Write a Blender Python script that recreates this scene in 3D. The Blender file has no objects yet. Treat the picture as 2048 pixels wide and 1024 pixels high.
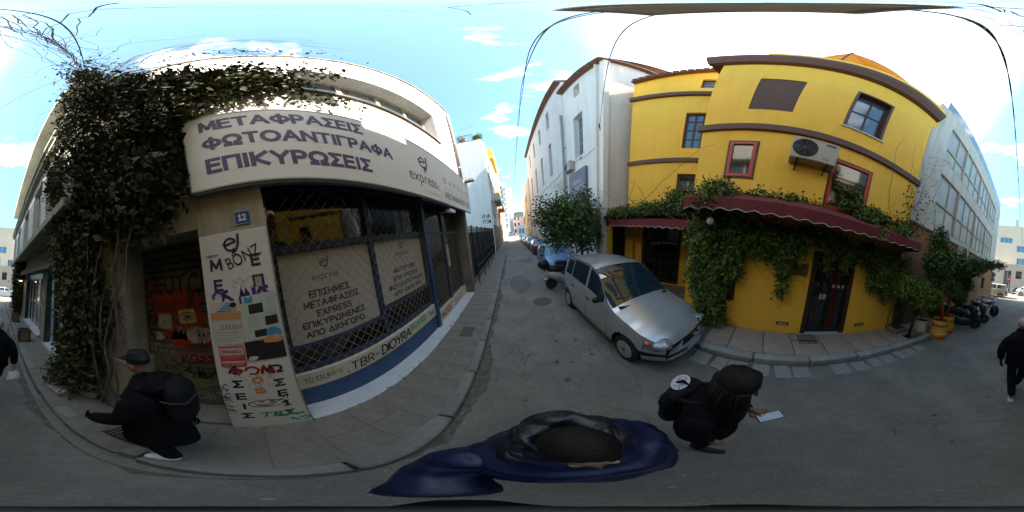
import bpy, math, random
import numpy as np
from mathutils import Vector, Matrix, noise as mnoise
R = math.radians
rnd = random.Random(7)
S = bpy.context.scene
COL = S.collection

# ------------------------------------------------------------------ camera
cd = bpy.data.cameras.new('camera')
cam = bpy.data.objects.new('camera', cd); COL.objects.link(cam); S.camera = cam
cd.type = 'PANO'
try: cd.panorama_type = 'EQUIRECTANGULAR'
except Exception: pass
try: cd.cycles.panorama_type = 'EQUIRECTANGULAR'
except Exception: pass
cd.clip_start = 0.02; cd.clip_end = 3000
H = 2.4
_z = Vector((-0.09370649, -0.15292283, 0.98378539))        # world up seen from the tilted camera
_h = Vector((math.sin(R(.4)), math.cos(R(.4)), 0)); _y = (_h - _h.dot(_z)*_z).normalized(); _x = _y.cross(_z)
B = Matrix((_x, _y, _z))
right, fwd, up = B @ Vector((1,0,0)), B @ Vector((0,1,0)), B @ Vector((0,0,1))
m = Matrix((right, up, -fwd)).transposed().to_4x4(); m.translation = Vector((0,0,H)); cam.matrix_world = m

# ------------------------------------------------------------------ light
SUN_EL, SUN_AZ = 46.2, 96.0
sd = Vector((math.sin(R(SUN_AZ))*math.cos(R(SUN_EL)), math.cos(R(SUN_AZ))*math.cos(R(SUN_EL)), math.sin(R(SUN_EL))))
ld = bpy.data.lights.new('sun', 'SUN'); ld.energy = 4.7; ld.angle = R(.5); ld.color = (1, .94, .84)
sun = bpy.data.objects.new('sun', ld); COL.objects.link(sun); sun.rotation_euler = (-sd).to_track_quat('-Z', 'Y').to_euler()
W = bpy.data.worlds.new('World'); S.world = W; W.use_nodes = True
nt = W.node_tree; nt.nodes.clear()
out = nt.nodes.new('ShaderNodeOutputWorld'); bg = nt.nodes.new('ShaderNodeBackground'); bg.inputs[1].default_value = .12
sky = nt.nodes.new('ShaderNodeTexSky'); sky.sky_type = 'NISHITA'; sky.sun_disc = False
sky.sun_elevation = R(SUN_EL); sky.sun_rotation = R(SUN_AZ); sky.air_density = 1.0; sky.dust_density = 2.2; sky.ozone_density = 1.2
tc = nt.nodes.new('ShaderNodeTexCoord')
mp = nt.nodes.new('ShaderNodeMapping'); mp.inputs['Scale'].default_value = (1, 1, 2.6); mp.inputs['Location'].default_value = (3.1, 2.2, .2)
nz = nt.nodes.new('ShaderNodeTexNoise'); nz.inputs['Scale'].default_value = 2.3; nz.inputs['Detail'].default_value = 9; nz.inputs['Roughness'].default_value = .58
nz.inputs['Distortion'].default_value = .25
rp = nt.nodes.new('ShaderNodeValToRGB'); rp.color_ramp.elements[0].position = .55; rp.color_ramp.elements[1].position = .80
mx = nt.nodes.new('ShaderNodeMix'); mx.data_type = 'RGBA'; mx.inputs['B'].default_value = (10.5, 10.5, 10.8, 1)
L = nt.links.new
L(tc.outputs['Generated'], mp.inputs[0]); L(mp.outputs[0], nz.inputs[0]); L(nz.outputs[0], rp.inputs[0])
hs = nt.nodes.new('ShaderNodeMix'); hs.data_type = 'RGBA'; hs.blend_type = 'MULTIPLY'; hs.inputs['Factor'].default_value = 1
hs.inputs['B'].default_value = (.58, .96, .98, 1)
gs = nt.nodes.new('ShaderNodeVectorMath'); gs.operation = 'DOT_PRODUCT'; gs.inputs[1].default_value = tuple(sd)
L(tc.outputs['Generated'], gs.inputs[0]); gm_ = nt.nodes.new('ShaderNodeMapRange'); gm_.interpolation_type = 'SMOOTHERSTEP'
gm_.inputs[1].default_value = .70; gm_.inputs[2].default_value = 1.0; gm_.inputs[3].default_value = 0; gm_.inputs[4].default_value = 1
L(gs.outputs['Value'], gm_.inputs[0]); mxx = nt.nodes.new('ShaderNodeMath'); mxx.operation = 'MAXIMUM'      # thin bright haze round the sun, plus clouds
L(sky.outputs[0], hs.inputs['A']); L(hs.outputs['Result'], mx.inputs['A']); L(rp.outputs[0], mxx.inputs[0]); L(gm_.outputs[0], mxx.inputs[1]); mxx.use_clamp = True; fl_ = nt.nodes.new('ShaderNodeMath'); fl_.operation = 'MAXIMUM'; fl_.inputs[1].default_value = .035; L(mxx.outputs[0], fl_.inputs[0]); L(fl_.outputs[0], mx.inputs['Factor']); L(mx.outputs['Result'], bg.inputs[0]); L(bg.outputs[0], out.inputs[0])
S.view_settings.view_transform = 'Standard'; S.view_settings.look = 'None'; S.view_settings.gamma = 1
S.view_settings.use_curve_mapping = False; S.view_settings.exposure = 2.1
S.cycles.max_bounces = 7; S.cycles.diffuse_bounces = 4; S.cycles.caustics_reflective = False; S.cycles.caustics_refractive = False

# ------------------------------------------------------------------ materials
MC = {}
def mat(name, col, rough=.7, metal=0, var=.15, scale=5, bump=.0, bscale=80, streak=0, coat=0, spec=.5, island=0, dirt=0, dcol=None, emit=0, wave=None, hue=None, speck=0):
    if name in MC: return MC[name]
    M = bpy.data.materials.new(name); M.use_nodes = True; n = M.node_tree; l = n.links.new; N = n.nodes.new
    b = n.nodes['Principled BSDF']
    b.inputs['Roughness'].default_value = rough; b.inputs['Metallic'].default_value = metal
    b.inputs['Specular IOR Level'].default_value = spec; b.inputs['Coat Weight'].default_value = coat; b.inputs['Coat Roughness'].default_value = .08
    c = list(col) + [1]; tc = N('ShaderNodeTexCoord')
    def ramp(src, a, bb, lo, hi):
        r = N('ShaderNodeMapRange'); r.inputs[1].default_value = a; r.inputs[2].default_value = bb; r.inputs[3].default_value = lo; r.inputs[4].default_value = hi
        l(src, r.inputs[0]); return r.outputs[0]
    def noise(sc, det=4, mapping=None):
        t = N('ShaderNodeTexNoise'); t.inputs['Scale'].default_value = sc; t.inputs['Detail'].default_value = det; t.inputs['Roughness'].default_value = .62
        if mapping:
            q = N('ShaderNodeMapping'); q.inputs['Scale'].default_value = mapping; l(tc.outputs['Object'], q.inputs[0]); l(q.outputs[0], t.inputs[0])
        else: l(tc.outputs['Object'], t.inputs[0])
        return t.outputs[0]
    def mul(a, f):
        x = N('ShaderNodeMix'); x.data_type = 'RGBA'; x.blend_type = 'MULTIPLY'; x.inputs['Factor'].default_value = 1
        if isinstance(a, list): x.inputs['A'].default_value = a
        else: l(a, x.inputs['A'])
        l(f, x.inputs['B']); return x.outputs['Result']
    cur = c
    if var: cur = mul(cur, ramp(noise(scale), .3, .7, 1-var, 1+var))
    if var: cur = mul(cur, ramp(noise(scale*9, 5), .25, .75, 1-var*.6, 1+var*.6))
    if speck: cur = mul(cur, ramp(noise(75, 3), .52, .72, 1, 1+speck)); cur = mul(cur, ramp(noise(48, 4), .28, .45, 1-speck*.45, 1))
    if streak: cur = mul(cur, ramp(noise(2.2, 5, (2.5, 2.5, .16)), .45, .72, 1, 1-streak))
    if island:
        g = N('ShaderNodeNewGeometry'); cur = mul(cur, ramp(g.outputs['Random Per Island'], 0, 1, 1-island, 1+island))
        if hue:
            x = N('ShaderNodeMix'); x.data_type = 'RGBA'; x.inputs['B'].default_value = list(hue)+[1]
            q = N('ShaderNodeMath'); q.operation = 'POWER'; q.inputs[1].default_value = 5; 
            w = N('ShaderNodeMath'); w.operation = 'FRACT'; w2 = N('ShaderNodeMath'); w2.operation = 'MULTIPLY'; w2.inputs[1].default_value = 37.7
            l(g.outputs['Random Per Island'], w2.inputs[0]); l(w2.outputs[0], w.inputs[0]); l(w.outputs[0], q.inputs[0]); l(q.outputs[0], x.inputs['Factor'])
            l(cur, x.inputs['A']); cur = x.outputs['Result']
    if dirt:
        x = N('ShaderNodeMix'); x.data_type = 'RGBA'; x.inputs['B'].default_value = list(dcol or (c[0]*.35, c[1]*.33, c[2]*.3)) + [1]
        l(ramp(noise(1.3, 8), .5, .72, 0, dirt), x.inputs['Factor'])
        if isinstance(cur, list): x.inputs['A'].default_value = cur
        else: l(cur, x.inputs['A'])
        cur = x.outputs['Result']
    if isinstance(cur, list): b.inputs['Base Color'].default_value = cur
    else: l(cur, b.inputs['Base Color'])
    if bump:
        bp = N('ShaderNodeBump'); bp.inputs['Strength'].default_value = bump; bp.inputs['Distance'].default_value = .02
        l(noise(bscale, 6), bp.inputs['Height']); l(bp.outputs[0], b.inputs['Normal'])
    if wave:   # fine corrugation
        wv = N('ShaderNodeTexWave'); wv.inputs['Scale'].default_value = wave[1]; wv.bands_direction = wave[0]; l(tc.outputs['Object'], wv.inputs[0])
        bp = N('ShaderNodeBump'); bp.inputs['Strength'].default_value = .6; bp.inputs['Distance'].default_value = .02
        l(wv.outputs[0], bp.inputs['Height']); l(bp.outputs[0], b.inputs['Normal'])
    if emit:
        b.inputs['Emission Color'].default_value = c; b.inputs['Emission Strength'].default_value = emit
    MC[name] = M; return M

def glassmat(name, col=(.02,.025,.03), rough=.04, tr=0.0):
    if name in MC: return MC[name]
    M = bpy.data.materials.new(name); M.use_nodes = True; n = M.node_tree; b = n.nodes['Principled BSDF']
    if tr:
        o = n.nodes['Material Output']; t = n.nodes.new('ShaderNodeBsdfTransparent'); g = n.nodes.new('ShaderNodeBsdfGlossy'); g.inputs['Roughness'].default_value = rough
        t.inputs[0].default_value = list(col)+[1]
        f = n.nodes.new('ShaderNodeFresnel'); f.inputs[0].default_value = 1.6
        s = n.nodes.new('ShaderNodeMixShader'); n.links.new(f.outputs[0], s.inputs[0]); n.links.new(t.outputs[0], s.inputs[1]); n.links.new(g.outputs[0], s.inputs[2]); n.links.new(s.outputs[0], o.inputs[0])
    else:
        b.inputs['Base Color'].default_value = list(col)+[1]; b.inputs['Roughness'].default_value = rough; b.inputs['Specular IOR Level'].default_value = .9
        b.inputs['Coat Weight'].default_value = .6; b.inputs['Coat Roughness'].default_value = .02
    MC[name] = M; return M

asphalt = mat('asphalt', (.172,.155,.134), .9, speck=.7, var=.24, scale=1.1, bump=.8, bscale=110, dirt=.45, dcol=(.095,.09,.083))
ground_m = mat('far ground', (.12,.11,.10), .95)
concrete = mat('pavement concrete', (.145,.135,.12), .9, speck=.4, var=.18, scale=2.5, bump=.5, bscale=90, dirt=.45)
kerb_m = mat('kerb concrete', (.165,.158,.146), .85, var=.22, scale=4, bump=.5, bscale=70, dirt=.6)
slab_m = mat('stone slab', (.30,.255,.215), .85, var=.2, scale=3, bump=.35, bscale=60, dirt=.6, dcol=(.12,.1,.085))
gutter_m = mat('gutter stone', (.25,.235,.21), .8, var=.22, scale=3, bump=.4, bscale=50, dirt=.6, dcol=(.1,.095,.085))
marble = mat('marble ledge', (.40,.43,.48), .45, var=.08, scale=2, streak=.0, dirt=.35, dcol=(.25,.27,.3))
plaster_w = mat('white plaster', (.66,.65,.62), .9, var=.04, scale=1.2, bump=.15, bscale=60, streak=.16, dirt=.15, dcol=(.45,.42,.38))
plaster_old = mat('weathered white plaster', (.62,.59,.54), .9, var=.06, scale=1.5, bump=.25, bscale=50, streak=.22, dirt=.25, dcol=(.36,.32,.27))
white_far = mat('smooth white render', (.73,.69,.645), .9, var=.05, scale=.6, bump=.15, bscale=40, streak=.14, dirt=.12, dcol=(.5,.47,.43))
pinkish = mat('pale stained render', (.66,.60,.56), .9, var=.07, scale=.5, streak=.18, dirt=.15, dcol=(.5,.44,.41))
cream = mat('cream plaster', (.46,.44,.34), .9, var=.07, scale=2, bump=.2, bscale=60, streak=.18, dirt=.2)
cream_dark = mat('dirty cream plaster', (.34,.315,.235), .9, var=.12, scale=2, bump=.25, bscale=60, streak=.25, dirt=.45, dcol=(.1,.09,.07))
pillar_m = mat('stained pillar plaster', (.33,.29,.22), .85, var=.12, scale=2.5, bump=.2, streak=.35, dirt=.5, dcol=(.17,.13,.09))
sandy = mat('sandy render', (.60,.50,.38), .9, var=.04, scale=.6, streak=.06)
tan = mat('tan render', (.40,.33,.26), .9, var=.06, scale=.8, streak=.1)
ochre = mat('ochre render', (.55,.42,.2), .9, var=.06)
yellow = mat('yellow painted render', (.88,.505,.05), .75, var=.05, scale=1.0, bump=.15, bscale=70, streak=.07, dirt=.14, dcol=(.66,.36,.04))
yellow_low = mat('yellow painted plinth wall', (.76,.45,.035), .7, var=.06, scale=2, bump=.15, bscale=50, dirt=.12, dcol=(.4,.22,.02))
brown = mat('brown painted moulding', (.105,.042,.028), .6, var=.1)
brown_wall = mat('brown stained base wall', (.27,.125,.055), .85, var=.2, scale=1.2, bump=.3, bscale=40, streak=.25, dirt=.4, dcol=(.1,.05,.03))
red_p = mat('red window paint', (.45,.045,.02), .45, var=.12, scale=8)
dark_wood = mat('dark red brown wood', (.045,.016,.011), .5, var=.2, scale=8)
awning_m = mat('burgundy awning cloth', (.14,.014,.018), .75, var=.12, scale=3, bump=.1)
awning_trim = mat('pale awning piping', (.45,.4,.38), .8)
brown_awn = mat('faded brown awning cloth', (.13,.105,.085), .85, var=.15)
metal_dark = mat('dark metal', (.03,.03,.032), .45, metal=.6)
iron = mat('black iron', (.015,.015,.016), .5, metal=.3)
steel = mat('galvanised steel', (.35,.36,.37), .4, metal=.9)
wire_m = mat('grille wire', (.24,.21,.17), .6, metal=.4, var=.2)
cable_m = mat('overhead cable', (.02,.02,.025), .7)
navy_frame = mat('navy painted frame', (.012,.025,.07), .4, var=.1)
blue_base = mat('blue painted base', (.02,.065,.17), .5, var=.12, scale=4)
whitish = mat('white painted band', (.46,.45,.40), .7, var=.08, scale=4, dirt=.2)
sign_w = mat('white sign panel', (.66,.65,.61), .45, var=.02, scale=1)
board_w = mat('white notice board', (.50,.485,.445), .6, var=.06, scale=2, dirt=.2, dcol=(.35,.32,.27))
purple = mat('purple lettering', (.055,.025,.105), .6, var=.05)
dkpurple = mat('dark purple lettering', (.03,.012,.045), .6)
grey_let = mat('dark grey lettering', (.06,.06,.075), .6)
orange_let = mat('orange lettering', (.75,.36,.10), .6)
poster_let = mat('black lettering', (.015,.015,.02), .6)
poster_w = mat('white window poster', (.37,.36,.335), .6, var=.05, scale=2)
alu = mat('white aluminium', (.55,.56,.55), .35)
glass_d = glassmat('dark window glass')
glass_b = glassmat('blue reflecting glass', (.05,.09,.13), .05)
glass_shop = glassmat('shop glass', (.75,.78,.78), .03, tr=1)
frost = mat('frosted panel', (.36,.40,.38), .5, var=.15, scale=1.2, dirt=.3, dcol=(.28,.3,.29))
frost_lo = mat('lower pale green panel', (.40,.43,.38), .5, var=.12, scale=1.0, dirt=.3, dcol=(.3,.32,.28))
grime = mat('grime stain', (.36,.21,.035), .8, var=.2)
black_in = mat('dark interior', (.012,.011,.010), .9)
tile_m = mat('terracotta roof tile', (.16,.075,.05), .85, var=.3, scale=6)
leaf_dk = mat('dark ivy leaf', (.046,.056,.024), .6, spec=.12, var=.35, scale=1.2, island=.35, hue=(.09,.05,.02))
leaf_gr = mat('green leaf', (.080,.128,.026), .55, spec=.25, var=.3, scale=2, island=.5, hue=(.14,.17,.03))
leaf_lt = mat('bright green leaf', (.10,.17,.024), .5, spec=.3, var=.3, scale=2, island=.5, hue=(.22,.24,.04))
leaf_blue = mat('deep green leaf', (.055,.10,.022), .55, spec=.25, var=.3, scale=2, island=.5, hue=(.09,.12,.03))
stem_m = mat('vine stem', (.11,.08,.055), .85, var=.25, scale=8)
stem_red = mat('bare reddish twig', (.13,.075,.05), .85, var=.2)
bark = mat('bark', (.13,.10,.075), .9, var=.3, scale=8, bump=.4)
black_cloth = mat('black coat cloth', (.006,.006,.008), .9, spec=.08, var=.2, scale=6, bump=.25, bscale=25)
navy_cloth = mat('navy puffer cloth', (.008,.012,.045), .45, spec=.35, var=.2, scale=5, wave=('Z', 4.2))
jean_cloth = mat('dark jeans', (.006,.008,.016), .9, spec=.1, var=.2)
hair_dk = mat('dark brown hair', (.009,.006,.005), .6, spec=.2, var=.3, scale=30, bump=.5, bscale=60)
hair_grey = mat('grey hair', (.30,.28,.27), .7, var=.3, scale=30)
skin_m = mat('skin', (.36,.17,.11), .55, var=.08, scale=10)
skin_dk = mat('tanned skin', (.22,.105,.07), .55, var=.1, scale=10)
shoe_w = mat('white shoe', (.62,.62,.66), .5)
rubber = mat('tyre rubber', (.012,.012,.012), .75)
plastic_bk = mat('black plastic', (.012,.012,.013), .5, spec=.3, var=.1)
silver_p = mat('silver car paint', (.47,.485,.51), .28, metal=.5, var=.04, scale=1.5, coat=.5)
blue_p = mat('faded blue car paint', (.06,.16,.33), .35, metal=.2, coat=.5)
teal_p = mat('teal car paint', (.05,.14,.13), .3, metal=.2, coat=.6)
red_car = mat('dark red car paint', (.11,.022,.022), .3, metal=.2, coat=.6)
grey_car = mat('grey car paint', (.12,.12,.125), .3, metal=.4, coat=.6)
beige_car = mat('beige car paint', (.46,.40,.28), .35, metal=.1, coat=.4)
white_car = mat('white car paint', (.62,.62,.62), .3, coat=.5)
lamp_glass = mat('headlight lens', (.30,.31,.33), .15, metal=.35, coat=.7, var=.45, scale=22)
chrome = mat('chrome', (.6,.6,.6), .15, metal=1, var=0)
tail_m = mat('red tail lamp', (.35,.01,.01), .2, coat=.5)
amber = mat('amber indicator', (.6,.16,.02), .3)
seat_bk = mat('black vinyl seat', (.012,.012,.013), .5)
terracotta = mat('terracotta pot', (.38,.15,.08), .8)
soil = mat('soil', (.03,.022,.016), .95)
wood = mat('weathered planter wood', (.18,.115,.07), .8, var=.25, scale=6)
white_plastic = mat('white plastic', (.50,.50,.46), .5, var=.08, dirt=.3)

# ------------------------------------------------------------------ mesh builder
def wloc(o):
    v = Vector((0,0,0))
    while o: v += o.location; o = o.parent
    return v
class MB:
    def __init__(s): s.v = []; s.f = []; s.m = []; s.cur = 0; s.mats = []
    def mt(s, M):
        if M not in s.mats: s.mats.append(M)
        s.cur = s.mats.index(M); return s
    def add(s, vs, fs):
        n = len(s.v); s.v += [tuple(q) for q in vs]
        for f in fs: s.f.append(tuple(i+n for i in f)); s.m.append(s.cur)
        return s
    def box(s, x0, x1, y0, y1, z0, z1):
        return s.add([(x0,y0,z0),(x1,y0,z0),(x1,y1,z0),(x0,y1,z0),(x0,y0,z1),(x1,y0,z1),(x1,y1,z1),(x0,y1,z1)],
                     [(0,3,2,1),(4,5,6,7),(0,1,5,4),(1,2,6,5),(2,3,7,6),(3,0,4,7)])
    def obox(s, c, ax, ay, az):    # centre and three half-axis vectors
        c = Vector(c); ax, ay, az = Vector(ax), Vector(ay), Vector(az)
        vs = [c+i*ax+j*ay+k*az for k in (-1,1) for (i,j) in ((-1,-1),(1,-1),(1,1),(-1,1))]
        return s.add(vs, [(0,3,2,1),(4,5,6,7),(0,1,5,4),(1,2,6,5),(2,3,7,6),(3,0,4,7)])
    def bar(s, a, b, w=.03, d=None, upv=(0,0,1)):
        a, b = Vector(a), Vector(b); t = (b-a); ln = t.length; t.normalize(); d = d or w
        u = Vector(upv); 
        if abs(t.dot(u)) > .95: u = Vector((0,1,0))
        sx = t.cross(u).normalized(); sy = sx.cross(t)
        return s.obox((a+b)/2, t*ln/2, sx*w/2, sy*d/2)
    def poly(s, pts): return s.add(pts, [tuple(range(len(pts)))])
    def prism(s, pts, off):        # polygon (3D pts) extruded by off
        n = len(pts); off = Vector(off); a = [Vector(p) for p in pts]; b = [p+off for p in a]
        return s.add(a+b, [tuple(range(n-1,-1,-1)), tuple(range(n,2*n))] + [(i,(i+1)%n,n+(i+1)%n,n+i) for i in range(n)])
    def tube(s, pts, r, n=6, cap=True):
        pts = [Vector(p) for p in pts]; k = len(pts); rr = r if isinstance(r, (list,tuple)) else [r]*k
        vs = []; prev = None
        for i, p in enumerate(pts):
            t = (pts[min(i+1,k-1)] - pts[max(i-1,0)]).normalized()
            if prev is None: u = Vector((0,0,1)) if abs(t.z) < .9 else Vector((1,0,0)); a = t.cross(u).normalized()
            else: a = (prev - t*prev.dot(t)); a = a.normalized() if a.length > 1e-6 else t.orthogonal().normalized()
            prev = a; b = t.cross(a)
            for j in range(n): q = 2*math.pi*j/n; vs.append(p + (a*math.cos(q)+b*math.sin(q))*rr[i])
        fs = [(i*n+j, i*n+(j+1)%n, (i+1)*n+(j+1)%n, (i+1)*n+j) for i in range(k-1) for j in range(n)]
        if cap: fs += [tuple(range(n-1,-1,-1)), tuple(range((k-1)*n, k*n))]
        return s.add(vs, fs)
    def lathe(s, prof, c=(0,0,0), n=20, axis='z'):
        vs = []; c = Vector(c)
        for (r, h) in prof:
            for j in range(n):
                a = 2*math.pi*j/n; x, y = r*math.cos(a), r*math.sin(a)
                vs.append(c + (Vector((x,y,h)) if axis == 'z' else Vector((h,x,y)) if axis == 'x' else Vector((y,h,x))))
        k = len(prof); fs = [(i*n+j, i*n+(j+1)%n, (i+1)*n+(j+1)%n, (i+1)*n+j) for i in range(k-1) for j in range(n)]
        fs += [tuple(range(n-1,-1,-1)), tuple(range((k-1)*n, k*n))]
        return s.add(vs, fs)
    def ball(s, c, r, nu=14, nv=9, rot=None):
        r = (r,r,r) if not isinstance(r, (tuple,list)) else r; vs = []; c = Vector(c)
        for i in range(nv+1):
            p = math.pi*(i+.001*(i==0)-.001*(i==nv))/nv
            for j in range(nu):
                a = 2*math.pi*j/nu; q = Vector((math.sin(p)*math.cos(a)*r[0], math.sin(p)*math.sin(a)*r[1], math.cos(p)*r[2]))
                if rot: q = rot @ q
                vs.append(c+q)
        return s.add(vs, [(i*nu+j, (i+1)*nu+j, (i+1)*nu+(j+1)%nu, i*nu+(j+1)%nu) for i in range(nv) for j in range(nu)])
    def wall(s, o, u, n, w, h, holes=(), depth=.15, v=(0,0,1)):
        """wall face: origin o, along u (width w), up v (height h), outward n; holes (a,b,c,d) with reveals going inward"""
        o, u, n, v = Vector(o), Vector(u), Vector(n), Vector(v)
        xs = sorted({0, w, *[q for h_ in holes for q in h_[:2] if 0 < q < w]}); zs = sorted({0, h, *[q for h_ in holes for q in h_[2:4] if 0 < q < h]})
        flip = u.cross(v).dot(n) < 0
        def quad(a,b,c,d):
            s.add([a,b,c,d] if not flip else [d,c,b,a], [(0,1,2,3)])
        for i in range(len(xs)-1):
            for j in range(len(zs)-1):
                cx, cz = (xs[i]+xs[i+1])/2, (zs[j]+zs[j+1])/2
                if any(a < cx < b and c < cz < d for a,b,c,d in holes): continue
                quad(o+u*xs[i]+v*zs[j], o+u*xs[i+1]+v*zs[j], o+u*xs[i+1]+v*zs[j+1], o+u*xs[i]+v*zs[j+1])
        for a,b,c,d in holes:
            P = [o+u*a+v*c, o+u*b+v*c, o+u*b+v*d, o+u*a+v*d]; Q = [p-n*depth for p in P]
            for i in range(4): quad(P[i], P[(i+1)%4], Q[(i+1)%4], Q[i])
        return s
    def text(s, t, o, u, v, w=None, h=None, bold=0, shear=0, n=None, sp=1, align='L', thick=.002):
        c = bpy.data.curves.new('t', 'FONT'); c.body = t; c.offset = min(bold, 0)*.4; c.shear = shear; c.resolution_u = 3; c.space_character = sp; c.fill_mode = 'FRONT'
        ob = bpy.data.objects.new('t', c); me = bpy.data.meshes.new_from_object(ob)
        vs = [x.co.copy() for x in me.vertices]; fs = [tuple(p.vertices) for p in me.polygons]
        bpy.data.objects.remove(ob); bpy.data.meshes.remove(me); bpy.data.curves.remove(c)
        if not vs: return s
        x0, x1 = min(q.x for q in vs), max(q.x for q in vs); y0, y1 = min(q.y for q in vs), max(q.y for q in vs)
        if w is None: w = (x1-x0)*h/(y1-y0)
        if h is None: h = (y1-y0)*w/(x1-x0)
        if bold > 0:      # bold face: a few shifted copies, each a hair above the last
            b = bold; sh_ = [(0,0),(b,0),(-b,0),(0,b*.7),(0,-b*.7),(b*.8,b*.6),(-b*.8,-b*.6),(b*.8,-b*.6),(-b*.8,b*.6)]
            n0 = len(vs); vs0 = vs[:]; fs0 = fs[:]; vs = []; fs = []
            for k_, (dx, dy) in enumerate(sh_): vs += [Vector((q.x+dx, q.y+dy, k_*.0004)) for q in vs0]; fs += [tuple(i+k_*n0 for i in f) for f in fs0]
            x0 -= b; x1 += b; y0 -= b*.7; y1 += b*.7
        o, u, v = Vector(o), Vector(u), Vector(v); 
        if align == 'C': o = o - u*w/2
        nn = u.cross(v).normalized()
        a = [o + u*((q.x-x0)/(x1-x0)*w) + v*((q.y-y0)/(y1-y0)*h) + nn*(thick+(q.z if bold > 0 else 0)) for q in vs]
        return s.add(a, fs)
    def ribbon(s, pts, w, nrm):
        pts = [Vector(p) for p in pts]; nrm = Vector(nrm); vs = []
        for i, p in enumerate(pts):
            t = (pts[min(i+1,len(pts)-1)]-pts[max(i-1,0)]).normalized(); q = nrm.cross(t)*w/2; vs += [p-q, p+q]
        return s.add(vs, [(2*i, 2*i+2, 2*i+3, 2*i+1) for i in range(len(pts)-1)])
    def split(s, name, M=None, parent=None, **k):
        """every connected piece an object of its own"""
        par = list(range(len(s.v)))
        def fd(a):
            while par[a] != a: par[a] = par[par[a]]; a = par[a]
            return a
        for f in s.f:
            for q in f[1:]: par[fd(q)] = fd(f[0])
        g = {}
        for f, m_ in zip(s.f, s.m): g.setdefault(fd(f[0]), []).append((f, m_))
        out = []
        for fs in g.values():
            used = sorted({q for f, _ in fs for q in f}); ix = {q: i for i, q in enumerate(used)}; c = MB(); c.v = [s.v[q] for q in used]; c.f = [tuple(ix[q] for q in f) for f, _ in fs]; c.m = [m_ for _, m_ in fs]; c.mats = s.mats
            out.append(c.build(name, M, parent, **k))
        return out
    def build(s, name, M=None, parent=None, smooth=False, origin=None, bevel=0, label=None, auto=0):
        off = wloc(parent) if parent else (Vector(origin) if origin else Vector((0,0,0)))
        me = bpy.data.meshes.new(name)
        A = np.array(s.v, dtype=float).reshape(-1,3) - np.array(off)
        me.from_pydata(A.tolist(), [], s.f)
        ms = s.mats if s.mats else [M]
        for q in ms: me.materials.append(q)
        if len(ms) > 1: me.polygons.foreach_set('material_index', s.m)
        if smooth: me.polygons.foreach_set('use_smooth', [True]*len(me.polygons))
        if auto:
            me.polygons.foreach_set('use_smooth', [True]*len(me.polygons)); me.set_sharp_from_angle(angle=R(auto))
        o = bpy.data.objects.new(name, me); COL.objects.link(o)
        if parent: o.parent = parent
        elif origin: o.location = off
        if bevel:
            bm = o.modifiers.new('bevel', 'BEVEL'); bm.width = bevel; bm.segments = 1; bm.limit_method = 'ANGLE'
        if label: o['label'] = label
        return o
def tag(o, label, cat, group=None, kind=None):
    o['label'] = label; o['category'] = cat
    if group: o['group'] = group
    if kind: o['kind'] = kind
    return o
def thing(name, label, cat, loc=(0,0,0), group=None):
    o = bpy.data.objects.new(name, None); COL.objects.link(o); o.location = loc; o.empty_display_size = .2
    return tag(o, label, cat, group)
def struct(o): o['kind'] = 'structure'; return o
def stuff(o): o['kind'] = 'stuff'; return o
def copy_tree(o, parent=None):
    c = o.copy(); COL.objects.link(c)
    if parent: c.parent = parent
    for ch in o.children: copy_tree(ch, c)
    return c
def dup(o, loc, rz, label, s=None):
    c = copy_tree(o); c.location = loc; c.rotation_euler = (0,0,rz); c['label'] = label
    return c
def inst(me, name, loc, parent, rz=0, sc=(1,1,1)):
    o = bpy.data.objects.new(name, me); COL.objects.link(o); o.parent = parent
    o.location = Vector(loc) - wloc(parent); o.rotation_euler = (0,0,rz); o.scale = sc; return o
def setmesh(o, M):
    o.data = o.data.copy(); o.data.materials.clear(); o.data.materials.append(M)

def leafmesh(name, P, size, M, parent=None, origin=None, seed=1, flat=None, long=1.7):
    g = np.random.default_rng(seed); P = np.asarray(P, float); n = len(P)
    d = g.normal(size=(n,3)); d[:,2] -= .35; d /= np.linalg.norm(d, axis=1)[:,None]
    q = g.normal(size=(n,3))
    if flat is not None: q = q*.7 + np.array(flat)*1.3
    w = np.cross(d, q); w /= np.linalg.norm(w, axis=1)[:,None]+1e-9
    nn = np.cross(d, w); sz = size*g.uniform(.6, 1.35, size=(n,1))
    V = np.stack([P, P + d*sz*long*.45 + w*sz*.5 + nn*sz*.12, P + d*sz*long, P + d*sz*long*.45 - w*sz*.5 + nn*sz*.12], 1).reshape(-1,3)
    off = wloc(parent) if parent else (Vector(origin) if origin else Vector((0,0,0)))
    V = V - np.array(off)
    F = np.array([[0,1,2],[0,2,3]])[None] + (np.arange(n)*4)[:,None,None]
    F = F.reshape(-1,3)
    me = bpy.data.meshes.new(name); me.vertices.add(len(V)); me.vertices.foreach_set('co', V.ravel())
    me.loops.add(F.size); me.loops.foreach_set('vertex_index', F.ravel().astype('i4'))
    me.polygons.add(len(F)); me.polygons.foreach_set('loop_start', np.arange(0, F.size, 3, dtype='i4')); me.polygons.foreach_set('loop_total', np.full(len(F), 3, dtype='i4'))
    me.update(calc_edges=True); me.validate(); me.materials.append(M)
    o = bpy.data.objects.new(name, me); COL.objects.link(o)
    if parent: o.parent = parent
    elif origin: o.location = off
    return o
def blobs(lst, seed=1, clump=9, cr=.13, k_=1.7):
    """leaf points: clumps scattered through ellipsoids, denser at their shell"""
    g = np.random.default_rng(seed); out = []
    for (c, r, n) in lst:
        k = max(1, int(n*k_)//clump); d = g.normal(size=(k,3)); d /= np.linalg.norm(d, axis=1)[:,None]
        rad = g.uniform(.25, 1.05, size=(k,1))**.6
        cc = np.array(c) + d*rad*np.array(r)
        p = np.repeat(cc, clump, 0) + g.normal(size=(k*clump,3))*cr
        out.append(p)
    return np.concatenate(out)
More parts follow.
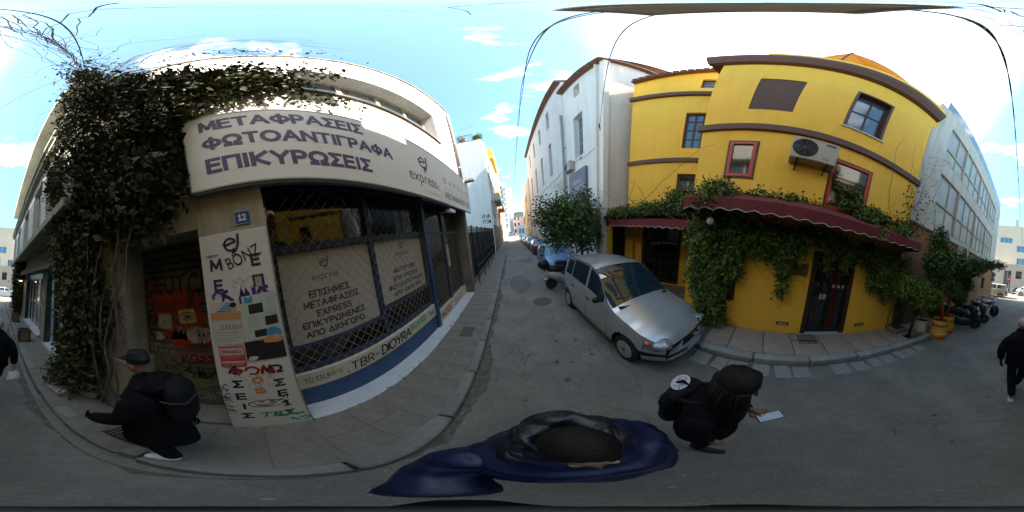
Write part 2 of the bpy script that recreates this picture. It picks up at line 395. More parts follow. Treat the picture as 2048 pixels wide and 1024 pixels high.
def stems(mb, starts, steps, step, drift, seed, r0=.01, wob=.5, clampx=None):
    g = random.Random(seed)
    for st in starts:
        p = Vector(st); d = Vector(drift).normalized(); pts = [p.copy()]
        for i in range(steps):
            d = (d + Vector((g.gauss(0,wob), g.gauss(0,wob), g.gauss(0,wob)))*.5 + Vector(drift)*.25).normalized()
            p = p + d*step
            if clampx: p.x = min(max(p.x, clampx[0]), clampx[1])
            pts.append(p.copy())
        mb.tube(pts, [r0*(1-.7*i/len(pts)) for i in range(len(pts))], 4)
    return mb
def scrib(mb, o, u, v, w, h, loops, seed, width, n=(1,0,0), style=0):
    """spray-tag scribble: a jittery running line of letter-like loops"""
    g = random.Random(seed); o, u, v = Vector(o), Vector(u), Vector(v)
    for k in range(loops):
        a0 = (k+.1)/loops; pts = []; kind = g.randint(0,4); ww = w/loops
        for i in range(13):
            t = i/12
            if kind == 0: x, y = .5-.42*math.cos(5.2*t), .5+.45*math.sin(5.2*t)
            elif kind == 1: x, y = t*.8+.1, abs(((t*2+.5)%1)*2-1)
            elif kind == 2: x, y = .3+.35*math.sin(6.2*t), t
            elif kind == 3: x, y = .5+.35*math.cos(9*t+1), .1+t*.8
            else: x, y = .2+.6*(t>.5)*(t-.5)*2, abs(2*t-1)
            x += g.gauss(0,.03); y += g.gauss(0,.03)
            pts.append(o + u*(a0*w + x*ww) + v*(y*h))
        mb.ribbon(pts, width*g.uniform(.7,1.2), n)
    return mb
def blobpoly(mb, o, u, v, cx, cy, rx, ry, seed, n=18, j=.18):
    g = random.Random(seed); o, u, v = Vector(o), Vector(u), Vector(v)
    return mb.poly([o + u*(cx+rx*(1+g.gauss(0,j))*math.cos(2*math.pi*i/n)) + v*(cy+ry*(1+g.gauss(0,j))*math.sin(2*math.pi*i/n)) for i in range(n)])


# stroke alphabet for bold capitals: glyph -> (width, polylines in a unit-high box)
def _arc(cx, cy, rx, ry, a0, a1, n=14): return [(cx+rx*math.cos(R(a0+(a1-a0)*i/n)), cy+ry*math.sin(R(a0+(a1-a0)*i/n))) for i in range(n+1)]
GL = {'Α':(.92,[[(0,0),(.46,1),(.92,0)],[(.17,.34),(.75,.34)]]),'Β':(.66,[[(0,0),(0,1)],[(0,1),*_arc(.34,.76,.28,.24,90,-90),(0,.52)],[(0,.52),*_arc(.38,.26,.28,.26,90,-90),(0,0)]]),
'Γ':(.6,[[(0,0),(0,1),(.6,1)]]),'Δ':(.92,[[(0,0),(.46,1),(.92,0),(0,0)]]),'Ε':(.6,[[(.6,1),(0,1),(0,0),(.6,0)],[(0,.52),(.54,.52)]]),'Θ':(.98,[_arc(.49,.5,.49,.5,0,360,24),[(.25,.5),(.73,.5)]]),
'Η':(.74,[[(0,0),(0,1)],[(.74,0),(.74,1)],[(0,.5),(.74,.5)]]),'Ι':(.1,[[(.05,0),(.05,1)]]),'Κ':(.74,[[(0,0),(0,1)],[(.70,1),(.06,.48),(.74,0)]]),'Λ':(.9,[[(0,0),(.45,1),(.9,0)]]),
'Μ':(.92,[[(0,0),(.06,1),(.46,.18),(.86,1),(.92,0)]]),'Ν':(.78,[[(0,0),(0,1),(.78,0),(.78,1)]]),'Ο':(.98,[_arc(.49,.5,.49,.5,0,360,24)]),'Π':(.74,[[(0,0),(0,1),(.74,1),(.74,0)]]),
'Ρ':(.62,[[(0,0),(0,1)],[(0,1),*_arc(.33,.73,.28,.27,90,-90),(0,.46)]]),'Σ':(.66,[[(.66,1),(0,1),(.40,.52),(0,0),(.68,0)]]),'Τ':(.74,[[(0,1),(.74,1)],[(.37,1),(.37,0)]]),'Υ':(.82,[[(0,1),(.41,.45),(.82,1)],[(.41,.45),(.41,0)]]),
'Φ':(.98,[_arc(.49,.5,.47,.34,0,360,24),[(.49,-.06),(.49,1.06)]]),'Χ':(.78,[[(0,0),(.74,1)],[(0,1),(.78,0)]]),'Ω':(.96,[[(.02,0),(.32,0),(.32,.05),*_arc(.48,.56,.46,.42,247,-67,22),(.64,.05),(.64,0),(.94,0)]]),
'S':(.62,[[(.58,.86),*_arc(.31,.75,.29,.25,60,270,12),*_arc(.31,.25,.30,.25,90,-125,14),(.02,.13)]]),'C':(.8,[_arc(.48,.5,.48,.5,50,310,18)]),'L':(.55,[[(0,1),(0,0),(.55,0)]]),'U':(.7,[[(0,1),(0,.35),*_arc(.35,.33,.35,.33,180,360),(.7,1)]]),
'1':(.4,[[(0,.78),(.25,1),(.25,0)],[(.02,0),(.44,0)]]),'2':(.6,[[*_arc(.3,.7,.28,.28,165,-30,10),(.02,0),(.6,0)]]),'D':(.72,[[(0,0),(0,1),(.25,1),*_arc(.25,.5,.45,.5,90,-90),(0,0)]]),'O':(.98,[_arc(.49,.5,.49,.5,0,360,24)]),'-':(.4,[[(0,.5),(.4,.5)]]),' ':(.4,[]),'.':(.1,[[(.0,.0),(.1,.0)]])}
for _a, _b in zip('ABEHIKMNPTXYZ', 'ΑΒΕΗΙΚΜΝΡΤΧΥΖ'):
    if _b in GL: GL[_a] = GL[_b]
GL['R'] = (.66,[[(0,0),(0,1)],[(0,1),*_arc(.33,.73,.28,.27,90,-90),(0,.46)],[(.3,.46),(.66,0)]])
def glyph(mb, ch, o, u, v, w, h, st, lift=.002, slant=0):
    """one capital drawn with strokes st wide; every segment a hair above the last"""
    wd, lines = GL[ch]; o, u, v = Vector(o), Vector(u), Vector(v); n = u.cross(v).normalized(); k = 0; sc = w/max(wd,.1) if w else h
    for ln in lines:
        P_ = [o+u*((x + slant*y)*sc)+v*(st/2+y*(h-st)) for x, y in ln]
        for a, b in zip(P_, P_[1:]):
            d = (b-a); 
            if d.length < 1e-6: continue
            d.normalize(); q = n.cross(d)*st/2; e = d*st*.42; L_ = n*(lift+.00012*k); k += 1
            mb.add([a-e-q+L_, b+e-q+L_, b+e+q+L_, a-e+q+L_], [(0,1,2,3)])
    return mb
def word(parent, text, o, u, v, w, h, st, M, name='letter', mb=None, gap=.30, lift=.002, slant=0):
    """a word in stroke capitals fitted to width w; each letter a part of its own, or all added to mb"""
    tot = sum(GL[c][0] for c in text)+gap*(len(text)-1); o, u, v = Vector(o), Vector(u), Vector(v); k = (w-st)/tot; x = st/2
    for c in text:
        wd = GL[c][0]
        if GL[c][1]:
            q = mb or MB(); (q.mt(M) if M else q); glyph(q, c, o+u*x, u, v, wd*k, h, st, lift, slant)
            if mb is None: q.build(name, None, parent)
        x += (wd+gap)*k

def window(parent, o, u, n, w, h, inset, fm, gm=None, fr=.06, bars=(1,0), name='window', depth=.05, extra=None):
    """framed window filling an opening whose lower left corner is o"""
    o, u, n = Vector(o), Vector(u), Vector(n); v = Vector((0,0,1)); c = o - n*inset
    mb = MB()
    def seg(a0, a1, b0, b1, d=depth, push=0): mb.obox(c + u*(a0+a1)/2 + v*(b0+b1)/2 + n*(push-d/2), u*(a1-a0)/2, v*(b1-b0)/2, n*d/2)
    seg(0, w, 0, fr); seg(0, w, h-fr, h); seg(0, fr, fr, h-fr); seg(w-fr, w, fr, h-fr)
    nx, nz_ = bars
    for i in range(1, nx+1): x = w*i/(nx+1); seg(x-fr*.4, x+fr*.4, fr, h-fr, depth*.7, -.006)
    for i in range(1, nz_+1): z = h*i/(nz_+1); seg(fr, w-fr, z-fr*.22, z+fr*.22, depth*.5, -.009)
    f = mb.build(name, fm, parent)
    if gm:
        g = MB(); q = c - n*(depth*.75); g.obox(q + u*w/2 + v*h/2, u*(w/2-fr*.6), v*(h/2-fr*.6), n*.006); g.build('pane', gm, f)
    return f
X, Y, Z = Vector((1,0,0)), Vector((0,1,0)), Vector((0,0,1))
# ------------------------------------------------------------------ ground, road, pavements
mb = MB(); mb.poly([(-400,-400,-.03),(400,-400,-.03),(400,400,-.03),(-400,400,-.03)]); struct(mb.build('ground', ground_m))
mb = MB(); mb.poly([(-1.9,-60,0),(5.0,-60,0),(5.0,200,0),(-1.9,200,0)]); road = struct(mb.build('road', asphalt))
mb = MB(); mb.poly([(-60,-28.5,.004),(60,-28.5,.004),(60,-19.3,.004),(-60,-19.3,.004)]); struct(mb.build('cross_street', asphalt))
# cracks and patches of the asphalt
crack = mat('asphalt crack', (.075,.07,.065), .95); patch = mat('asphalt patch', (.115,.108,.10), .9, var=.25, scale=2, bump=.5, bscale=90)
tarline = mat('worn light asphalt', (.14,.132,.12), .9, var=.25, scale=3, bump=.4)
mb = MB()
for k in range(12):
    x, y = rnd.uniform(-.6, 2.3), rnd.uniform(-9, 16); pts = []; a = rnd.uniform(0, 6.28)
    for i in range(14):
        pts.append((x, y, .006)); a += rnd.gauss(0,.5); x += .16*math.cos(a); y += .16*math.sin(a)
        x = min(max(x, -.6), 2.4)
    mb.ribbon(pts, rnd.uniform(.006,.011), Z)
stuff(mb.build('crack', crack, road))
mb = MB()
for (cx, cy, rx, ry, sd_) in ((.2,7.2,.45,1.3,1),(.9,12.5,.7,1.0,3)):
    blobpoly(mb, (0,0,.0045), X, Y, cx, cy, rx, ry, sd_, 22, .08)
stuff(mb.build('patch', patch, road))
g_ = random.Random(12); mb = MB()
for xa, s_, y0_, y1_ in ((-.745,1,-9,16),(2.52,-1,-5,.9)):
    y_ = y0_; pr_ = .08
    while y_ < y1_:
        q_ = max(.02, min(.22, pr_+g_.gauss(0,.035))); dy_ = g_.uniform(.06,.16); z_ = .0062
        mb.add([(xa,y_,z_),(xa+s_*pr_,y_,z_),(xa+s_*q_,y_+dy_,z_),(xa,y_+dy_,z_)], [(0,1,2,3) if s_ > 0 else (3,2,1,0)]); y_ += dy_; pr_ = q_
stuff(mb.build('gutter_dirt', mat('gutter dirt', (.085,.075,.06), .95, var=.4, scale=9, speck=.8), road))
mb = MB()
for k in range(34):     # network of fine cracks near the kerb and across the lane
    x_, y_ = g_.uniform(-.65,.6), g_.uniform(1,11); a_ = g_.uniform(0,3.1); pts = []
    for i in range(g_.randint(4,9)): pts.append((x_,y_,.0085)); a_ += g_.gauss(0,.6); x_ += .07*math.cos(a_); y_ += .09*math.sin(a_)
    mb.ribbon(pts, g_.uniform(.005,.010), Z)
stuff(mb.build('crack', mat('dark fine crack', (.05,.046,.04), .95), road))
mb = MB()
for k in range(60): blobpoly(mb, (0,0,.0075), X, Y, rnd.uniform(-.6,2.2), rnd.uniform(-10,14), rnd.uniform(.012,.05), rnd.uniform(.012,.05), 300+k, 9, .25)
stuff(mb.build('road_stain', mat('oil and gum stain', (.07,.066,.062), .9), road))
mb = MB()
for k in range(70): x_ = rnd.choice((rnd.uniform(-.74,-.5), rnd.uniform(-.6,2.3))); y_ = rnd.uniform(-8,9); blobpoly(mb, (0,0,.009), X, Y, x_, y_, rnd.uniform(.006,.018), rnd.uniform(.006,.02), 400+k, 6, .3)
stuff(mb.build('litter', mat('pale litter', (.3,.29,.26), .9), road))
mb = MB()
for k in range(9):
    x = -.55+rnd.uniform(-.08,.12); y = -6 + k*2.1; blobpoly(mb, (0,0,.005), X, Y, x, y, .09, .75, 20+k, 16, .25)
pass
# manhole cover
t = thing('manhole_cover', 'round dark manhole cover set in the asphalt beside the silver hatchback', 'manhole cover', (.8,4.95,0))
MB().lathe([(.31,0.001),(.31,.010),(.27,.012)], (.8,4.95,0), 28).build('cover', mat('cast iron', (.07,.063,.055), .8, var=.25, scale=9, bump=.8, bscale=30), t)
mb = MB(); [mb.lathe([(r,.011),(r,.017),(r-.02,.017),(r-.02,.011)], (.8,4.95,0), 24) for r in (.30,.2,.1)]; mb.build('rim', mat('cast iron rim', (.1,.09,.075), .75), t)

# left pavement: slab with tiles and kerb stones
mb = MB(); mb.prism([(-1.75,-18.5,0),(-.95,-18.5,0),(-.98,-3.4,0),(-1.02,-1.2,0),(-.86,-.4,0),(-.85,40,0),(-2.3,40,0),(-2.3,-18.5,0)], (0,0,.142))
lp = struct(mb.build('left_pavement', concrete))
tb = MB(); tb.prism([(-.19,-.19,0),(.19,-.19,0),(.19,.19,0),(-.19,.19,0)], (0,0,.012)); 
for gx in (-.1267,-.0,.1267):
    pass
tl = tb.build('paving_tile', mat('paving tile', (.150,.136,.118), .9, speck=.45, var=.26, scale=1.3, bump=.6, bscale=45, dirt=.7, dcol=(.10,.086,.07)), lp, bevel=.006); tme = tl.data
tl.location = Vector((-1.42,.3,.140)); first = True
for j in range(-16, 56):
    for i in range(2 if j > -2 else 2):
        y = .3 + j*.392; x = -1.42 + i*.392
        if -1.2 < y < -.2 and i == 1: continue
        if (j, i) == (0, 0): continue
        o = inst(tme, 'paving_tile', (x, y, .140 + rnd.uniform(-.003,.002)), lp, rnd.gauss(0,.006))
        bv = o.modifiers.new('bevel','BEVEL'); bv.width = .006; bv.segments = 1
kb = MB().box(-.09,.09,-.47,.47,0,.15).build('kerb_stone', kerb_m, lp, bevel=.02); kb.location = (-.80,.5,.002)
for j in range(-19, 40):
    if j == 0: continue
    y = .5 + j*.96
    x = -.80 if y > .3 else (-.86 if y > -.6 else -.96 if y > -2.6 else -.93)
    r_ = 0 if y > .3 else (.12 if y > -1 else 0)
    o = inst(kb.data, 'kerb_stone', (x+rnd.uniform(-.008,.008), y, .002+rnd.uniform(-.012,.003)), lp, -r_+rnd.gauss(0,.008))
    bv = o.modifiers.new('bevel','BEVEL'); bv.width = .02; bv.segments = 2
t = thing('drain_grate', 'rectangular dark metal access cover in the tiled pavement below the shop window', 'drain cover', (-1.2,3.2,.15))
MB().box(-1.33,-1.03,3.0,3.42,.150,.160).build('cover', mat('iron plate', (.06,.055,.05), .7, var=.2), t); MB().box(-1.36,-1.0,2.97,3.45,.148,.156).build('frame', kerb_m, t)
t = thing('drain_grate', 'slotted drain grate in the pavement under the hand of the man in the cap', 'drain grate', (-1.2,-1.25,.15))
mb = MB(); [mb.box(-1.36,-1.04,-1.45+i*.05,-1.425+i*.05,.152,.162) for i in range(9)]; mb.box(-1.38,-1.36,-1.47,-1.0,.15,.163).box(-1.04,-1.02,-1.47,-1.0,.15,.163); mb.build('slat', iron, t)
# right pavement
rp_ = MB().prism([(2.6,-19,0),(3.8,-19,0),(3.8,1.5,0),(6.3,1.5,0),(6.3,5.9,0),(3.72,5.9,0),(3.72,40,0),(3.36,40,0),(3.36,1.3,0),(2.6,.98,0)], (0,0,.135))
rp_ = struct(rp_.build('right_pavement', concrete))
sl = MB().box(-.46,.46,-.235,.235,0,.018).build('paving_slab', slab_m, rp_, bevel=.006); sl.location = (3.19,.7,.134)
y = .7-.48-.02; k = 0
for i in range(30):
    k += 1; big = rnd.choice((.9,1.0,1.25,1.4)); hl = .47*big
    yy = y - hl/2 + .235
    if not (-1.45 < yy < -1.05): 
        o = inst(sl.data, 'paving_slab', (3.19, y-hl/2+.235, .134+rnd.uniform(-.004,.005)), rp_, rnd.gauss(0,.004), (1, big*.98, 1)); bv = o.modifiers.new('b','BEVEL'); bv.width = .006; bv.segments = 1
    else:
        for xx, sx in ((3.04,.62),(3.58,.26)):
            o = inst(sl.data, 'paving_slab', (2.72+.46*sx if sx > .5 else 3.49, y-hl/2+.235, .134), rp_, 0, (sx, big*.98, 1)); bv = o.modifiers.new('b','BEVEL'); bv.width = .006; bv.segments = 1
    y -= hl+.012
rk = MB().box(-.09,.09,-.49,.49,0,.165).build('kerb_stone', mat('marble kerb', (.27,.265,.25), .75, var=.22, scale=3, bump=.4, bscale=40, dirt=.6, dcol=(.11,.105,.095)), rp_, bevel=.03); rk.location = (2.63,.42,0)
kb2 = rk.data
for j in range(1, 19):
    o = inst(kb2, 'kerb_stone', (2.63+rnd.uniform(-.012,.012), .42-j*1.0, rnd.uniform(-.012,.004)), rp_, rnd.gauss(0,.012)); bv = o.modifiers.new('b','BEVEL'); bv.width = .03; bv.segments = 2
for (x, y, a) in ((2.92,1.13,1.15),(3.32,1.72,.25)):
    o = inst(kb2, 'kerb_stone', (x, y, 0), rp_, -a if a < 1 else a+.6, (1,.62,1)); bv = o.modifiers.new('b','BEVEL'); bv.width = .03; bv.segments = 2
for j in range(34):
    o = inst(kb2, 'kerb_stone', (3.36, 2.5+j*1.0, 0), rp_, 0); bv = o.modifiers.new('b','BEVEL'); bv.width = .03; bv.segments = 2
# gutter stones
gs = MB().prism([(-.19,-.15,0),(.18,-.16,0),(.19,.14,0),(-.17,.155,0)], (0,0,.022)).build('gutter_stone', gutter_m, road, bevel=.008); gs.location = (2.36,.78,.0)
yy = .44; 
for j in range(13):
    ln = rnd.uniform(.24,.36)
    if not (-1.35 < yy < -.95):
        o = inst(gs.data, 'gutter_stone', (2.355+rnd.uniform(-.02,.02), yy, rnd.uniform(-.006,.002)), road, rnd.gauss(0,.06), (rnd.uniform(.85,1.02), ln/.33, 1)); bv = o.modifiers.new('b','BEVEL'); bv.width = .008; bv.segments = 1
    yy -= ln+.035
t = thing('drain_grate', 'rusty iron grate in the slabs in front of the yellow house door', 'drain grate', (3.4,-1.2,.15))
mb = MB(); mb.box(3.18,3.62,-1.42,-1.0,.136,.146)
mb.build('pit', black_in, t); mb = MB(); [mb.box(3.18+i*.048,3.195+i*.048,-1.42,-1.0,.147,.158) for i in range(10)]; [mb.box(3.18,3.62,-1.42+i*.1,-1.405+i*.1,.150,.161) for i in range(5)]; mb.build('slat', mat('rusty iron', (.09,.06,.04), .85, var=.3), t)

# ------------------------------------------------------------------ translation office (left)
xl = -1.65
off = thing('shop_building', 'white two storey building with the long white office sign and grilled shop window', 'building', (-5,2.3,0))
mb = MB()   # upper wall with long recessed ribbon window
mb.wall((xl,-2.35,4.5), Y, X, 8.6, 4.2, [(3.45,7.1,1.25,2.66)], .38)
mb.poly([(xl,6.25,.0),(xl,6.25,8.7),(-9,6.25,8.7),(-9,6.25,0)]); mb.poly([(xl,-2.35,4.5),(-9,-2.35,4.5),(-9,-2.35,8.7),(xl,-2.35,8.7)])
mb.poly([(-9,-2.35,0),(-9,6.25,0),(-9,6.25,8.7),(-9,-2.35,8.7)])
mb.poly([(xl,-2.35,8.7),(-9,-2.35,8.7),(-9,6.25,8.7),(xl,6.25,8.7)])
mb.build('wall', plaster_old, off)
MB().box(xl-.25,xl+.04,-2.35,6.25,8.701,8.76).build('coping', mat('stained coping', (.36,.30,.25), .9, var=.3, scale=3, dirt=.5), off)
MB().box(xl-.36,xl+.05,1.08,4.77,5.70,5.745).build('sill', mat('worn brown sill', (.2,.15,.11), .8, var=.2), off)
for i in range(4):
    y0 = 1.12 + i*.912; window(off, (xl, y0, 5.76), Y, X, .9, 1.385, .36, mat('pale window frame', (.50,.48,.42), .6), glass_b, .045, (0,0))
# ground storey
MB().box(-2.3,xl+.02,-.56,.17,.0,4.5).build('pillar', pillar_m, off)
MB().box(-2.3,xl,-2.35,-1.72,1.15,4.5).build('pillar', cream_dark, off, label='cream corner pillar with graffiti beside the ivy')
MB().box(-2.45,xl+.03,-2.55,-1.62,.1,1.16).build('pillar_base', cream_dark, off)
MB().box(-2.4,xl,5.95,6.25,.0,4.5).build('pillar', mat('brown stained pillar', (.2,.16,.125), .85, var=.2, scale=2, streak=.3, dirt=.5), off)
mb = MB(); mb.box(-2.35,xl-.001,-1.72,-.56,2.95,4.5); mb.box(-2.35,xl-.25,.17,5.95,3.5,4.5); mb.build('lintel', cream_dark, off)
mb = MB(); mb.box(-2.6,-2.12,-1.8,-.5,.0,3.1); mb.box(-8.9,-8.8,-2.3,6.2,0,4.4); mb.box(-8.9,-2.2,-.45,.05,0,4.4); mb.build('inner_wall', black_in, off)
mb = MB(); mb.box(-8.8,-2.0,.05,6.2,3.45,3.49); mb.build('ceiling', mat('dim ceiling', (.1,.09,.08), .9), off)
mb = MB(); mb.box(-8.8,-2.0,.05,6.2,.10,.13); mb.build('floor', mat('shop floor', (.09,.075,.06), .7), off)
# roller shutter with graffiti
sh = MB()
for i in range(27): z = .2+i*.103; sh.prism([(-2.12,-1.72,z),(-2.075,-1.72,z+.02),(-2.075,-1.72,z+.083),(-2.12,-1.72,z+.1)], (0,1.16,0))
sh = sh.build('roller_shutter', mat('grimy shutter metal', (.085,.085,.065), .7, var=.35, scale=3, dirt=.5, dcol=(.03,.035,.03)), off)
MB().box(-2.12,-1.66,-1.72,-.56,.05,.2).build('threshold', kerb_m, off)
g_red = mat('red spray paint', (.25,.02,.012), .6, var=.3, scale=9); g_blk = mat('black spray paint', (.008,.008,.008), .6); g_wht = mat('dirty white spray paint', (.32,.30,.24), .7, var=.2, scale=9)
g_grn = mat('green spray paint', (.012,.05,.02), .6); g_pnk = mat('pink spray paint', (.30,.05,.06), .6); g_tur = mat('turquoise spray paint', (.01,.28,.22), .6); g_pur = mat('purple spray paint', (.055,.022,.15), .6)
g_org = mat('orange spray paint', (.55,.22,.06), .6); g_gry = mat('grey spray paint', (.2,.2,.21), .6); g_ol = mat('olive spray paint', (.12,.11,.05), .7, var=.3, scale=7); g_mint = mat('mint spray paint', (.10,.38,.18), .6)
SX = -2.068
def P(y, z): return (SX, y, z)
mb = MB().mt(g_red); O = (SX,0,0)
blobpoly(mb, O, Y, Z, -1.16, 1.86, .42, .34, 3, 24, .12); blobpoly(mb, O, Y, Z, -1.0, 1.5, .3, .18, 4, 20, .15); blobpoly(mb, (SX+.001,0,0), Y, Z, -1.15, 2.13, .52, .07, 5, 24, .3)
for i in range(7): mb.poly([P(-1.66+i*.15,2.2), P(-1.58+i*.15,2.18), P(-1.57+i*.15,2.38+.05*(i%3)), P(-1.65+i*.15,2.36)])
mb.mt(g_ol); blobpoly(mb, (SX+.002,0,0), Y, Z, -.98, 2.42, .4, .09, 9, 24, .2); blobpoly(mb, (SX+.002,0,0), Y, Z, -1.4, 1.1, .3, .1, 10, 24, .3); blobpoly(mb, (SX+.002,0,0), Y, Z, -1.0, .75, .36, .12, 12, 24, .3)
mb.mt(g_wht); blobpoly(mb, (SX+.003,0,0), Y, Z, -.85, 1.60, .17, .12, 13, 20, .2); blobpoly(mb, (SX+.003,0,0), Y, Z, -1.48, 1.54, .08, .07, 14)
mb.mt(g_grn); blobpoly(mb, (SX+.004,0,0), Y, Z, -.90, 1.42, .17, .05, 15)
mb.mt(g_red); blobpoly(mb, (SX+.005,0,0), Y, Z, -.87, 1.6, .025, .02, 16); blobpoly(mb, (SX+.005,0,0), Y, Z, -.80, 1.61, .02, .025, 17)
word(None, 'CLUTCH', P(-1.68,2.22), Y, Z, 1.1, .26, .032, g_blk, mb=mb, lift=.007); mb.mt(g_blk)
scrib(mb, (SX+.006,-1.62,2.02), Y, Z, .7, .1, 6, 5, .012); mb.ribbon([P(-1.62,1.95),P(-1.68,1.75),P(-1.62,1.55),P(-1.5,1.47),P(-1.42,1.5)], .03, X)
scrib(mb, (SX+.006,-1.18,1.12), Y, Z, .5, .16, 4, 6, .022); scrib(mb, (SX+.006,-1.1,.82), Y, Z, .48, .22, 4, 7, .03); scrib(mb, (SX+.006,-.92,1.4), Y, Z, .3, .3, 2, 8, .014)
scrib(mb, (SX+.006,-1.6,1.72), Y, Z, .55, .3, 3, 81, .02); scrib(mb, (SX+.006,-1.0,1.95), Y, Z, .4, .35, 3, 82, .016); scrib(mb, (SX+.006,-1.6,2.45), Y, Z, 1.0, .3, 6, 83, .03); scrib(mb, (SX+.006,-1.5,.95), Y, Z, .45, .22, 3, 84, .02); mb.mt(g_pnk); scrib(mb, (SX+.005,-1.3,1.2), Y, Z, .55, .1, 5, 9, .028); mb.ribbon([P(-1.3,1.22),P(-1.1,1.25),P(-.8,1.2),P(-.6,1.24)], .05, X); mb.text('Pone', (SX+.004,-.86,1.13), Y, Z, .2, .07, .004)
mb.mt(g_gry); scrib(mb, (SX+.004,-1.66,1.22), Y, Z, .42, .22, 7, 10, .012); scrib(mb, (SX+.005,-1.2,1.62), Y, Z, .36, .12, 5, 11, .02); scrib(mb, (SX+.005,-1.0,.5), Y, Z, .42, .06, 6, 12, .01); scrib(mb, (SX+.004,-1.6,.34), Y, Z, .8, .2, 7, 13, .01)
mb.build('graffiti', None, sh).__setitem__('kind','stuff')
mb = MB().mt(mat('grey steel plate', (.22,.21,.18), .6)); mb.obox((SX+.012,-1.355,1.80), X*.008, (Y+Z*-.08)*.115, (Z+Y*.03)*.125); mb.mt(mat('grey steel plate rim', (.3,.29,.25), .6)).obox((SX+.022,-1.355,1.80), X*.004, (Y+Z*-.08)*.085, (Z+Y*.03)*.095); mb.mt(g_blk).obox((SX+.028,-1.355,1.80), X*.002, Y*.01, Z*.01); mb.build('lock_plate', None, sh)
mb = MB().mt(mat('ochre sticker paper', (.42,.30,.11), .7)); mb.obox((SX+.012,-1.0,1.89), X*.004, (Y+Z*.1)*.12, (Z-Y*.1)*.1)
mb.mt(mat('sticker eye grey', (.14,.17,.17), .6)); blobpoly(mb, (SX+.018,0,0), Y, Z, -.99, 1.885, .07, .04, 3, 18, .03); mb.mt(g_blk); blobpoly(mb, (SX+.020,0,0), Y, Z, -.99, 1.885, .022, .024, 3, 14, .03)
mb.ribbon([(SX+.02,-1.1,1.9),(SX+.02,-1.03,1.95),(SX+.02,-.95,1.95),(SX+.02,-.89,1.9)], .012, X); mb.ribbon([(SX+.02,-1.08,1.85),(SX+.02,-1,1.83),(SX+.02,-.89,1.86)], .01, X); mb.build('sticker', None, sh)
# graffiti on corner pillar
mb = MB().mt(g_blk); mb.text('A', (xl+.0,-1.93,2.0), Y, Z, .12, .16, -.005, n=X, thick=.004); scrib(mb, (xl+.004,-1.95,1.25), Z, -Y, .75, .1, 4, 31, .014)
mb.mt(g_pur); scrib(mb, (xl+.004,-1.72,1.25), Z, -Y, 1.0, .14, 6, 32, .012); mb.mt(g_blk); scrib(mb, (xl+.004,-1.72,2.35), Z, -Y, .45, .08, 3, 33, .008)
stuff(mb.build('graffiti', None, [c for c in off.children if c.get('label')][0]))

# notice board on the pillar
bx = xl+.03
nb = thing('notice_board', 'tall white board with purple letters, posters and graffiti by the grilled window', 'sign board', (bx,-.2,.15))
MB().box(bx-.006,bx+.012,-.55,.15,.16,2.84).build('panel', board_w, nb)
bx += .013
def col_text(mb, chars, y, zs, s=.115):
    for c_, z in zip(chars, zs): mb.text(c_, (bx, y, z-s/2), Y, Z, s*(.95 if c_ not in 'ΙI1' else .3), s, .02, n=X, thick=.002, align='C')
for chars, y, zs in (('ΜΕ', -.40, (2.52,2.31)), ('ΕΠ', 0., (2.52,2.31)), ('ΑΣΕΙΣ', -.38, (1.33,1.1,.88,.68,.47)), ('ΩΣΕ1Σ', .0, (1.29,1.07,.88,.68,.47))):
    for c_, z in zip(chars, zs): w_ = .115*min(GL[c_][0], .95); glyph(MB().mt(dkpurple), c_, (bx, y-w_/2, z-.0625), Y, Z, w_, .125, .027).build('letter', None, nb)
def bird(mb, o, u, v, s, w):
    o, u, v = Vector(o), Vector(u), Vector(v); q = []
    for t_ in range(25):
        a = -.1 + 5.6*t_/24; q.append(o + u*(s*.30*math.cos(a)+s*.36) + v*(s*(.5 + .34*math.sin(a))*.9+s*.18))
    mb.ribbon([o+u*s*.07+v*s*.6, o+u*s*.5+v*s*.72, *q[2:]], w, u.cross(v)); mb.ribbon([o+u*s*.42+v*s*.22, o+u*s*.62+v*s*.30, o+u*s*.76+v*s*.62, o+u*s*.80+v*s*1.15], w*1.15, u.cross(v))
    mb.ribbon([o+u*s*.42+v*s*.24, o+u*s*.40+v*s*.02], w*.5, u.cross(v)); mb.ribbon([o+u*s*.54+v*s*.24, o+u*s*.54+v*s*.02], w*.5, u.cross(v)); mb.ribbon([o+u*s*.14+v*s*.72, o-u*s*.04+v*s*.7], w*.6, u.cross(v))
    return mb
mb = MB().mt(dkpurple); bird(mb, (bx+.002,-.30,2.58), Y, Z, .2, .024); mb.build('bird_logo', None, nb)
mb = MB().mt(g_blk); mb.text('BONZ', (bx,-.27,2.45), (Y+Z*.35).normalized(), (Z-Y*.3).normalized(), .36, .12, -.004, n=X, thick=.004); mb.text('тηλ.ml', (bx,-.50,2.60), Y, Z, .13, .035, .006)
mb.mt(g_gry); scrib(mb, (bx+.003,-.28,2.25), Y, Z, .3, .12, 4, 41, .006)
mb.mt(g_pur); scrib(mb, (bx+.004,-.50,2.1), Y, Z, .66, .15, 5, 42, .035)
mb.mt(g_blk); scrib(mb, (bx+.004,-.47,.5), Z, -Y, .62, .09, 8, 43, .010); mb.mt(g_red); scrib(mb, (bx+.003,-.44,1.24), Y, Z, .42, .12, 3, 44, .035)
mb.mt(g_org); glyph(mb, 'O', (bx,-.23,1.10), Y, Z, .08, .1, .025, .003); glyph(mb, 'S', (bx,-.23,.92), Y, Z, .08, .1, .025, .003); mb.mt(g_gry); scrib(mb, (bx+.004,-.35,1.14), Y, Z, .32, .12, 4, 45, .006); scrib(mb, (bx+.005,-.3,1.0), Y, Z, .34, .12, 4, 46, .006)
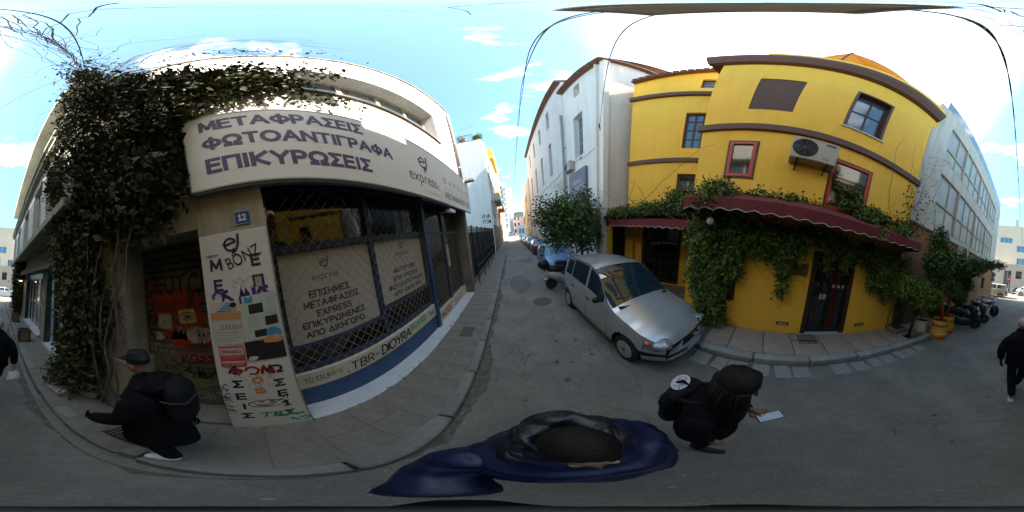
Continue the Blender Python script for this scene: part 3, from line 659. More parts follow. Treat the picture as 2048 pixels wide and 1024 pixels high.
mb.mt(g_blk); mb.ribbon([(bx+.004,-.17+.17*math.cos(a*.35), .72+.07*math.sin(a*.35)) for a in range(19)], .01, X); mb.ribbon([(bx+.004,-.3,.74),(bx+.004,-.2,.69),(bx+.004,-.06,.75),(bx+.004,.04,.86),(bx+.004,.02,.77)], .009, X); mb.ribbon([(bx+.004,-.27,.70),(bx+.004,-.17,.67),(bx+.004,-.08,.71)], .009, X); mb.text('x x', (bx,-.24,.74), Y, Z, .15, .035, 0, thick=.005)
mb.mt(g_tur); mb.text('TR', (bx,-.26,.42), Y, Z, .2, .11, .014, .2, thick=.003); mb.ribbon([(bx+.003,-.13,.42),(bx+.003,-.05,.41),(bx+.003,0,.44),(bx+.003,.05,.40),(bx+.003,.12,.42)], .04, X); scrib(mb, (bx+.004,-.02,.25), Y, Z, .16, .08, 2, 47, .035)
mb.build('graffiti', None, nb).__setitem__('kind','stuff')
pw = mat('poster paper', (.42,.39,.34), .7, var=.1, scale=8); pg = mat('pale green poster paper', (.36,.42,.36), .7, var=.12, scale=6); pk = mat('black poster print', (.015,.013,.012), .5); pblue = mat('poster blue', (.05,.2,.34), .6); por = mat('poster orange', (.45,.2,.07), .6); pink = mat('poster skin tone', (.45,.27,.16), .6)
mb = MB().mt(pw).obox((bx+.003,-.37,1.90), X*.002, Y*.155, Z*.24)
q = bx+.0055
mb.mt(por).poly([(q,-.52,1.95),(q,-.22,1.95),(q,-.22,2.03),(q,-.52,2.03)]); mb.mt(pblue)
for i in range(4): mb.poly([(q+.0003,-.46+.03*i,2.035+.025*i),(q+.0003,-.29-.01*i,2.035+.025*i),(q+.0003,-.31-.01*i,2.053+.025*i),(q+.0003,-.44+.03*i,2.053+.025*i)])
for i in range(10): mb.ribbon([(q+.001,-.515+.03*i+.012+.012*math.cos(a*.6), 1.935+.01*math.sin(a*.6)) for a in range(9)], .004, X)
mb.mt(pink); blobpoly(mb, (q+.001,0,0), Y, Z, -.285, 2.06, .03, .045, 3, 14, .03); mb.mt(pk); blobpoly(mb, (q+.0015,0,0), Y, Z, -.285, 2.10, .035, .028, 4, 14, .05)
mb.mt(pk).text('ΕΛΕΝΗ', (q,-.43,1.84), Y, Z, .19, .055, -.01, n=X, thick=.001)
for i in range(4): mb.text('ΜΕΓΑΛΗ ΠΑΡΑΣΤΑΣΗ ΧΟΡΟΥ', (q,-.49+.02*(i%2),1.80-i*.032), Y, Z, .22-.04*(i%2), .012, 0, thick=.001)
mb.build('poster', None, nb, label='cream poster with a ship, a dark haired figure and a wave border')
mb = MB().mt(pg).obox((bx+.004,-.03,1.94), X*.002, (Y+Z*.06)*.165, Z*.24); q = bx+.0065
mb.mt(pk)
for (a,b_,c_,d_) in ((-.14,.0,1.98,2.08),(.0,.12,1.84,1.94),(-.12,.0,1.72,1.80)): mb.poly([(q,a,c_),(q,b_,c_+.01),(q,b_,d_+.01),(q,a,d_)])
mb.mt(pblue).poly([(q,-.17,2.1),(q,-.09,2.1),(q,-.09,2.17),(q,-.13,2.145),(q,-.17,2.17)])
mb.mt(g_gry)
for i in range(12): y_ = .01 if i < 6 else -.17; mb.box(q,q+.0005,y_,y_+.11,2.07-i*.026 if i < 6 else 1.95-(i-6)*.022,2.075-i*.026 if i < 6 else 1.955-(i-6)*.022)
mb.build('poster', None, nb, label='pale green sheet with three small dark photos')
mb = MB().mt(pk).obox((bx+.006,-.05,1.56), X*.002, Y*.185, Z*.12); q = bx+.0085
mb.mt(pblue); blobpoly(mb, (q,0,0), Y, Z, .06, 1.76, .075, .06, 5, 14, .08); mb.mt(por); blobpoly(mb, (q+.001,0,0), Y, Z, .04, 1.68, .10, .045, 6, 14, .1); mb.mt(pink); blobpoly(mb, (q+.002,0,0), Y, Z, .08, 1.70, .03, .03, 7, 12, .05); mb.mt(pw); blobpoly(mb, (q+.002,0,0), Y, Z, -.18, 1.47, .05, .03, 8, 10, .2)
mb.build('poster', None, nb, label='black poster with a reclining blue and orange figure')
mb = MB().mt(mat('red poster print', (.42,.035,.035), .6)).obox((bx+.009,-.37,1.51), X*.002, Y*.12, Z*.13); q = bx+.0115
mb.mt(pw).poly([(q,-.48,1.53),(q,-.26,1.53),(q,-.26,1.62),(q,-.48,1.62)]); mb.poly([(q,-.48,1.43),(q,-.26,1.43),(q,-.26,1.45),(q,-.48,1.45)])
mb.mt(MC['red poster print']).text('Βάφω', (q,-.46,1.55), Y, Z, .18, .06, .01, thick=.001); mb.mt(pw).text('σπίτια μαγαζιά', (q,-.47,1.495), Y, Z, .2, .02, 0, thick=.001); mb.text('6972 30 42 08', (q,-.46,1.395), Y, Z, .18, .022, .004, thick=.001)
mb.build('poster', None, nb, label='small red and white poster reading Βάφω')
# house number
hn = thing('house_number', 'blue enamel plate with a white number 12 on the pillar above the notice board', 'number plate', (xl+.03,-.065,2.98))
MB().box(xl+.021,xl+.03,-.15,.015,2.90,3.05).build('plate', mat('blue enamel', (.01,.05,.17), .3), hn, bevel=.004)
mb = MB(); word(None, '12', (xl+.031,-.11,2.94), Y, Z, .085, .075, .013, mat('white enamel', (.6,.62,.65), .4), mb=mb, lift=.001); mb.ribbon([(xl+.032,-.145,2.905),(xl+.032,.01,2.905),(xl+.032,.01,3.045),(xl+.032,-.145,3.045),(xl+.032,-.145,2.905)], .004, X); mb.build('number', None, hn)
# big sign
sx = xl+.13
sg = thing('shop_sign', 'long white fascia sign with purple Greek lettering above the grilled shop window', 'shop sign', (sx,3,4))
MB().box(sx-.1,sx,-.53,6.7,3.34,4.68).build('panel', sign_w, sg)
mb = MB().mt(mat('grey aluminium edge', (.3,.3,.3), .4, metal=.7)); mb.box(sx-.02,sx+.006,-.54,6.71,3.325,3.345); mb.box(sx-.02,sx+.006,-.54,6.71,4.675,4.695); mb.box(sx-.02,sx+.006,-.545,-.53,3.325,4.695); mb.build('edge', None, sg)
mb = MB().mt(purple)
word(sg, 'ΜΕΤΑΦΡΑΣΕΙΣ', (sx,-.34,4.30), Y, Z, 1.96, .25, .052, purple); word(sg, 'ΦΩΤΟΑΝΤΙΓΡΑΦΑ', (sx,-.34,3.92), Y, Z, 2.46, .235, .050, purple); word(sg, 'ΕΠΙΚΥΡΩΣΕΙΣ', (sx,-.34,3.53), Y, Z, 1.95, .235, .052, purple)
mb = MB().mt(purple); bird(mb, (sx+.002,2.92,3.93), Y, Z, .42, .045); mb.build('bird_logo', None, sg)
mb = MB().mt(grey_let).text('express', (sx,2.5,3.56), Y, Z, 1.08, .27, -.004, n=X); mb.mt(orange_let).text('it', (sx,3.62,3.62), Y, Z, .14, .19, -.01, n=X); mb.text('μεταφράσεις', (sx,3.02,3.43), Y, Z, .76, .095, -.006, n=X); mb.build('lettering', None, sg, label='grey and orange lowercase name under the bird')
mb = MB().mt(purple)
for i, c_ in enumerate('EXPRESS'): glyph(mb, c_, (sx,4.12+i*.36,3.95), Y, Z, .11, .17, .022)
word(None, 'ΑΘ.ΓΙΑΝΝΑΚΟΠΟΥΛΟΣ', (sx,4.02,3.50), Y, Z, 2.4, .20, .026, grey_let, mb=mb); mb.mt(grey_let); mb.mt(orange_let).box(sx,sx+.002,4.05,6.5,3.80,3.815); mb.build('lettering', None, sg, label='spaced capitals and name at the far end of the sign')
# storefront
gx = -2.02
sf = off
MB().box(-2.12,-1.62,.17,5.95,.0,.175).build('marble_ledge', marble, sf, bevel=.01)
MB().box(-2.12,-1.93,.17,3.28,.17,.57).build('blue_base', blue_base, sf); MB().box(-2.12,-1.925,.17,3.28,.57,.86).build('white_band', whitish, sf)
MB().box(-2.12,-1.95,3.42,5.95,.17,.5).build('door_base', whitish, sf)
mb = MB()
mb.box(-2.1,-1.98,.17,.24,.86,3.5).box(-2.1,-1.98,1.70,1.78,.86,3.5).box(-2.1,-1.98,.24,1.70,2.56,2.66).box(-2.1,-1.98,1.78,3.28,2.56,2.66).box(-2.1,-1.98,.24,1.70,.86,.93).box(-2.1,-1.98,1.78,3.28,.86,.93).box(-2.1,-1.98,.24,3.28,3.42,3.5)
mb.box(-2.1,-1.98,.24,1.70,1.24,1.29).box(-2.1,-1.98,1.78,3.28,1.34,1.39)
mb.build('window_frame', navy_frame, sf)
MB().box(-2.0,-1.88,3.28,3.42,.17,3.5).build('post', mat('blue painted post', (.02,.045,.11), .45), sf, bevel=.008)
mb = MB(); mb.box(-2.1,-2.0,5.85,5.95,.5,3.4).box(-2.1,-2.0,3.42,5.85,2.55,2.63).box(-2.1,-2.0,4.6,4.68,.5,3.4); mb.build('door_frame', navy_frame, sf)
for (a, b_, z0, z1) in ((.24,1.7,2.66,3.42),(1.78,3.28,2.66,3.42),(.24,1.7,.93,2.56),(1.78,3.28,.93,2.56),(3.42,4.6,.5,3.4),(4.68,5.85,.5,3.4)):
    MB().box(-2.06,-2.05,a,b_,z0,z1).build('glass_pane', glass_shop, sf)
px = -2.035
p1 = MB().box(px-.006,px,.27,1.69,1.3,2.55).build('window_poster', poster_w, sf, label='large white window poster, five rows of black capitals')
rows = (('ΕΠΙΣΗΜΕΣ',.60,1.22,1.93),('ΜΕΤΑΦΡΑΣΕΙΣ',.50,1.36,1.79),('EXPRESS',.66,1.2,1.65),('ΕΠΙΚΥΡΩΜΕΝΕΣ',.44,1.42,1.51),('ΑΠΟ ΔΙΚΗΓΟΡΟ',.46,1.38,1.37))
for s_, a, b_, z in rows: mb = MB(); word(None, s_, (px,a,z), Y, Z, b_-a, .10, .019, poster_let, mb=mb); stuff(mb.build('lettering', None, p1))
mb = MB()
mb.mt(grey_let).text('express', (px,.68,2.12), Y, Z, .40, .10, 0, n=X); mb.mt(orange_let).text('it', (px,1.10,2.14), Y, Z, .05, .07, -.01, n=X); mb.mt(grey_let); bird(mb, (px+.002,.82,2.27), Y, Z, .16, .016); mb.build('lettering', None, p1)
p2 = MB().box(px-.006,px,1.8,3.25,1.42,2.55).build('window_poster', poster_w, sf, label='second white window poster, four rows of black capitals')
rows = (('ΦΩΤΟΤΥΠΙΕΣ',2.2,2.92,1.92),('ΕΠΙΚΥΡΩΣΕΙΣ',2.16,2.98,1.77),('ΦΩΤΟΑΝΤΙΓΡΑΦΩΝ',2.0,3.14,1.63),('ΑΠΟ ΔΙΚΗΓΟΡΟ',2.1,3.04,1.49))
for s_, a, b_, z in rows: mb = MB(); word(None, s_, (px,a,z), Y, Z, b_-a, .09, .017, poster_let, mb=mb); stuff(mb.build('lettering', None, p2))
mb = MB()
mb.mt(grey_let).text('express', (px,2.32,2.2), Y, Z, .42, .09, -.004, n=X); bird(mb, (px+.002,2.46,2.33), Y, Z, .15, .014); mb.build('lettering', None, p2)
MB().box(px-.006,px,4.75,4.95,1.5,2.2).build('door_notice', pw, sf)
# things seen dimly inside; yellow panels imitate the yellow house's reflection in the glass
mb = MB().mt(mat('yellow reflection panel', (.22,.15,.05), .8, var=.3, scale=5)); mb.box(-3.3,-3.2,.5,1.1,2.66,2.95).box(-3.3,-3.2,1.3,2.0,2.62,3.1); mb.mt(mat('olive furniture', (.07,.07,.04), .8)).box(-2.9,-2.5,.7,1.5,.5,1.1); mb.mt(mat('rust coloured box', (.16,.05,.02), .8)).box(-2.7,-2.4,2.3,2.9,.5,1.2); mb.mt(mat('grey cabinet', (.12,.12,.12), .8)).box(-4,-3.5,2.2,3.2,.2,3.0)
mb.build('interior_pieces', None, sf)
# diamond grille
def grille(y0, y1, z0, z1, x, s=.15, nm='grille'):
    mb = MB(); k = 1.15
    def clip(a, sgn):
        pts = []
        # line z = z0 + sgn*k*(y-a)
        ys = [y0, y1]; cand = []
        for y_ in ys:
            z_ = z0 + sgn*k*(y_-a)
            if z0-1e-6 <= z_ <= z1+1e-6: cand.append((y_, z_))
        for z_ in (z0, z1):
            y_ = a + sgn*(z_-z0)/k
            if y0 < y_ < y1: cand.append((y_, z_))
        return sorted(set((round(p,4), round(q_,4)) for p, q_ in cand))
    span = (z1-z0)/k; n_ = int((y1-y0+span)/s)+1
    for i in range(n_+1):
        for sgn in (1,-1):
            a = (y0 - span + i*s) if sgn > 0 else (y0 + i*s)
            c_ = clip(a, sgn)
            if len(c_) >= 2:
                (a0,b0),(a1,b1) = c_[0], c_[-1]; xo = x + .004*sgn
                L_ = math.hypot(a1-a0, b1-b0)
                if L_ > .03:
                    q0 = Vector((xo,a0,b0)); q1 = Vector((xo,a1,b1)); mb.tube([q0,q1], .0031, 4, False)
    return mb.build(nm, wire_m, sf)
grille(.19, 3.27, .87, 3.42, -1.935); grille(3.44, 5.9, .45, 3.42, -1.95)
mb = MB().mt(g_blk); X2 = -1.923
mb.text('YO KRU', (X2,.27,.66), Y, Z, .3, .12, -.004, n=X, thick=.003); scrib(mb, (X2+.003,.55,.68), Y, Z, .24, .09, 4, 51, .006)
word(None, '.TBR-', (X2,.84,.62), Y, Z, .56, .17, .022, g_blk, mb=mb, slant=.15); word(None, 'DIOYRA', (X2,1.45,.61), Y, Z, .78, .2, .032, g_blk, mb=mb, slant=.2, gap=.15); word(None, 'ROMES', (X2,2.24,.68), Y, Z, .6, .14, .03, g_mint, mb=mb, gap=.15); mb.mt(g_blk).text('Ploes', (X2,2.95,.66), Y, Z, .25, .13, -.004, .2, thick=.003)
word(None, 'MORS', (-1.948,3.6,.24), Y, Z, .7, .2, .035, g_red, mb=mb); word(None, 'SKR', (-1.948,4.6,.22), Y, Z, .7, .2, .02, g_blk, mb=mb); mb.build('graffiti', None, sf).__setitem__('kind','stuff')
# dome camera on the pillar
t = thing('security_camera', 'white dome security camera at the top of the shop window beside the pillar', 'camera', (-1.8,.2,3.0))
MB().box(-1.9,-1.75,.172,.2,2.97,3.1).build('bracket', alu, t); MB().ball((-1.79,.235,3.02), (.06,.06,.05)).build('housing', alu, t, smooth=True); MB().ball((-1.76,.245,2.99), .036).build('lens', plastic_bk, t, smooth=True)
# rain pipe and ledge
t = thing('rain_pipe', 'grey rusty rain pipe running down the far corner of the white office building', 'pipe', (-1.58,6.1,4.6))
MB().tube([(-1.58,6.12,8.3),(-1.58,6.12,4.72)], .055, 10).build('pipe', mat('old grey pipe', (.22,.2,.19), .7, var=.2, scale=4), t, smooth=True)
for z in (5.2,6.4,7.6): MB().lathe([(.064,0),(.064,.05)], (-1.58,6.12,z), 10).build('clamp', steel, t)
t = tag(MB().box(-1.7,-1.18,6.2,6.5,4.62,4.70).build('stone_ledge', plaster_old, origin=(-1.4,6.3,4.6)), 'small projecting ledge slab at the far end of the office sign', 'ledge')
t = thing('street_light', 'small grey floodlight under the far end of the office sign', 'lamp', (-1.5,4.3,3.2))
MB().box(-1.9,-1.62,4.3,4.5,3.16,3.2).build('arm', steel, t); MB().box(-1.64,-1.5,4.2,4.6,3.12,3.22).build('head', alu, t, bevel=.01)
# ------------------------------------------------------------------ shop building down the left street
sb = thing('shop_building', 'cream building with glazed shop doors, brown awning and balconies behind the big ivy', 'building', (-5,-9,0))
x0 = -1.72; YE = -15.2
mb = MB()
holes = [(-YE-14.6+.2, -YE-10.4, .0, 2.75)]
# ground floor wall from y=YE to -2.55 ; openings measured from YE
def hy(y0, y1, z0, z1): return (y0-YE, y1-YE, z0, z1)
gh = [hy(-5.55,-2.75,.0,2.85), hy(-9.6,-6.35,.0,2.75)]
mb.wall((x0,YE,.12), Y, X, 12.6, 3.7, gh, .16)
mb.poly([(x0,YE,0),(x0,YE,9),(-9,YE,9),(-9,YE,0)])
mb.build('wall', cream_dark, sb)
mb = MB(); mb.wall((-1.15,YE,4.02), Y, X, 12.75, 2.65, [hy(-4.35,-3.0,.35,2.1),hy(-6.2,-4.9,.1,2.1),hy(-8.8,-7.4,.1,2.1),hy(-11.8,-10.4,.1,2.1),hy(-14.4,-13.2,.1,2.1)], .2)
mb.poly([(-1.15,-2.45,4.02),(-1.7,-2.45,4.02),(-1.7,-2.45,6.67),(-1.15,-2.45,6.67)]); mb.wall((-1.35,YE,6.9), Y, X, 12.6, 1.9, [hy(-5.9,-4.4,.1,1.5),hy(-8.9,-7.4,.1,1.5),hy(-12,-10.5,.1,1.5)], .2)
mb.poly([(-9,-2.6,0),(-9,-2.6,8.8),(-1.35,-2.6,8.8),(-1.35,-2.6,0)])
mb.build('upper_wall', mat('pale grey render', (.55,.56,.52), .9, var=.04, streak=.1), sb)
MB().box(-1.9,-.98,YE-.1,-2.5,3.82,4.02).build('floor_slab', cream_dark, sb, bevel=.01)
MB().box(-1.9,-.98,YE-.1,-2.35,6.50,6.72).build('cornice', cream, sb, bevel=.01)
MB().box(-3,-.86,YE-.1,-2.3,8.70,8.92).build('eave', cream, sb, bevel=.01)
MB().box(-1.5,-.90,YE-.1,-2.32,6.72,6.78).build('cornice_edge', plaster_w, sb)
gl = mat('pale green balcony panel', (.42,.50,.46), .25)
for (a, b_, z0, z1, bars) in ((-4.35,-3.0,4.37,6.12,(1,0)),(-6.2,-4.9,4.12,6.12,(2,0)),(-8.8,-7.4,4.12,6.12,(2,0)),(-11.8,-10.4,4.12,6.12,(2,0)),(-14.4,-13.2,4.12,6.12,(1,0))):
    window(sb, (-1.15,a,z0), Y, X, b_-a, z1-z0, .15, alu, glass_b, .06, bars)
for (a, b_) in ((-5.9,-4.4),(-8.9,-7.4),(-12,-10.5)): window(sb, (-1.35,a,7.0), Y, X, b_-a, 1.4, .15, alu, glass_b, .06, (1,0))
for (a, b_) in ((-5.4,-2.85),):
    for i in range(3): window(sb, (-1.85,a+i*.85,.27), Y, X, .83, 2.55, .02, alu, glass_d, .055, (0,1), 'glazed_door')
for i in range(4): window(sb, (-1.85,-9.55+i*.79,.27), Y, X, .77, 2.4, .02, alu, glass_d, .055, (0,1), 'glazed_door')
MB().box(-1.95,-1.60,-5.55,-2.75,.12,.27).build('doorstep', marble, sb, bevel=.008); MB().box(-1.95,-1.60,-9.6,-6.35,.12,.27).build('doorstep', marble, sb, bevel=.008)
mb = MB(); mb.box(-1.86,-1.66,-5.62,-5.50,.15,2.9).box(-1.86,-1.66,-9.7,-9.58,.15,2.9); mb.split('door_jamb', mat('dark green jamb', (.02,.04,.035), .5), sb)
t = thing('awning', 'faded brown rolled shop awning under the first floor slab, beside the planter boxes', 'awning', (-1.5,-7,3.2))
mb = MB(); mb.prism([(-1.72,-10.6,3.45),(-1.36,-10.6,3.05),(-1.36,-10.6,2.88),(-1.40,-10.6,2.88),(-1.40,-10.6,3.02),(-1.72,-10.6,3.38)], (0,7.7,0)); mb.build('cloth', brown_awn, t); MB().tube([(-1.38,-10.6,3.06),(-1.38,-2.9,3.06)], .035, 8).build('roller', brown_awn, t)
t = thing('security_light', 'flat lit entrance lamp sticking out over the far shop door, beside the planter boxes', 'lamp', (-1.5,-10.4,2.6))
MB().box(-1.72,-1.2,-10.9,-10.45,2.55,2.62).build('canopy', alu, t)
MB().box(-1.5,-1.35,-10.8,-10.6,2.53,2.549).build('lamp', mat('lamp glow', (1,.8,.5), emit=4, var=0), t)
def ac_unit(loc, rz, label, size=(.8,.32,.56), fan=1, brackets=True):
    t = thing('air_conditioner', label, 'air conditioner', (0,0,0)); w, d, h = size
    bd = mat('air conditioner casing', (.40,.38,.32), .6, var=.05, scale=3, dirt=.2)
    MB().box(-w/2,w/2,0,d,0,h).build('casing', bd, t, bevel=.015)
    r_ = h*.42; cx = w*.22
    g = MB(); g.lathe([(r_,d+.001),(r_,d+.012),(r_*.97,d+.012)], (cx,0,h/2), 28, 'y')
    MB().lathe([(r_,d-.02),(r_,d+.004)], (cx,0,h/2), 28, 'y').build('fan_opening', plastic_bk, t)
    m2 = MB()
    for k in range(1, 9): q = [(cx+r_*k/8.6*math.cos(a*math.pi/12), d+.014, h/2+r_*k/8.6*math.sin(a*math.pi/12)) for a in range(25)]; m2.tube(q, .004, 3, False)
    for k in range(8): a = k*math.pi/4; m2.tube([(cx,d+.014,h/2),(cx+r_*math.cos(a),d+.014,h/2+r_*math.sin(a))], .004, 3, False)
    m2.build('fan_guard', mat('fan guard', (.2,.19,.17), .5), t)
    m3 = MB().mt(navy_frame).box(-w*.42,-w*.2,d+.001,d+.003,h*.82,h*.9); m3.build('badge', None, t)
    if fan > 1: m3 = MB().mt(pink).box(-w*.33,-w*.17,d+.001,d+.003,h*.12,h*.26); m3.build('warning_label', None, t); MB().mt(pw).box(-w*.42,-w*.2,d+.001,d+.003,h*.74,h*.81).build('label_strip', None, t)
    if brackets:
        for s_ in (-.33,.33):
            b2 = MB(); b2.box(s_*w-.02,s_*w+.02,-.16,d+.02,-.04,-.002); b2.bar((s_*w,-.16,-.25),(s_*w,d-.02,-.03), .03); b2.build('bracket', dark_wood if fan > 1 else steel, t)
    t.location = loc; t.rotation_euler = (0,0,rz); return t
ac_unit((-1.72,-4.0,3.28), R(-90), 'old air conditioner hanging above the brown awning beside the big ivy')
# planter boxes on left pavement
def planter(loc, label):
    t = thing('planter_box', label, 'planter', (0,0,0)); mb = MB()
    for s_ in (-1,1): mb.box(-.17,.17,s_*.17-.015,s_*.17+.015,.05,.42); mb.box(s_*.17-.015,s_*.17+.015,-.155,.155,.05,.42)
    mb.build('side_board', wood, t)
    mb = MB(); [mb.box(a*.18-.025,a*.18+.025,b*.18-.025,b*.18+.025,0,.45) for a in (-1,1) for b in (-1,1)]; mb.box(-.21,.21,-.21,-.16,.42,.46).box(-.21,.21,.16,.21,.42,.46).box(-.21,-.16,-.16,.16,.42,.46).box(.16,.21,-.16,.16,.42,.46); mb.build('frame', dark_wood, t)
    MB().box(-.15,.15,-.15,.15,.3,.36).build('soil', soil, t); t.location = loc; return t
p0 = planter((-1.08,-6.1,.15), 'square wooden planter box on the tiled pavement by the ivy, nearer of two'); dup(p0, (-1.1,-9.3,.15), 0, 'wooden planter box on the tiled pavement, farther from the ivy')
for o in (p0,): o['group'] = 'planter boxes on the left pavement'
bpy.data.objects['planter_box.001']['group'] = 'planter boxes on the left pavement'
t = thing('metal_table', 'small metal table by the dark climbing bush past the planter boxes', 'table', (-1.2,-12.6,.15))
MB().box(-1.5,-1.0,-12.9,-12.3,.8,.83).build('top', steel, t); [MB().box(a,a+.03,b,b+.03,.15,.8).build('leg', steel, t) for a in (-1.49,-1.04) for b in (-12.88,-12.34)]

# ------------------------------------------------------------------ the big ivy
iv = thing('ivy', 'huge dark ivy covering the corner between the white office and the cream shop building', 'ivy', (-1.5,-2.6,.15))
BL = [((-1.42,-2.3,4.6),(.34,.75,1.2),5200),((-1.30,-2.4,6.6),(.42,.75,1.2),5200),((-1.25,-2.15,8.0),(.40,.65,.9),3600),((-1.05,-1.8,8.9),(.3,.35,.35),900),
      ((-1.35,-3.3,5.2),(.32,.7,1.5),4000),((-1.42,-3.0,3.2),(.28,.75,1.1),3800),((-1.45,-2.55,2.0),(.26,.62,.9),2800),((-1.45,-2.7,.95),(.25,.6,.55),1500),((-1.35,-2.95,.45),(.25,.45,.25),900),
      ((-1.5,-1.35,3.75),(.26,.85,.75),3800),((-1.5,-1.2,5.0),(.3,.95,1.0),4200),((-1.5,-.9,6.2),(.3,.9,.95),3200),((-1.52,-.2,5.9),(.22,.7,.85),1900),((-1.55,.45,5.95),(.15,.55,.62),800),((-1.57,.9,5.8),(.08,.4,.35),160),
      ((-1.5,-.75,4.6),(.2,.45,.6),900),((-1.4,-1.4,7.3),(.3,.7,.7),2200),((-1.58,.0,7.2),(.12,1.0,.2),160),((-1.58,1.4,6.9),(.08,.5,.2),90),((-1.3,-4.0,6.2),(.2,.4,.7),500)]
P_ = blobs(BL, 3, 9, .11); P_ = P_[(P_[:,0] > -1.72) | (P_[:,2] > 8.7)]; P_ = P_[~((P_[:,0] < -1.5) & (P_[:,2] < 4.72) & (P_[:,1] > -.5))]; P_ = P_[~((P_[:,1] > -.56) & (P_[:,2] < 4.72))]; P_ = P_[P_[:,2] > .16]
leafmesh('inner_foliage', P_[::6], .085, leaf_dk, iv, seed=6)
leafmesh('foliage', P_, .045, leaf_dk, iv, seed=5, long=1.6)
mb = MB(); stems(mb, [(-1.5,-2.7+.12*i,.15) for i in range(9)], 26, .22, (0,.03,1), 4, .022, .35, (-1.62,-1.3)); stems(mb, [(-1.45,-2.6,6+.3*i) for i in range(10)], 14, .2, (.06,.2,.6), 6, .012, .6, (-1.62,-.7))
mb.build('stem', bark, iv, smooth=True)
# dead twiggy mat behind and tendrils reaching to the wire
mb = MB(); stems(mb, [(-.95+.06*i*.5,-1.75+.035*i,8.75+.02*(i%9)) for i in range(38)], 15, .17, (.62,.78,.02), 8, .0065, .85, (-1.2,.9)); stems(mb, [(-1.1,-1.9+.04*i,8.9) for i in range(22)], 9, .13, (.25,.1,.5), 9, .008, 1.3, (-1.5,.2)); stems(mb, [(-1.3,-1.5,8.4+.05*i) for i in range(14)], 18, .2, (0,1,.03), 11, .008, .5, (-1.6,-1.0)); stems(mb, [(-1.2,-2.9,6.5+.35*i) for i in range(9)], 9, .2, (.25,-1,.1), 12, .006, .5, (-1.6,-.6))
mb.build('tendril', stem_m, iv, smooth=True)
g_ = np.random.default_rng(4); pts = np.concatenate([g_.normal(size=(420,3))*[.25,.28,.22]+[-.85,-1.55,9.0], g_.normal(size=(110,3))*[.06,1.1,.12]+[-1.45,.2,8.85], g_.normal(size=(150,3))*[.04,.35,.3]+[-1.6,1.2,5.35]])
leafmesh('sparse_leaves', pts, .055, leaf_dk, iv, seed=7)
# paving stones round the ivy foot
t = thing('rubble_border', 'loose pale stone blocks edging the root of the big ivy', 'stones', (-1.3,-2.9,.15))
for (cx, cy, a, sx_, sy_, h) in ((-1.12,-2.75,.2,.26,.14,.10),(-1.3,-3.25,.1,.24,.17,.08),(-1.5,-2.42,.4,.2,.12,.09),(-1.15,-3.12,-.2,.2,.12,.14)):
    ca, sa = math.cos(a), math.sin(a); MB().obox((cx,cy,.15+h/2), (-sa*sx_/1.3,ca*sx_/1.3,0), (ca*sy_/1.2,sa*sy_/1.2,0), (0,0,h/2)).build('stone', slab_m, t, bevel=.015)
# bush further along the left street
t = thing('climbing_bush', 'dark climbing bush over the far end of the cream building, beside the planter boxes', 'bush', (-1.5,-11.8,.15))
leafmesh('foliage', blobs([((-1.45,-11.9,1.4),(.3,.8,1.2),2600),((-1.45,-11.8,2.9),(.35,1.0,.9),2600),((-1.5,-11.2,3.5),(.2,.6,.5),900)], 21, 9, .12), .085, leaf_dk, t, seed=22); MB().tube([(-1.55,-11.9,.15),(-1.5,-11.8,1.5),(-1.5,-11.7,3)], [.06,.05,.02], 7).build('stem', bark, t)

# ------------------------------------------------------------------ beyond the office: yard fence and neighbours
t = thing('yard_fence', 'dark sheet and bar fence closing the yard beyond the office building', 'fence', (-1.9,12,.15))
mb = MB(); y = 7.0
for k in range(9): yy = 6.5+k*1.38; MB().box(-1.93,-1.86,yy-.03,yy+.03,.1,2.9).build('post', iron, t)
mb = MB(); mb.box(-1.91,-1.88,6.5,17.6,.35,.40).box(-1.91,-1.88,6.5,17.6,1.3,1.35).box(-1.91,-1.88,6.5,17.6,2.62,2.67); mb.build('rail', iron, t)
bar = None
for k in range(92):
    yy = 6.56+k*.12
    if bar is None: bar = MB().box(-1.9,-1.885,yy-.008,yy+.008,.2,2.85).build('bar', iron, t); b0 = yy
    else: o = inst(bar.data, 'bar', (-0+wloc(t).x, wloc(t).y+(yy-b0), wloc(t).z), t)
MB().box(-1.945,-1.935,6.5,17.6,.2,2.55).build('sheet_panel', mat('dull mesh sheet', (.085,.085,.08), .8, var=.2, scale=3), t)
MB().box(-1.98,-1.85,6.5,17.6,.1,.36).build('curb', concrete, t)
t = thing('barrier_rail', 'low black pavement railing in front of the yard fence', 'railing', (-1.6,9,.15))
mb = MB(); [mb.box(-1.62,-1.58,a-.02,a+.02,.15,1.05) for a in (7.0,8.6,10.2,11.8,13.2)]; mb.split('post', iron, t); MB().box(-1.615,-1.585,7.0,13.2,.98,1.02).box(-1.615,-1.585,7.0,13.2,.5,.53).build('rail', iron, t)
t = thing('gate_post', 'rust stained end wall post between the office building and the yard fence', 'post', (-1.8,6.42,.1)); MB().box(-1.95,-1.75,6.3,6.5,.1,3.4).build('post', pillar_m, t)
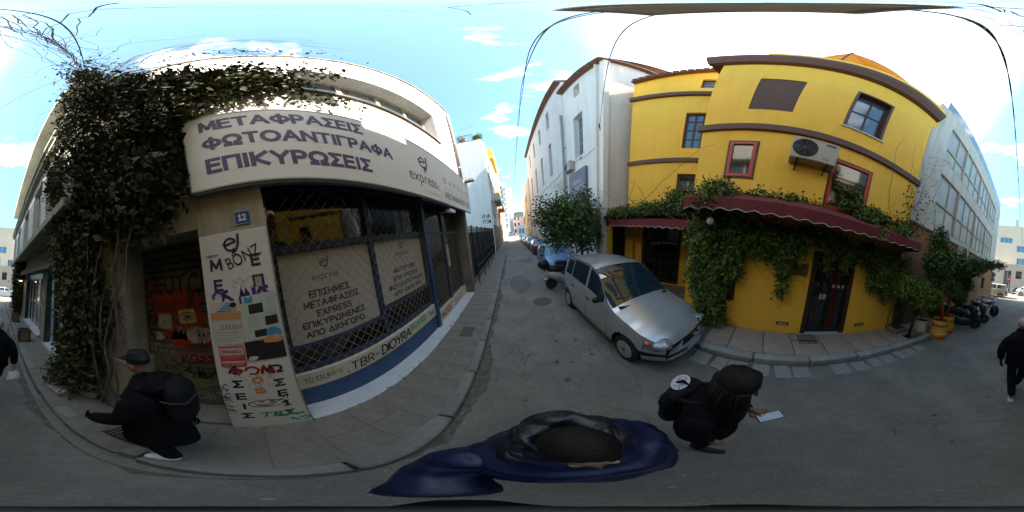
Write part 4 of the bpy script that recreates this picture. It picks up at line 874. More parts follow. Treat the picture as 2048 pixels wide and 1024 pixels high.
# white neighbour with blank side wall
wn = thing('apartment_building', 'white house with tall blank side wall and roof plants, beyond the yard fence', 'building', (-6,24,0))
mb = MB(); mb.wall((-9,18,0), X, -Y, 7.15, 14.2, (), .1); mb.wall((-1.85,18,0), Y, X, 10.5, 14.0, [(.9,2.1,.1,2.6),(3,4.2,.1,2.6),(5.6,6.8,.1,2.6),(1,2.2,4.2,6.4),(4,5.2,4.2,6.4),(7,8.4,4.2,6.4),(1,2.2,7.8,10),(4,5.2,7.8,10),(7,8.4,7.8,10),(1,2.2,11,13),(4,5.2,11,13)], .25)
mb.poly([(-9,18,14.2),(-1.85,18,14.2),(-1.85,28.5,14.0),(-9,28.5,14.0)]); mb.build('wall', white_far, wn)
mb = MB(); mb.box(-1.852,-1.80,18.02,28.5,.0,3.3); mb.build('base_wall', mat('brown stained lower wall', (.22,.17,.13), .9, var=.2, streak=.3), wn, label='stained brown ground floor')
for z in (4.2,7.8,11): 
    for yy in (19,22,25): window(wn, (-1.85,yy,z), Y, X, 1.2, 2.1, .2, brown, glass_d, .08, (1,0))
for yy in (19.0,21.0,23.6): window(wn, (-1.79,yy,.2), Y, X, 1.1, 2.5, .02, dark_wood, glass_d, .1, (1,1), 'door')
for (z, a, b_) in ((6.7,22.0,27.5),):
    MB().box(-1.85,-.95,a,b_,z,z+.22).build('balcony_slab', mat('balcony concrete', (.3,.29,.28), .9), wn); mb = MB(); mb.box(-.98,-.95,a,b_,z+.22,z+1.1); mb.box(-1.8,-.98,a,a+.03,z+.22,z+1.1); mb.build('balcony_panel', mat('balcony panel', (.42,.42,.42), .6), wn)
mb = MB().mt(g_blk); scrib(mb, (-3.0,17.99,4.1), X, Z, 1.0, .45, 5, 61, .05, -Y); scrib(mb, (-2.95,17.99,3.5), X, Z, .9, .45, 4, 62, .05, -Y); stuff(mb.build('graffiti', None, wn))
mb = MB(); mb.tube([(-1.75,18.4,14.0),(-1.62,18.4,13.2),(-1.62,18.4,.4)], .06, 8); mb.build('drain_pipe', steel, wn)
mb = MB(); [mb.box(-4.6+i*.11,-4.58+i*.11,18.05,18.07,14.2,15.3) for i in range(18)]; mb.box(-4.65,-2.6,18.04,18.08,15.26,15.3).box(-4.65,-2.6,18.04,18.08,14.25,14.29); mb.build('roof_railing', iron, wn)
for (x, nm_, hh, lab, cat_) in ((-3.9,'roof_plant',.9,'pale flowering pot plant behind the roof railing of the white house','plant'),(-2.3,'roof_plant',.8,'green plant in a terracotta trough at the roof corner of the white house','plant')):
    t = thing(nm_, lab, cat_, (x,18.5,14.2)); MB().lathe([(.2,0),(.28,.35),(.25,.35)], (x,18.5,14.2), 12).build('pot', terracotta, t)
    leafmesh('foliage', blobs([((x,18.5,14.2+.35+hh*.5),(.45,.3,hh*.55),420)], int(x*-10), 7, .1), .10, leaf_gr if x > -3 else mat('pale flowering leaf', (.35,.33,.25), .7, island=.3), t)
t = thing('tv_antenna', 'thin rooftop television aerial above the white house', 'antenna', (-2.9,18.8,14.2))
mb = MB(); mb.tube([(-2.9,18.8,14.2),(-2.9,18.8,17.6)], .02, 5); mb.build('mast', steel, t); mb = MB(); mb.tube([(-4.0,18.8,16.9),(-2.4,18.8,17.1)], .012, 4); [mb.tube([(-4.0+i*.2,18.55,16.9+.025*i),(-4.0+i*.2,19.05,16.9+.025*i)], .008, 4) for i in range(8)]; mb.tube([(-3.2,18.8,17.4),(-2.6,18.8,17.5)], .012, 4); mb.build('boom', steel, t)

def block(name, label, x0, x1, y0, y1, h, M, face='E', floors=(), win=(1.0,1.5), step=2.4, gm=glass_d, fm=alu, balc=None, roof=None, inset=.15, z0=0, first=1.0):
    """simple street building: box with window openings on the face looking across the street"""
    t = thing(name, label, 'building', ((x0+x1)/2,(y0+y1)/2,0)); mb = MB(); hs = []
    if face in 'EW': w = y1-y0
    else: w = x1-x0
    n_ = int((w-first)/step)
    for z in floors:
        for i in range(n_): a = first*.6+i*step; hs.append((a, a+win[0], z-z0, z-z0+win[1]))
    o, u, n = {'E':((x1,y0,z0),Y,X),'W':((x0,y1,z0),-Y,-X),'N':((x1,y1,z0),-X,Y),'S':((x0,y0,z0),X,-Y)}[face]
    mb.wall(o, u, n, w, h-z0, hs, inset)
    fs = {'E':((x1,y0,x0,y0),(x0,y0,x0,y1),(x0,y1,x1,y1)),'W':((x1,y0,x0,y0),(x1,y1,x1,y0),(x0,y1,x1,y1)),'N':((x1,y0,x0,y0),(x1,y1,x1,y0),(x0,y0,x0,y1)),'S':((x0,y1,x1,y1),(x1,y1,x1,y0),(x0,y0,x0,y1))}[face]
    for (a,b_,c_,d_) in fs: mb.poly([(a,b_,z0),(c_,d_,z0),(c_,d_,h),(a,b_,h)])
    mb.poly([(x0,y0,h),(x1,y0,h),(x1,y1,h),(x0,y1,h)]); mb.build('wall', M, t)
    for (a, b_, c_, d_) in hs: window(t, Vector(o)+u*a+Z*c_, u, n, b_-a, d_-c_, inset*.8, fm, gm, .07, (1,0))
    if balc:
        for z in balc:
            p = Vector(o)+Z*(z-z0)
            MB().obox(p+u*w*.5+n*.55, u*w*.42, n*.55, Z*.09).build('balcony_slab', M, t); MB().obox(p+u*w*.5+n*1.07+Z*.5, u*w*.42, n*.02, Z*.42).build('balcony_rail', mat('balcony metal', (.3,.3,.3), .5), t)
    return t
block('apartment_building','pale pink and orange house front past the white house on the left',-9,-1.9,28.6,36,16.4,mat('faded orange render',(.42,.22,.12),.9,var=.1,streak=.2),'E',(.3,3.6,7.0,10.4,13.6),(1.0,2.2),2.2,glass_d,brown,(6.6,))
block('apartment_building','house with bright yellow balcony fronts on the yard fence side of the street',-9,-1.75,36.2,45,17.5,plaster_w,'E',(3.6,7.0,10.4,13.8),(1.2,2.1),2.6,glass_d,brown,None)
t = thing('yellow_balcony', 'bright yellow slanted roof parapet board high above the long street', 'parapet', (-1.5,29,16)); MB().prism([(-2.3,28.4,16.4),(-1.5,28.4,16.4),(-1.5,28.4,18.6),(-2.3,28.4,18.6)], (0,12,0)).build('parapet', mat('bright yellow paint', (.75,.46,.04), .7), t)
MB().prism([(-1.85,28.7,9.2),(-1.25,28.7,9.2),(-1.25,28.7,9.7),(-1.85,28.7,9.7)], (0,8.5,0)).build('ledge', mat('bright yellow paint', ()), t)
block('apartment_building','pale low shopfront house before the bright road crossing',-9,-1.8,52,63,9.5,mat('light grey blue render',(.45,.5,.52),.9),'E',(.3,4.0),(1.4,2.4),2.6)
block('apartment_building','tall white apartment tower with stacked balconies at the end of the street',-6,-.2,92,104,31,plaster_w,'S',(6,9,12,15,18,21,24,27),(1.2,1.8),1.8,glass_d,alu,(5.6,8.6,11.6,14.6,17.6,20.6,23.6,26.6))
block('apartment_building','slim modern tower of white and dark floors behind the balcony tower',.2,3.2,112,120,33,plaster_w,'S',(6,9,12,15,18,21,24,27,30),(2.2,1.2),2.6,glass_d,alu)
block('old_house','pink plastered house closing the far end of the street',2,9,104,112,11,mat('pink render',(.48,.34,.32),.9,var=.1),'S',(1,5,9),(1.2,2.2),2.3,glass_d,brown)
block('old_house','brown fronted house at the far end of the street, beside the pink one',-7,1.5,128,136,15,mat('dull brown pink render',(.35,.22,.18),.9,var=.1),'S',(1,5,9),(1.2,2.2),2.5,glass_d,brown)
block('old_house','pale house with terracotta parapet far behind the parked cars',9.5,20,100,112,17,sandy,'S',(1,5,9,13),(1.2,2.0),2.5,glass_d,brown)
block('kiosk','low grey glazed shop front at the far bright street crossing',3.0,7.5,74,80,4.8,mat('grey metal cladding',(.2,.24,.27),.5),'S',(.6,),(1.2,2.6),1.4,glass_b,steel)
hl = MB()
pts = [(-120,-0)] ; 
for k in range(41): a = k/40; pts.append((-120+a*300, 14+22*math.sin(a*3.1)+4*math.sin(a*17)))
pts.append((180,0)); hl.prism([(p[0],330,p[1]) for p in pts], (0,60,0)); struct(hl.build('hill', mat('distant hill', (.17,.16,.13), .95, var=.3, scale=.05)))
# ------------------------------------------------------------------ yellow corner house (right)
XR = 3.68
yh = thing('yellow_house', 'bright yellow corner house with brown mouldings and red framed windows', 'building', (6,-1,0))
def hr(ya, yb, z0, z1, yo=1.92): return (yo-ya, yo-yb, z0, z1)     # ya>yb ; wall origin at y=1.92, going -Y
mb = MB(); hs = [hr(1.02,.10,6.17,8.0), hr(-1.05,-2.22,6.12,8.22), hr(1.2,.62,3.84,4.86), hr(-1.1,-2.17,3.42,4.8), hr(-1.08,-2.26,.14,2.35)]
mb.wall((XR,1.92,0), -Y, -X, 5.92, 9.75, hs, .22); mb.poly([(XR,1.92,0),(XR,1.92,9.75),(7.5,1.92,9.75),(7.5,1.92,0)]); mb.poly([(XR,-4.0,0),(7.5,-4.0,0),(7.5,-4.0,9.75),(XR,-4.0,9.75)]); mb.poly([(XR,1.92,9.7),(XR,-4,9.7),(7.5,-4,9.7),(7.5,1.92,9.7)]); mb.poly([(7.5,1.92,0),(7.5,-4,0),(7.5,-4,9.7),(7.5,1.92,9.7)])
mb.build('wall', yellow, yh)
# cornice & band & parapet
mb = MB(); mb.prism([(XR,2.2,9.2),(XR-.16,2.2,9.24),(XR-.30,2.2,9.46),(XR-.34,2.2,9.62),(XR,2.2,9.62)], (0,-6.35,0)); mb.prism([(XR,1.93,9.3),(XR,2.15,9.4),(XR,2.2,9.62),(7,2.2,9.62),(7,1.93,9.3)][:5], (0.001,0,0)); mb.box(XR,7.4,1.93,2.2,9.3,9.62); mb.build('cornice', brown, yh, bevel=.01)
MB().box(XR-.31,XR+.1,-4.0,1.15,9.625,9.86).build('parapet', yellow, yh)
MB().box(XR-.09,XR+.01,-4.1,2.02,5.28,5.50).build('band', brown, yh, bevel=.012)
MB().box(XR,XR+4,-4.3,-4.0,8.8,10.6).build('corner_parapet', yellow, yh)
o_ = MB().box(XR+.03,XR+.06,.10,1.02,6.17,8.0).build('closed_shutter', mat('brown closed shutter', (.115,.058,.040), .6, var=.08, wave=('Z',14)), yh)
# top right window: brown lining + white sill
mb = MB(); mb.box(XR+.0,XR+.21,-1.13,-1.051,6.12,8.22).box(XR,XR+.21,-2.219,-2.14,6.12,8.22).box(XR,XR+.21,-2.14,-1.13,8.14,8.22); mb.build('window_lining', brown, yh)
w_ = window(yh, (XR,-1.13,6.16), -Y, -X, 1.01, 1.98, .17, dark_wood, glass_b, .07, (1,1))
MB().box(XR-.05,XR+.1,-2.25,-1.02,6.08,6.12).build('sill', plaster_w, yh)
MB().box(XR+.22,XR+.23,-2.05,-1.25,6.3,7.6).build('curtain', mat('curtain', (.5,.5,.52), .9, wave=('Y',9)), yh)
# red framed windows
def redwin(y0, y1, z0, z1):
    f = window(yh, (XR,y0,z0), -Y, -X, y0-y1, z1-z0, -.035, red_p, glassmat('brown tinted glass', (.035,.028,.02), .08), .075, (0,0), depth=.07)
    mb = MB(); 
    mb.box(XR-.02,XR+.0,y1-.045,y0+.045,z1,z1+.045).box(XR-.02,XR,y1-.045,y0+.045,z0-.045,z0).box(XR-.02,XR,y0,y0+.045,z0,z1).box(XR-.02,XR,y1-.045,y1,z0,z1); mb.build('outer_frame', dark_wood, f)
redwin(1.2,.62,3.84,4.86); redwin(-1.1,-2.17,3.42,4.8)
# door
mb = MB(); mb.box(XR-.01,XR+.21,-1.20,-1.081,.15,2.35).box(XR-.01,XR+.21,-2.259,-2.14,.15,2.35).box(XR-.01,XR+.21,-2.14,-1.20,2.22,2.35); mb.build('door_frame', dark_wood, yh, bevel=.006)
for k, (a, b_) in enumerate(((-1.21,-1.66),(-1.68,-2.13))):
    d_ = window(yh, (XR,a,.16), -Y, -X, a-b_, 2.05, .10, mat('black door frame', (.014,.012,.012), .4), glass_d, .05, (0,1), 'door')
    mb = MB(); 
    for i in range(5): y_ = a-.08-i*.075; mb.tube([(XR+.08,y_,.22),(XR+.08,y_,2.15)], .006, 4)
    for z_ in (.55,1.25,1.9): mb.tube([(XR+.08,a-.04,z_),(XR+.08,b_+.04,z_)], .006, 4)
    mb.build('grille', iron, d_)
    if k: MB().box(XR+.12,XR+.125,-1.95,-1.75,.3,2.0).build('red_curtain', mat('dark red curtain', (.12,.008,.012), .8, wave=('Y',12)), d_)
mb = MB().mt(pw)
for (a, z) in ((-1.42,1.22),(-1.52,1.22),(-1.72,1.52),(-1.86,1.52),(-1.99,1.52)): mb.box(XR+.072,XR+.075,a-.075,a,z-.04 if z > 1.4 else z-.07,z+.04 if z > 1.4 else z+.07)
mb.split('notice', None, yh)
MB().box(XR-.05,XR+.3,-2.3,-1.05,.12,.165).build('threshold', marble, yh)
for (y_, z_) in ((-.62,.42),(-2.72,.40)):
    f = MB().box(XR-.012,XR+.001,y_-.15,y_+.15,z_-.045,z_+.045).build('vent_light', plastic_bk, yh); MB().box(XR-.016,XR-.012,y_-.11,y_+.11,z_-.02,z_+.018).build('lens', mat('pale vent lens', (.4,.38,.3), .4), f)
MB().box(XR-.015,XR+.001,-1.0,-.42,1.72,2.0).build('menu_board', mat('brown wooden menu board', (.16,.075,.02), .6, var=.2, scale=8), yh)
mb = MB(); mb.box(XR-.02,XR+.001,.62,1.35,.85,2.4); mb.build('closed_shutter', dark_wood, yh)
# slanted recessed wing: from S0 going (-.335,.942)
S0 = Vector((5.9,1.95,0)); U = Vector((-.335,.942,0)).normalized(); Nn = Vector((-U.y,U.x,0))   # outward, facing the street
Ulen = 3.72
mb = MB(); mb.wall(S0+U*Ulen, -U, Nn, Ulen, 11.05, [(Ulen-1.68,Ulen-1.0,5.9,8.0),(Ulen-1.72,Ulen-1.05,3.0,4.68),(Ulen-1.43,Ulen-.75,10.02,10.92),(Ulen-3.0,Ulen-1.35,.15,2.75)], .25)
mb.poly([S0+U*Ulen+Z*11.05, S0+Z*11.05, S0+Z*12.13]); p = S0+U*Ulen; q = S0-Nn*3; q2 = p-Nn*3; mb.poly([q, q2, q2+Z*11, q+Z*11]); mb.poly([p, q2, q2+Z*11, p+Z*11]); mb.build('recessed_wall', yellow, yh)
def rw(s1, s0_, z0, z1, M, gm, inset, fr, bars): return window(yh, S0+U*s1+Z*z0, -U, Nn, s1-s0_, z1-z0, inset, M, gm, fr, bars)
rw(1.68,1.0,5.9,8.0,dark_wood,glass_b,.12,.09,(1,3)); rw(1.72,1.05,3.0,4.68,dark_wood,glass_d,.12,.07,(0,5)); rw(1.43,.75,10.02,10.92,dark_wood,glass_b,.12,.07,(0,2))
mb = MB()
for (z0, z1, d_) in ((9.28,9.55,.16),(5.2,5.40,.08)): mb.obox(S0+U*(Ulen/2+.02)+Z*(z0+z1)/2+Nn*d_/2, U*(Ulen/2+.05), Nn*d_/2, Z*(z1-z0)/2)
mb.split('band', brown, yh, bevel=.01)
f = rw(3.0,1.35,.15,2.75,dark_wood,glassmat('dark bar window',(.014,.012,.01),.08),.1,.13,(1,2))
mb = MB(); 
for i in range(13): s_ = 1.45+i*.118; p = S0+U*s_+Nn*(-.06); mb.tube([p+Z*.3,p+Z*2.65], .009, 4)
for z_ in (.9,1.5,2.1): mb.tube([S0+U*1.4+Nn*(-.05)+Z*z_, S0+U*2.95+Nn*(-.05)+Z*z_], .009, 4)
mb.build('grille', iron, f)
# return wall with second grille by the white building corner
mb = MB(); mb.box(4.62,4.80,5.05,5.55,.0,2.9).box(3.74,3.9,5.5,5.68,0,2.9).box(3.74,4.65,5.55,5.68,2.4,2.9).box(3.74,4.65,5.55,5.68,0,.4); mb.build('pier', yellow_low, yh)
f = MB().box(3.9,4.62,5.58,5.64,.4,2.4).build('dark_window', black_in, yh); mb = MB(); [mb.tube([(3.95+i*.085,5.53,.4),(3.95+i*.085,5.53,2.45)], .01, 4) for i in range(8)]; mb.build('grille', iron, f)
# lean-to roof of the ground floor wing
lr = MB(); lr.prism([(3.62,5.85,2.78),(3.62,1.92,2.78),(5.9,1.92,3.05),(4.6,5.6,3.05)], (0,0,.06)); lr.build('lean_to_roof', dark_wood, yh)
# roof tiles on recessed wing
mb = MB(); mb.poly([S0+U*Ulen+Nn*.25+Z*11.05, S0+Nn*.25+Z*12.15, S0-Nn*3+Z*13.0, S0+U*Ulen-Nn*3+Z*12.1]); mb.obox(S0+U*(Ulen/2)+Z*11.57+Nn*.14, U*(Ulen/2)-Z*.55, Nn*.13, Z*.05); mb.build('roof', brown, yh)
tmb = MB(); n_ = 7; vs = []
for (yy, r_) in ((0,.105),(.42,.085)):
    for i in range(n_): a = math.pi*i/(n_-1); vs.append((r_*math.cos(a), -yy, r_*.8*math.sin(a)))
    for i in range(n_): a = math.pi*i/(n_-1); vs.append(((r_-.018)*math.cos(a), -yy, (r_-.018)*.8*math.sin(a)))
fs = [(i,i+1,2*n_+i+1,2*n_+i) for i in range(n_-1)] + [(n_+i+1,n_+i,3*n_+i,3*n_+i+1) for i in range(n_-1)] + [(i+1,i,n_+i,n_+i+1) for i in range(n_-1)]
tt = tmb.add(vs, fs).build('roof_tile', tile_m, yh, smooth=True)
tt.data.transform(Matrix.Translation(wloc(yh))); tt.location = Vector((0,0,0)); ang = math.atan2(Nn.y, Nn.x)-math.pi/2; first = True
cnt = 0
for r_i in range(3):
    for k in range(17):
        p = S0+U*(.12+k*.215)+Nn*(.32-r_i*.38)+Z*(11.10+1.1*(1-(.12+k*.215)/Ulen)+r_i*.135)
        if first: tt.location = p-wloc(yh); tt.rotation_euler = (R(18),0,ang); first = False
        else: o = inst(tt.data, 'roof_tile', p, yh, 0); o.rotation_euler = (R(18)+rnd.gauss(0,.02),0,ang+rnd.gauss(0,.03))
# main awning
def awning(name, label, pts_back, pts_front, zb, zf, drop, seams, wav=18, close=True):
    """cloth sloping from back line (zb) to front line (zf) with scalloped valance"""
    t = thing(name, label, 'awning', tuple((Vector(pts_front[0])+Vector(pts_front[-1]))/2+Z*zf))
    mb = MB(); N_ = 96; top = []; 
    def lerp(P, a): 
        a *= (len(P)-1); i = min(int(a), len(P)-2); return Vector(P[i]).lerp(Vector(P[i+1]), a-i)
    bk = [lerp(pts_back, i/N_)+Z*zb for i in range(N_+1)]; ft = [lerp(pts_front, i/N_)+Z*zf for i in range(N_+1)]
    md = [b_.lerp(f_, .5)+Z*(-.015+.008*math.sin(i*.7)) for i, (b_, f_) in enumerate(zip(bk, ft))]
    lw = [f_ - Z*(drop+.022*math.cos(2*math.pi*i/(N_/wav))) for i, f_ in enumerate(ft)]
    n0 = 0; mb.add(bk+md+ft+lw, [(r_*(N_+1)+i, r_*(N_+1)+i+1, (r_+1)*(N_+1)+i+1, (r_+1)*(N_+1)+i) for r_ in range(3) for i in range(N_)])
    for e in (0, N_): mb.poly([bk[e], ft[e], lw[e], Vector((bk[e].x, bk[e].y, lw[e].z))] if close else [bk[e], ft[e], lw[e]])
    c = mb.build('cloth', awning_m, t); so = c.modifiers.new('solid','SOLIDIFY'); so.thickness = .006
    off_ = Vector((-.008,0,0)); MB().tube([p+off_ for p in lw], .009, 4).build('piping', awning_trim, t)
    mb = MB(); 
    for s_ in seams: i = int(s_*N_); mb.tube([bk[i]+Z*.006, md[i]+Z*.006, ft[i]+Z*.006+off_, lw[i]+off_], .005, 4)
    mb.split('seam', mat('awning seam', (.09,.012,.014), .8), t)
    mb = MB(); mb.tube([ft[0]-Z*.03+X*.03, ft[-1]-Z*.03+X*.03], .018, 6); [mb.tube([ft[int(s_*N_)]-Z*.03+X*.03, bk[int(s_*N_)]-Z*.3], .014, 6) for s_ in (0.02,.5,.98)]; mb.build('frame', metal_dark, t)
    return t
awning('awning', 'long bright burgundy awning with scalloped edge over the yellow house door', [(XR,1.75,0),(XR,-4.0,0)], [(2.72,1.62,0),(2.72,-3.62,0)], 3.42, 3.05, .21, (.17,.34,.5,.66,.83))
awning('awning', 'dark burgundy awning under the vines between the white building and the yellow house corner', [(4.1,5.75,0),(4.6,1.95,0)], [(3.62,5.35,0),(3.35,1.5,0)], 2.92, 2.62, .19, (.3,.6,.85), 14)
# AC
a_ = ac_unit((XR,-.575,4.37), R(90), 'dusty white air conditioner on brackets beside the large red framed window', (.96,.36,.62), 2)
t = thing('pipe_insulation', 'foil wrapped pipe end between the air conditioner and the red framed window', 'pipe', (3.6,-1.1,4.7)); MB().tube([(3.45,-1.04,4.6),(3.52,-1.12,4.78),(3.66,-1.14,4.82)], [.03,.045,.04], 7).build('pipe', mat('foil wrap', (.35,.32,.28), .5), t, smooth=True)
t = thing('roof_canopy', 'ochre canvas canopy on the roof terrace of the yellow house', 'canopy', (5.2,-1.3,9.7))
cn = [Vector(q) for q in ((4.30,-.15,13.35),(5.25,.60,13.35),(6.6,-2.1,13.35),(4.95,-3.0,13.35))]; cc = Vector((5.3,-1.1,14.1))
mb = MB()
for i in range(4):
    a_, b_ = cn[i], cn[(i+1)%4]; N_ = 8; P_ = [a_.lerp(b_, k/N_)+Z*(.05*math.sin(math.pi*k/N_)-.03*abs(math.sin(k*2.1))) for k in range(N_+1)]
    for k in range(N_): mb.add([P_[k], P_[k+1], cc], [(0,1,2)]); mb.add([P_[k], P_[k+1], P_[k+1]-Z*.10, P_[k]-Z*.10], [(0,1,2,3)])
mb.build('canopy', mat('ochre canvas', (.33,.22,.12), .8, var=.08), t)
for p in cn: MB().tube([tuple(cc), tuple(p)], .03, 5).build('rib', mat('parasol rib', (.3,.12,.06), .7), t)
for p in (cn[0], cn[3]): MB().tube([tuple(p), (p.x+.35,p.y-.1*(p.y>0),9.7)], .035, 6).build('pole', dark_wood, t)
t = thing('globe_lamp', 'white glass globe lamp hanging under the corner of the burgundy awning', 'lamp', (2.9,1.1,2.6)); MB().ball((2.9,1.12,2.62), .075, 18, 12).build('globe', mat('opal glass', (.5,.5,.46), .25), t, smooth=True); MB().lathe([(.04,2.69),(.035,2.76),(.012,2.76),(.012,2.98)], (2.9,1.12,0), 10).build('fitting', metal_dark, t)

# ------------------------------------------------------------------ white institute building
wb = thing('white_building', 'large white rendered building with small deep windows beyond the yellow house', 'building', (8,20,0))
mb = MB(); XW = 3.72
h1 = [(9.9-8.7,9.9-7.65,6.55,9.8),(9.9-8.45,9.9-7.8,11.7,13.0)]
mb.wall((XW,9.95,0), -Y, -X, 4.05, 13.75, h1, .35); mb.wall((XW,5.9,0), X, -Y, 7, 13.8, (), .1)
mb.build('wall', white_far, wb)
mb = MB(); h2 = []
YA = 27.5
for (a, b_) in ((13.9,13.0),(17.1,16.3),(20.7,19.8)): h2 += [(YA-a,YA-b_,7.0,10.2),(YA-a,YA-b_,12.0,14.2)]
h2 += [(YA-24.6,YA-23.7,7.0,10.2),(YA-24.6,YA-23.7,12,14.2),(YA-22,YA-20.8,1.8,3.4),(YA-25.5,YA-24.2,1.2,3.4)]
mb.wall((XW-.05,YA,0), -Y, -X, YA-9.95, 15.6, h2, .35); mb.poly([(XW-.05,9.95,0),(XW+6,9.95,0),(XW+6,9.95,15.6),(XW-.05,9.95,15.6)]); mb.poly([(XW+6,5.9,0),(XW+6,YA,0),(XW+6,YA,15.6),(XW+6,5.9,15.6)]); mb.poly([(XW+.01,5.9,13.7),(XW+6,5.9,13.7),(XW+6,YA,13.7),(XW+.01,YA,13.7)]); mb.build('far_wall', pinkish, wb)
for (a,b_,c_,d_) in h1: window(wb, (XW,9.95-a,c_), -Y, -X, b_-a, d_-c_, .26, alu, glass_b, .06, (1,2))
for (a,b_,c_,d_) in h2: window(wb, (XW-.05,YA-a,c_), -Y, -X, b_-a, d_-c_, .28, alu, glass_b, .07, (1,2))
mb = MB(); mb.box(XW-.12,XW+.1,5.75,6.0,.1,13.6); mb.box(XW-.13,XW+.1,6.25,6.35,.1,13.6); mb.build('corner_pilaster', white_far, wb)
mb = MB(); mb.poly([(XW-.35,9.95,13.72),(XW-.35,5.7,13.72),(XW+4,5.7,15.3),(XW+4,9.95,15.3)]); mb.poly([(XW-.40,YA,15.55),(XW-.40,9.8,15.55),(XW+4,9.8,17.3),(XW+4,YA,17.3)]); mb.box(XW-.3,XW,5.8,9.95,13.6,13.72).box(XW-.35,XW-.05,9.85,YA,15.4,15.54); mb.box(XW-.3,XW+7,5.66,5.9,13.62,13.74); mb.build('roof', tile_m, wb)
tr_ = None
for (x_, z_, ya, yb) in ((XW-.32,13.76,5.8,9.9),(XW-.37,15.6,10,YA-.2)):
    k = int((yb-ya)/.24)
    for i in range(k):
        p = (x_, ya+.12+i*.24, z_)
        o = inst(tt.data, 'roof_tile', p, wb, 0); o.rotation_euler = (R(20),0,R(90))
MB().tube([(XW-.16,10.15,11.2),(XW-.16,10.15,.3)], .075, 10).build('drain_pipe', mat('grey rain pipe', (.30,.29,.28), .6), wb, smooth=True)
mb = MB(); [mb.box(XW-.13,XW-.02,9.9,10.0,z,z+.08) for z in (2,5,8)]; mb.split('pipe_clamp', steel, wb)
t = thing('wall_sign', 'grey blue panel with pale Greek lettering on the white building above the small tree', 'sign', (XW-.1,8.3,4.8))
MB().box(XW-.14,XW-.02,7.27,9.4,3.35,5.62).build('panel', mat('grey blue sign panel', (.13,.13,.19), .6, var=.05), t, bevel=.01)
mb = MB().mt(mat('pale sign lettering', (.36,.36,.42), .6))
for s_, w_, z_ in (('ΕΠΙΣΗΜΟ',1.25,4.82),('ΜΕΤΑΦΡΑΣΤΙΚΟ',1.8,4.42),('ΓΡΑΦΕΙΟ',1.2,4.02),('ΑΘΗΝΑ',.9,3.62)): mb = MB(); word(None, s_, (XW-.142,8.33+w_/2,z_), -Y, Z, w_, .27, .045, MC['pale sign lettering'], mb=mb); stuff(mb.build('lettering', None, t))
t = ac_unit((XW,9.2,5.9), R(90), 'small white air conditioner beside the rain pipe high on the white building', (.85,.32,.6))
t = thing('wall_letters', 'faint relief letters on the pinkish wall beside the rain pipe', 'lettering', (XW-.1,11.2,4.8)); mb = MB().mt(mat('yellowish relief letters', (.5,.46,.36), .8))
mb.text('CONDI', (XW-.08,12.8,5.1), -Y, Z, 2.4, .8, .01, n=-X, thick=.03); mb.text('SHOD', (XW-.08,12.6,4.1), -Y, Z, 2.1, .8, .01, n=-X, thick=.03); mb.build('lettering', None, t)
block('apartment_building','sandy house with closed grey shutters past the large white rendered building',3.55,10,27.6,33,11.5,sandy,'W',(.8,4.2,7.8),(1.1,2.1),2.4,glass_d,steel)
block('apartment_building','ochre edged house last before the far bright crossing',3.5,10,33.1,37.6,9.5,ochre,'W',(.8,4.2),(1.0,2.1),2.2,glass_d,steel)

# ------------------------------------------------------------------ ribbon window building (right street)
fb = thing('office_building', 'pale building with two rows of frosted windows over a brown wall beyond the yellow house', 'building', (8,-12,0))
YB0, YB1 = -4.02, -19.6
def hb(a, b_, z0, z1): return (YB0-a, YB0-b_, z0, z1)
mb = MB(); mb.wall((XR,YB0,3.9), -Y, -X, YB0-YB1, 7.2, [(1.3,12.7,.35,2.85),(1.3,12.7,3.65,6.1)], .14); mb.poly([(XR,YB1,0),(9,YB1,0),(9,YB1,11.1),(XR,YB1,11.1)]); mb.poly([(XR,YB0,0),(XR,YB0,11.1),(9,YB0,11.1),(9,YB0,0)]); mb.poly([(9,YB0,0),(9,YB1,0),(9,YB1,11.1),(9,YB0,11.1)]); mb.poly([(XR,YB0,11.1),(XR,YB1,11.1),(9,YB1,11.1),(9,YB0,11.1)])
mb.build('wall', mat('stained pale render', (.50,.49,.44), .9, var=.06, scale=1.5, streak=.25, dirt=.25, dcol=(.42,.36,.28)), fb)
mb = MB(); mb.wall((XR+.02,-3.98,0), -Y, -X, 15.6, 3.9, [(6.3,7.3,.2,2.3),(10.5,11.7,1.2,2.3)], .2); mb.build('base_wall', brown_wall, fb)
MB().box(XR-.03,XR+.05,YB1,YB0+.02,3.86,3.95).build('string_course', brown, fb)
f = MB().mt(mat('window surround concrete', (.36,.33,.28), .85)); 
for zz, h_, mid in ((4.25,2.5,1.02),(7.55,2.45,.85)):
    for i in range(11):
        a = -5.32 - i*1.036; thick = (i%3 == 2)
        w1 = MB().box(XR+.10,XR+.12,a-1.03,a-.02,zz+mid+.05,zz+h_-.03).build('panel', mat('frosted window %d' % (i%3), [(.34,.36,.35),(.38,.34,.34),(.35,.39,.38)][i%3], .4, var=.12, scale=1.4, dirt=.3, dcol=(.27,.27,.25)), fb)
        w2 = MB().box(XR+.09,XR+.11,a-1.03,a-.02,zz+.03,zz+mid-.03).build('panel', frost_lo, fb)
        f.box(XR+.04,XR+.13,a-.03,a+.02,zz,zz+h_) if not thick else f.box(XR-.02,XR+.13,a-.07,a+.07,zz,zz+h_)
    f.box(XR+.03,XR+.13,-16.7,-5.32,zz+mid-.04,zz+mid+.05); f.box(XR+.0,XR+.13,-16.75,-5.25,zz-.06,zz+.03); f.box(XR+.03,XR+.13,-16.7,-5.3,zz+h_-.03,zz+h_+.0)
f.build('window_frame', None, fb)
mb = MB(); 
for i in range(10): yy = -4.6-i*1.6; mb.box(XR+.05,XR+.08,yy-.02,yy+.02,11.1,12.0)
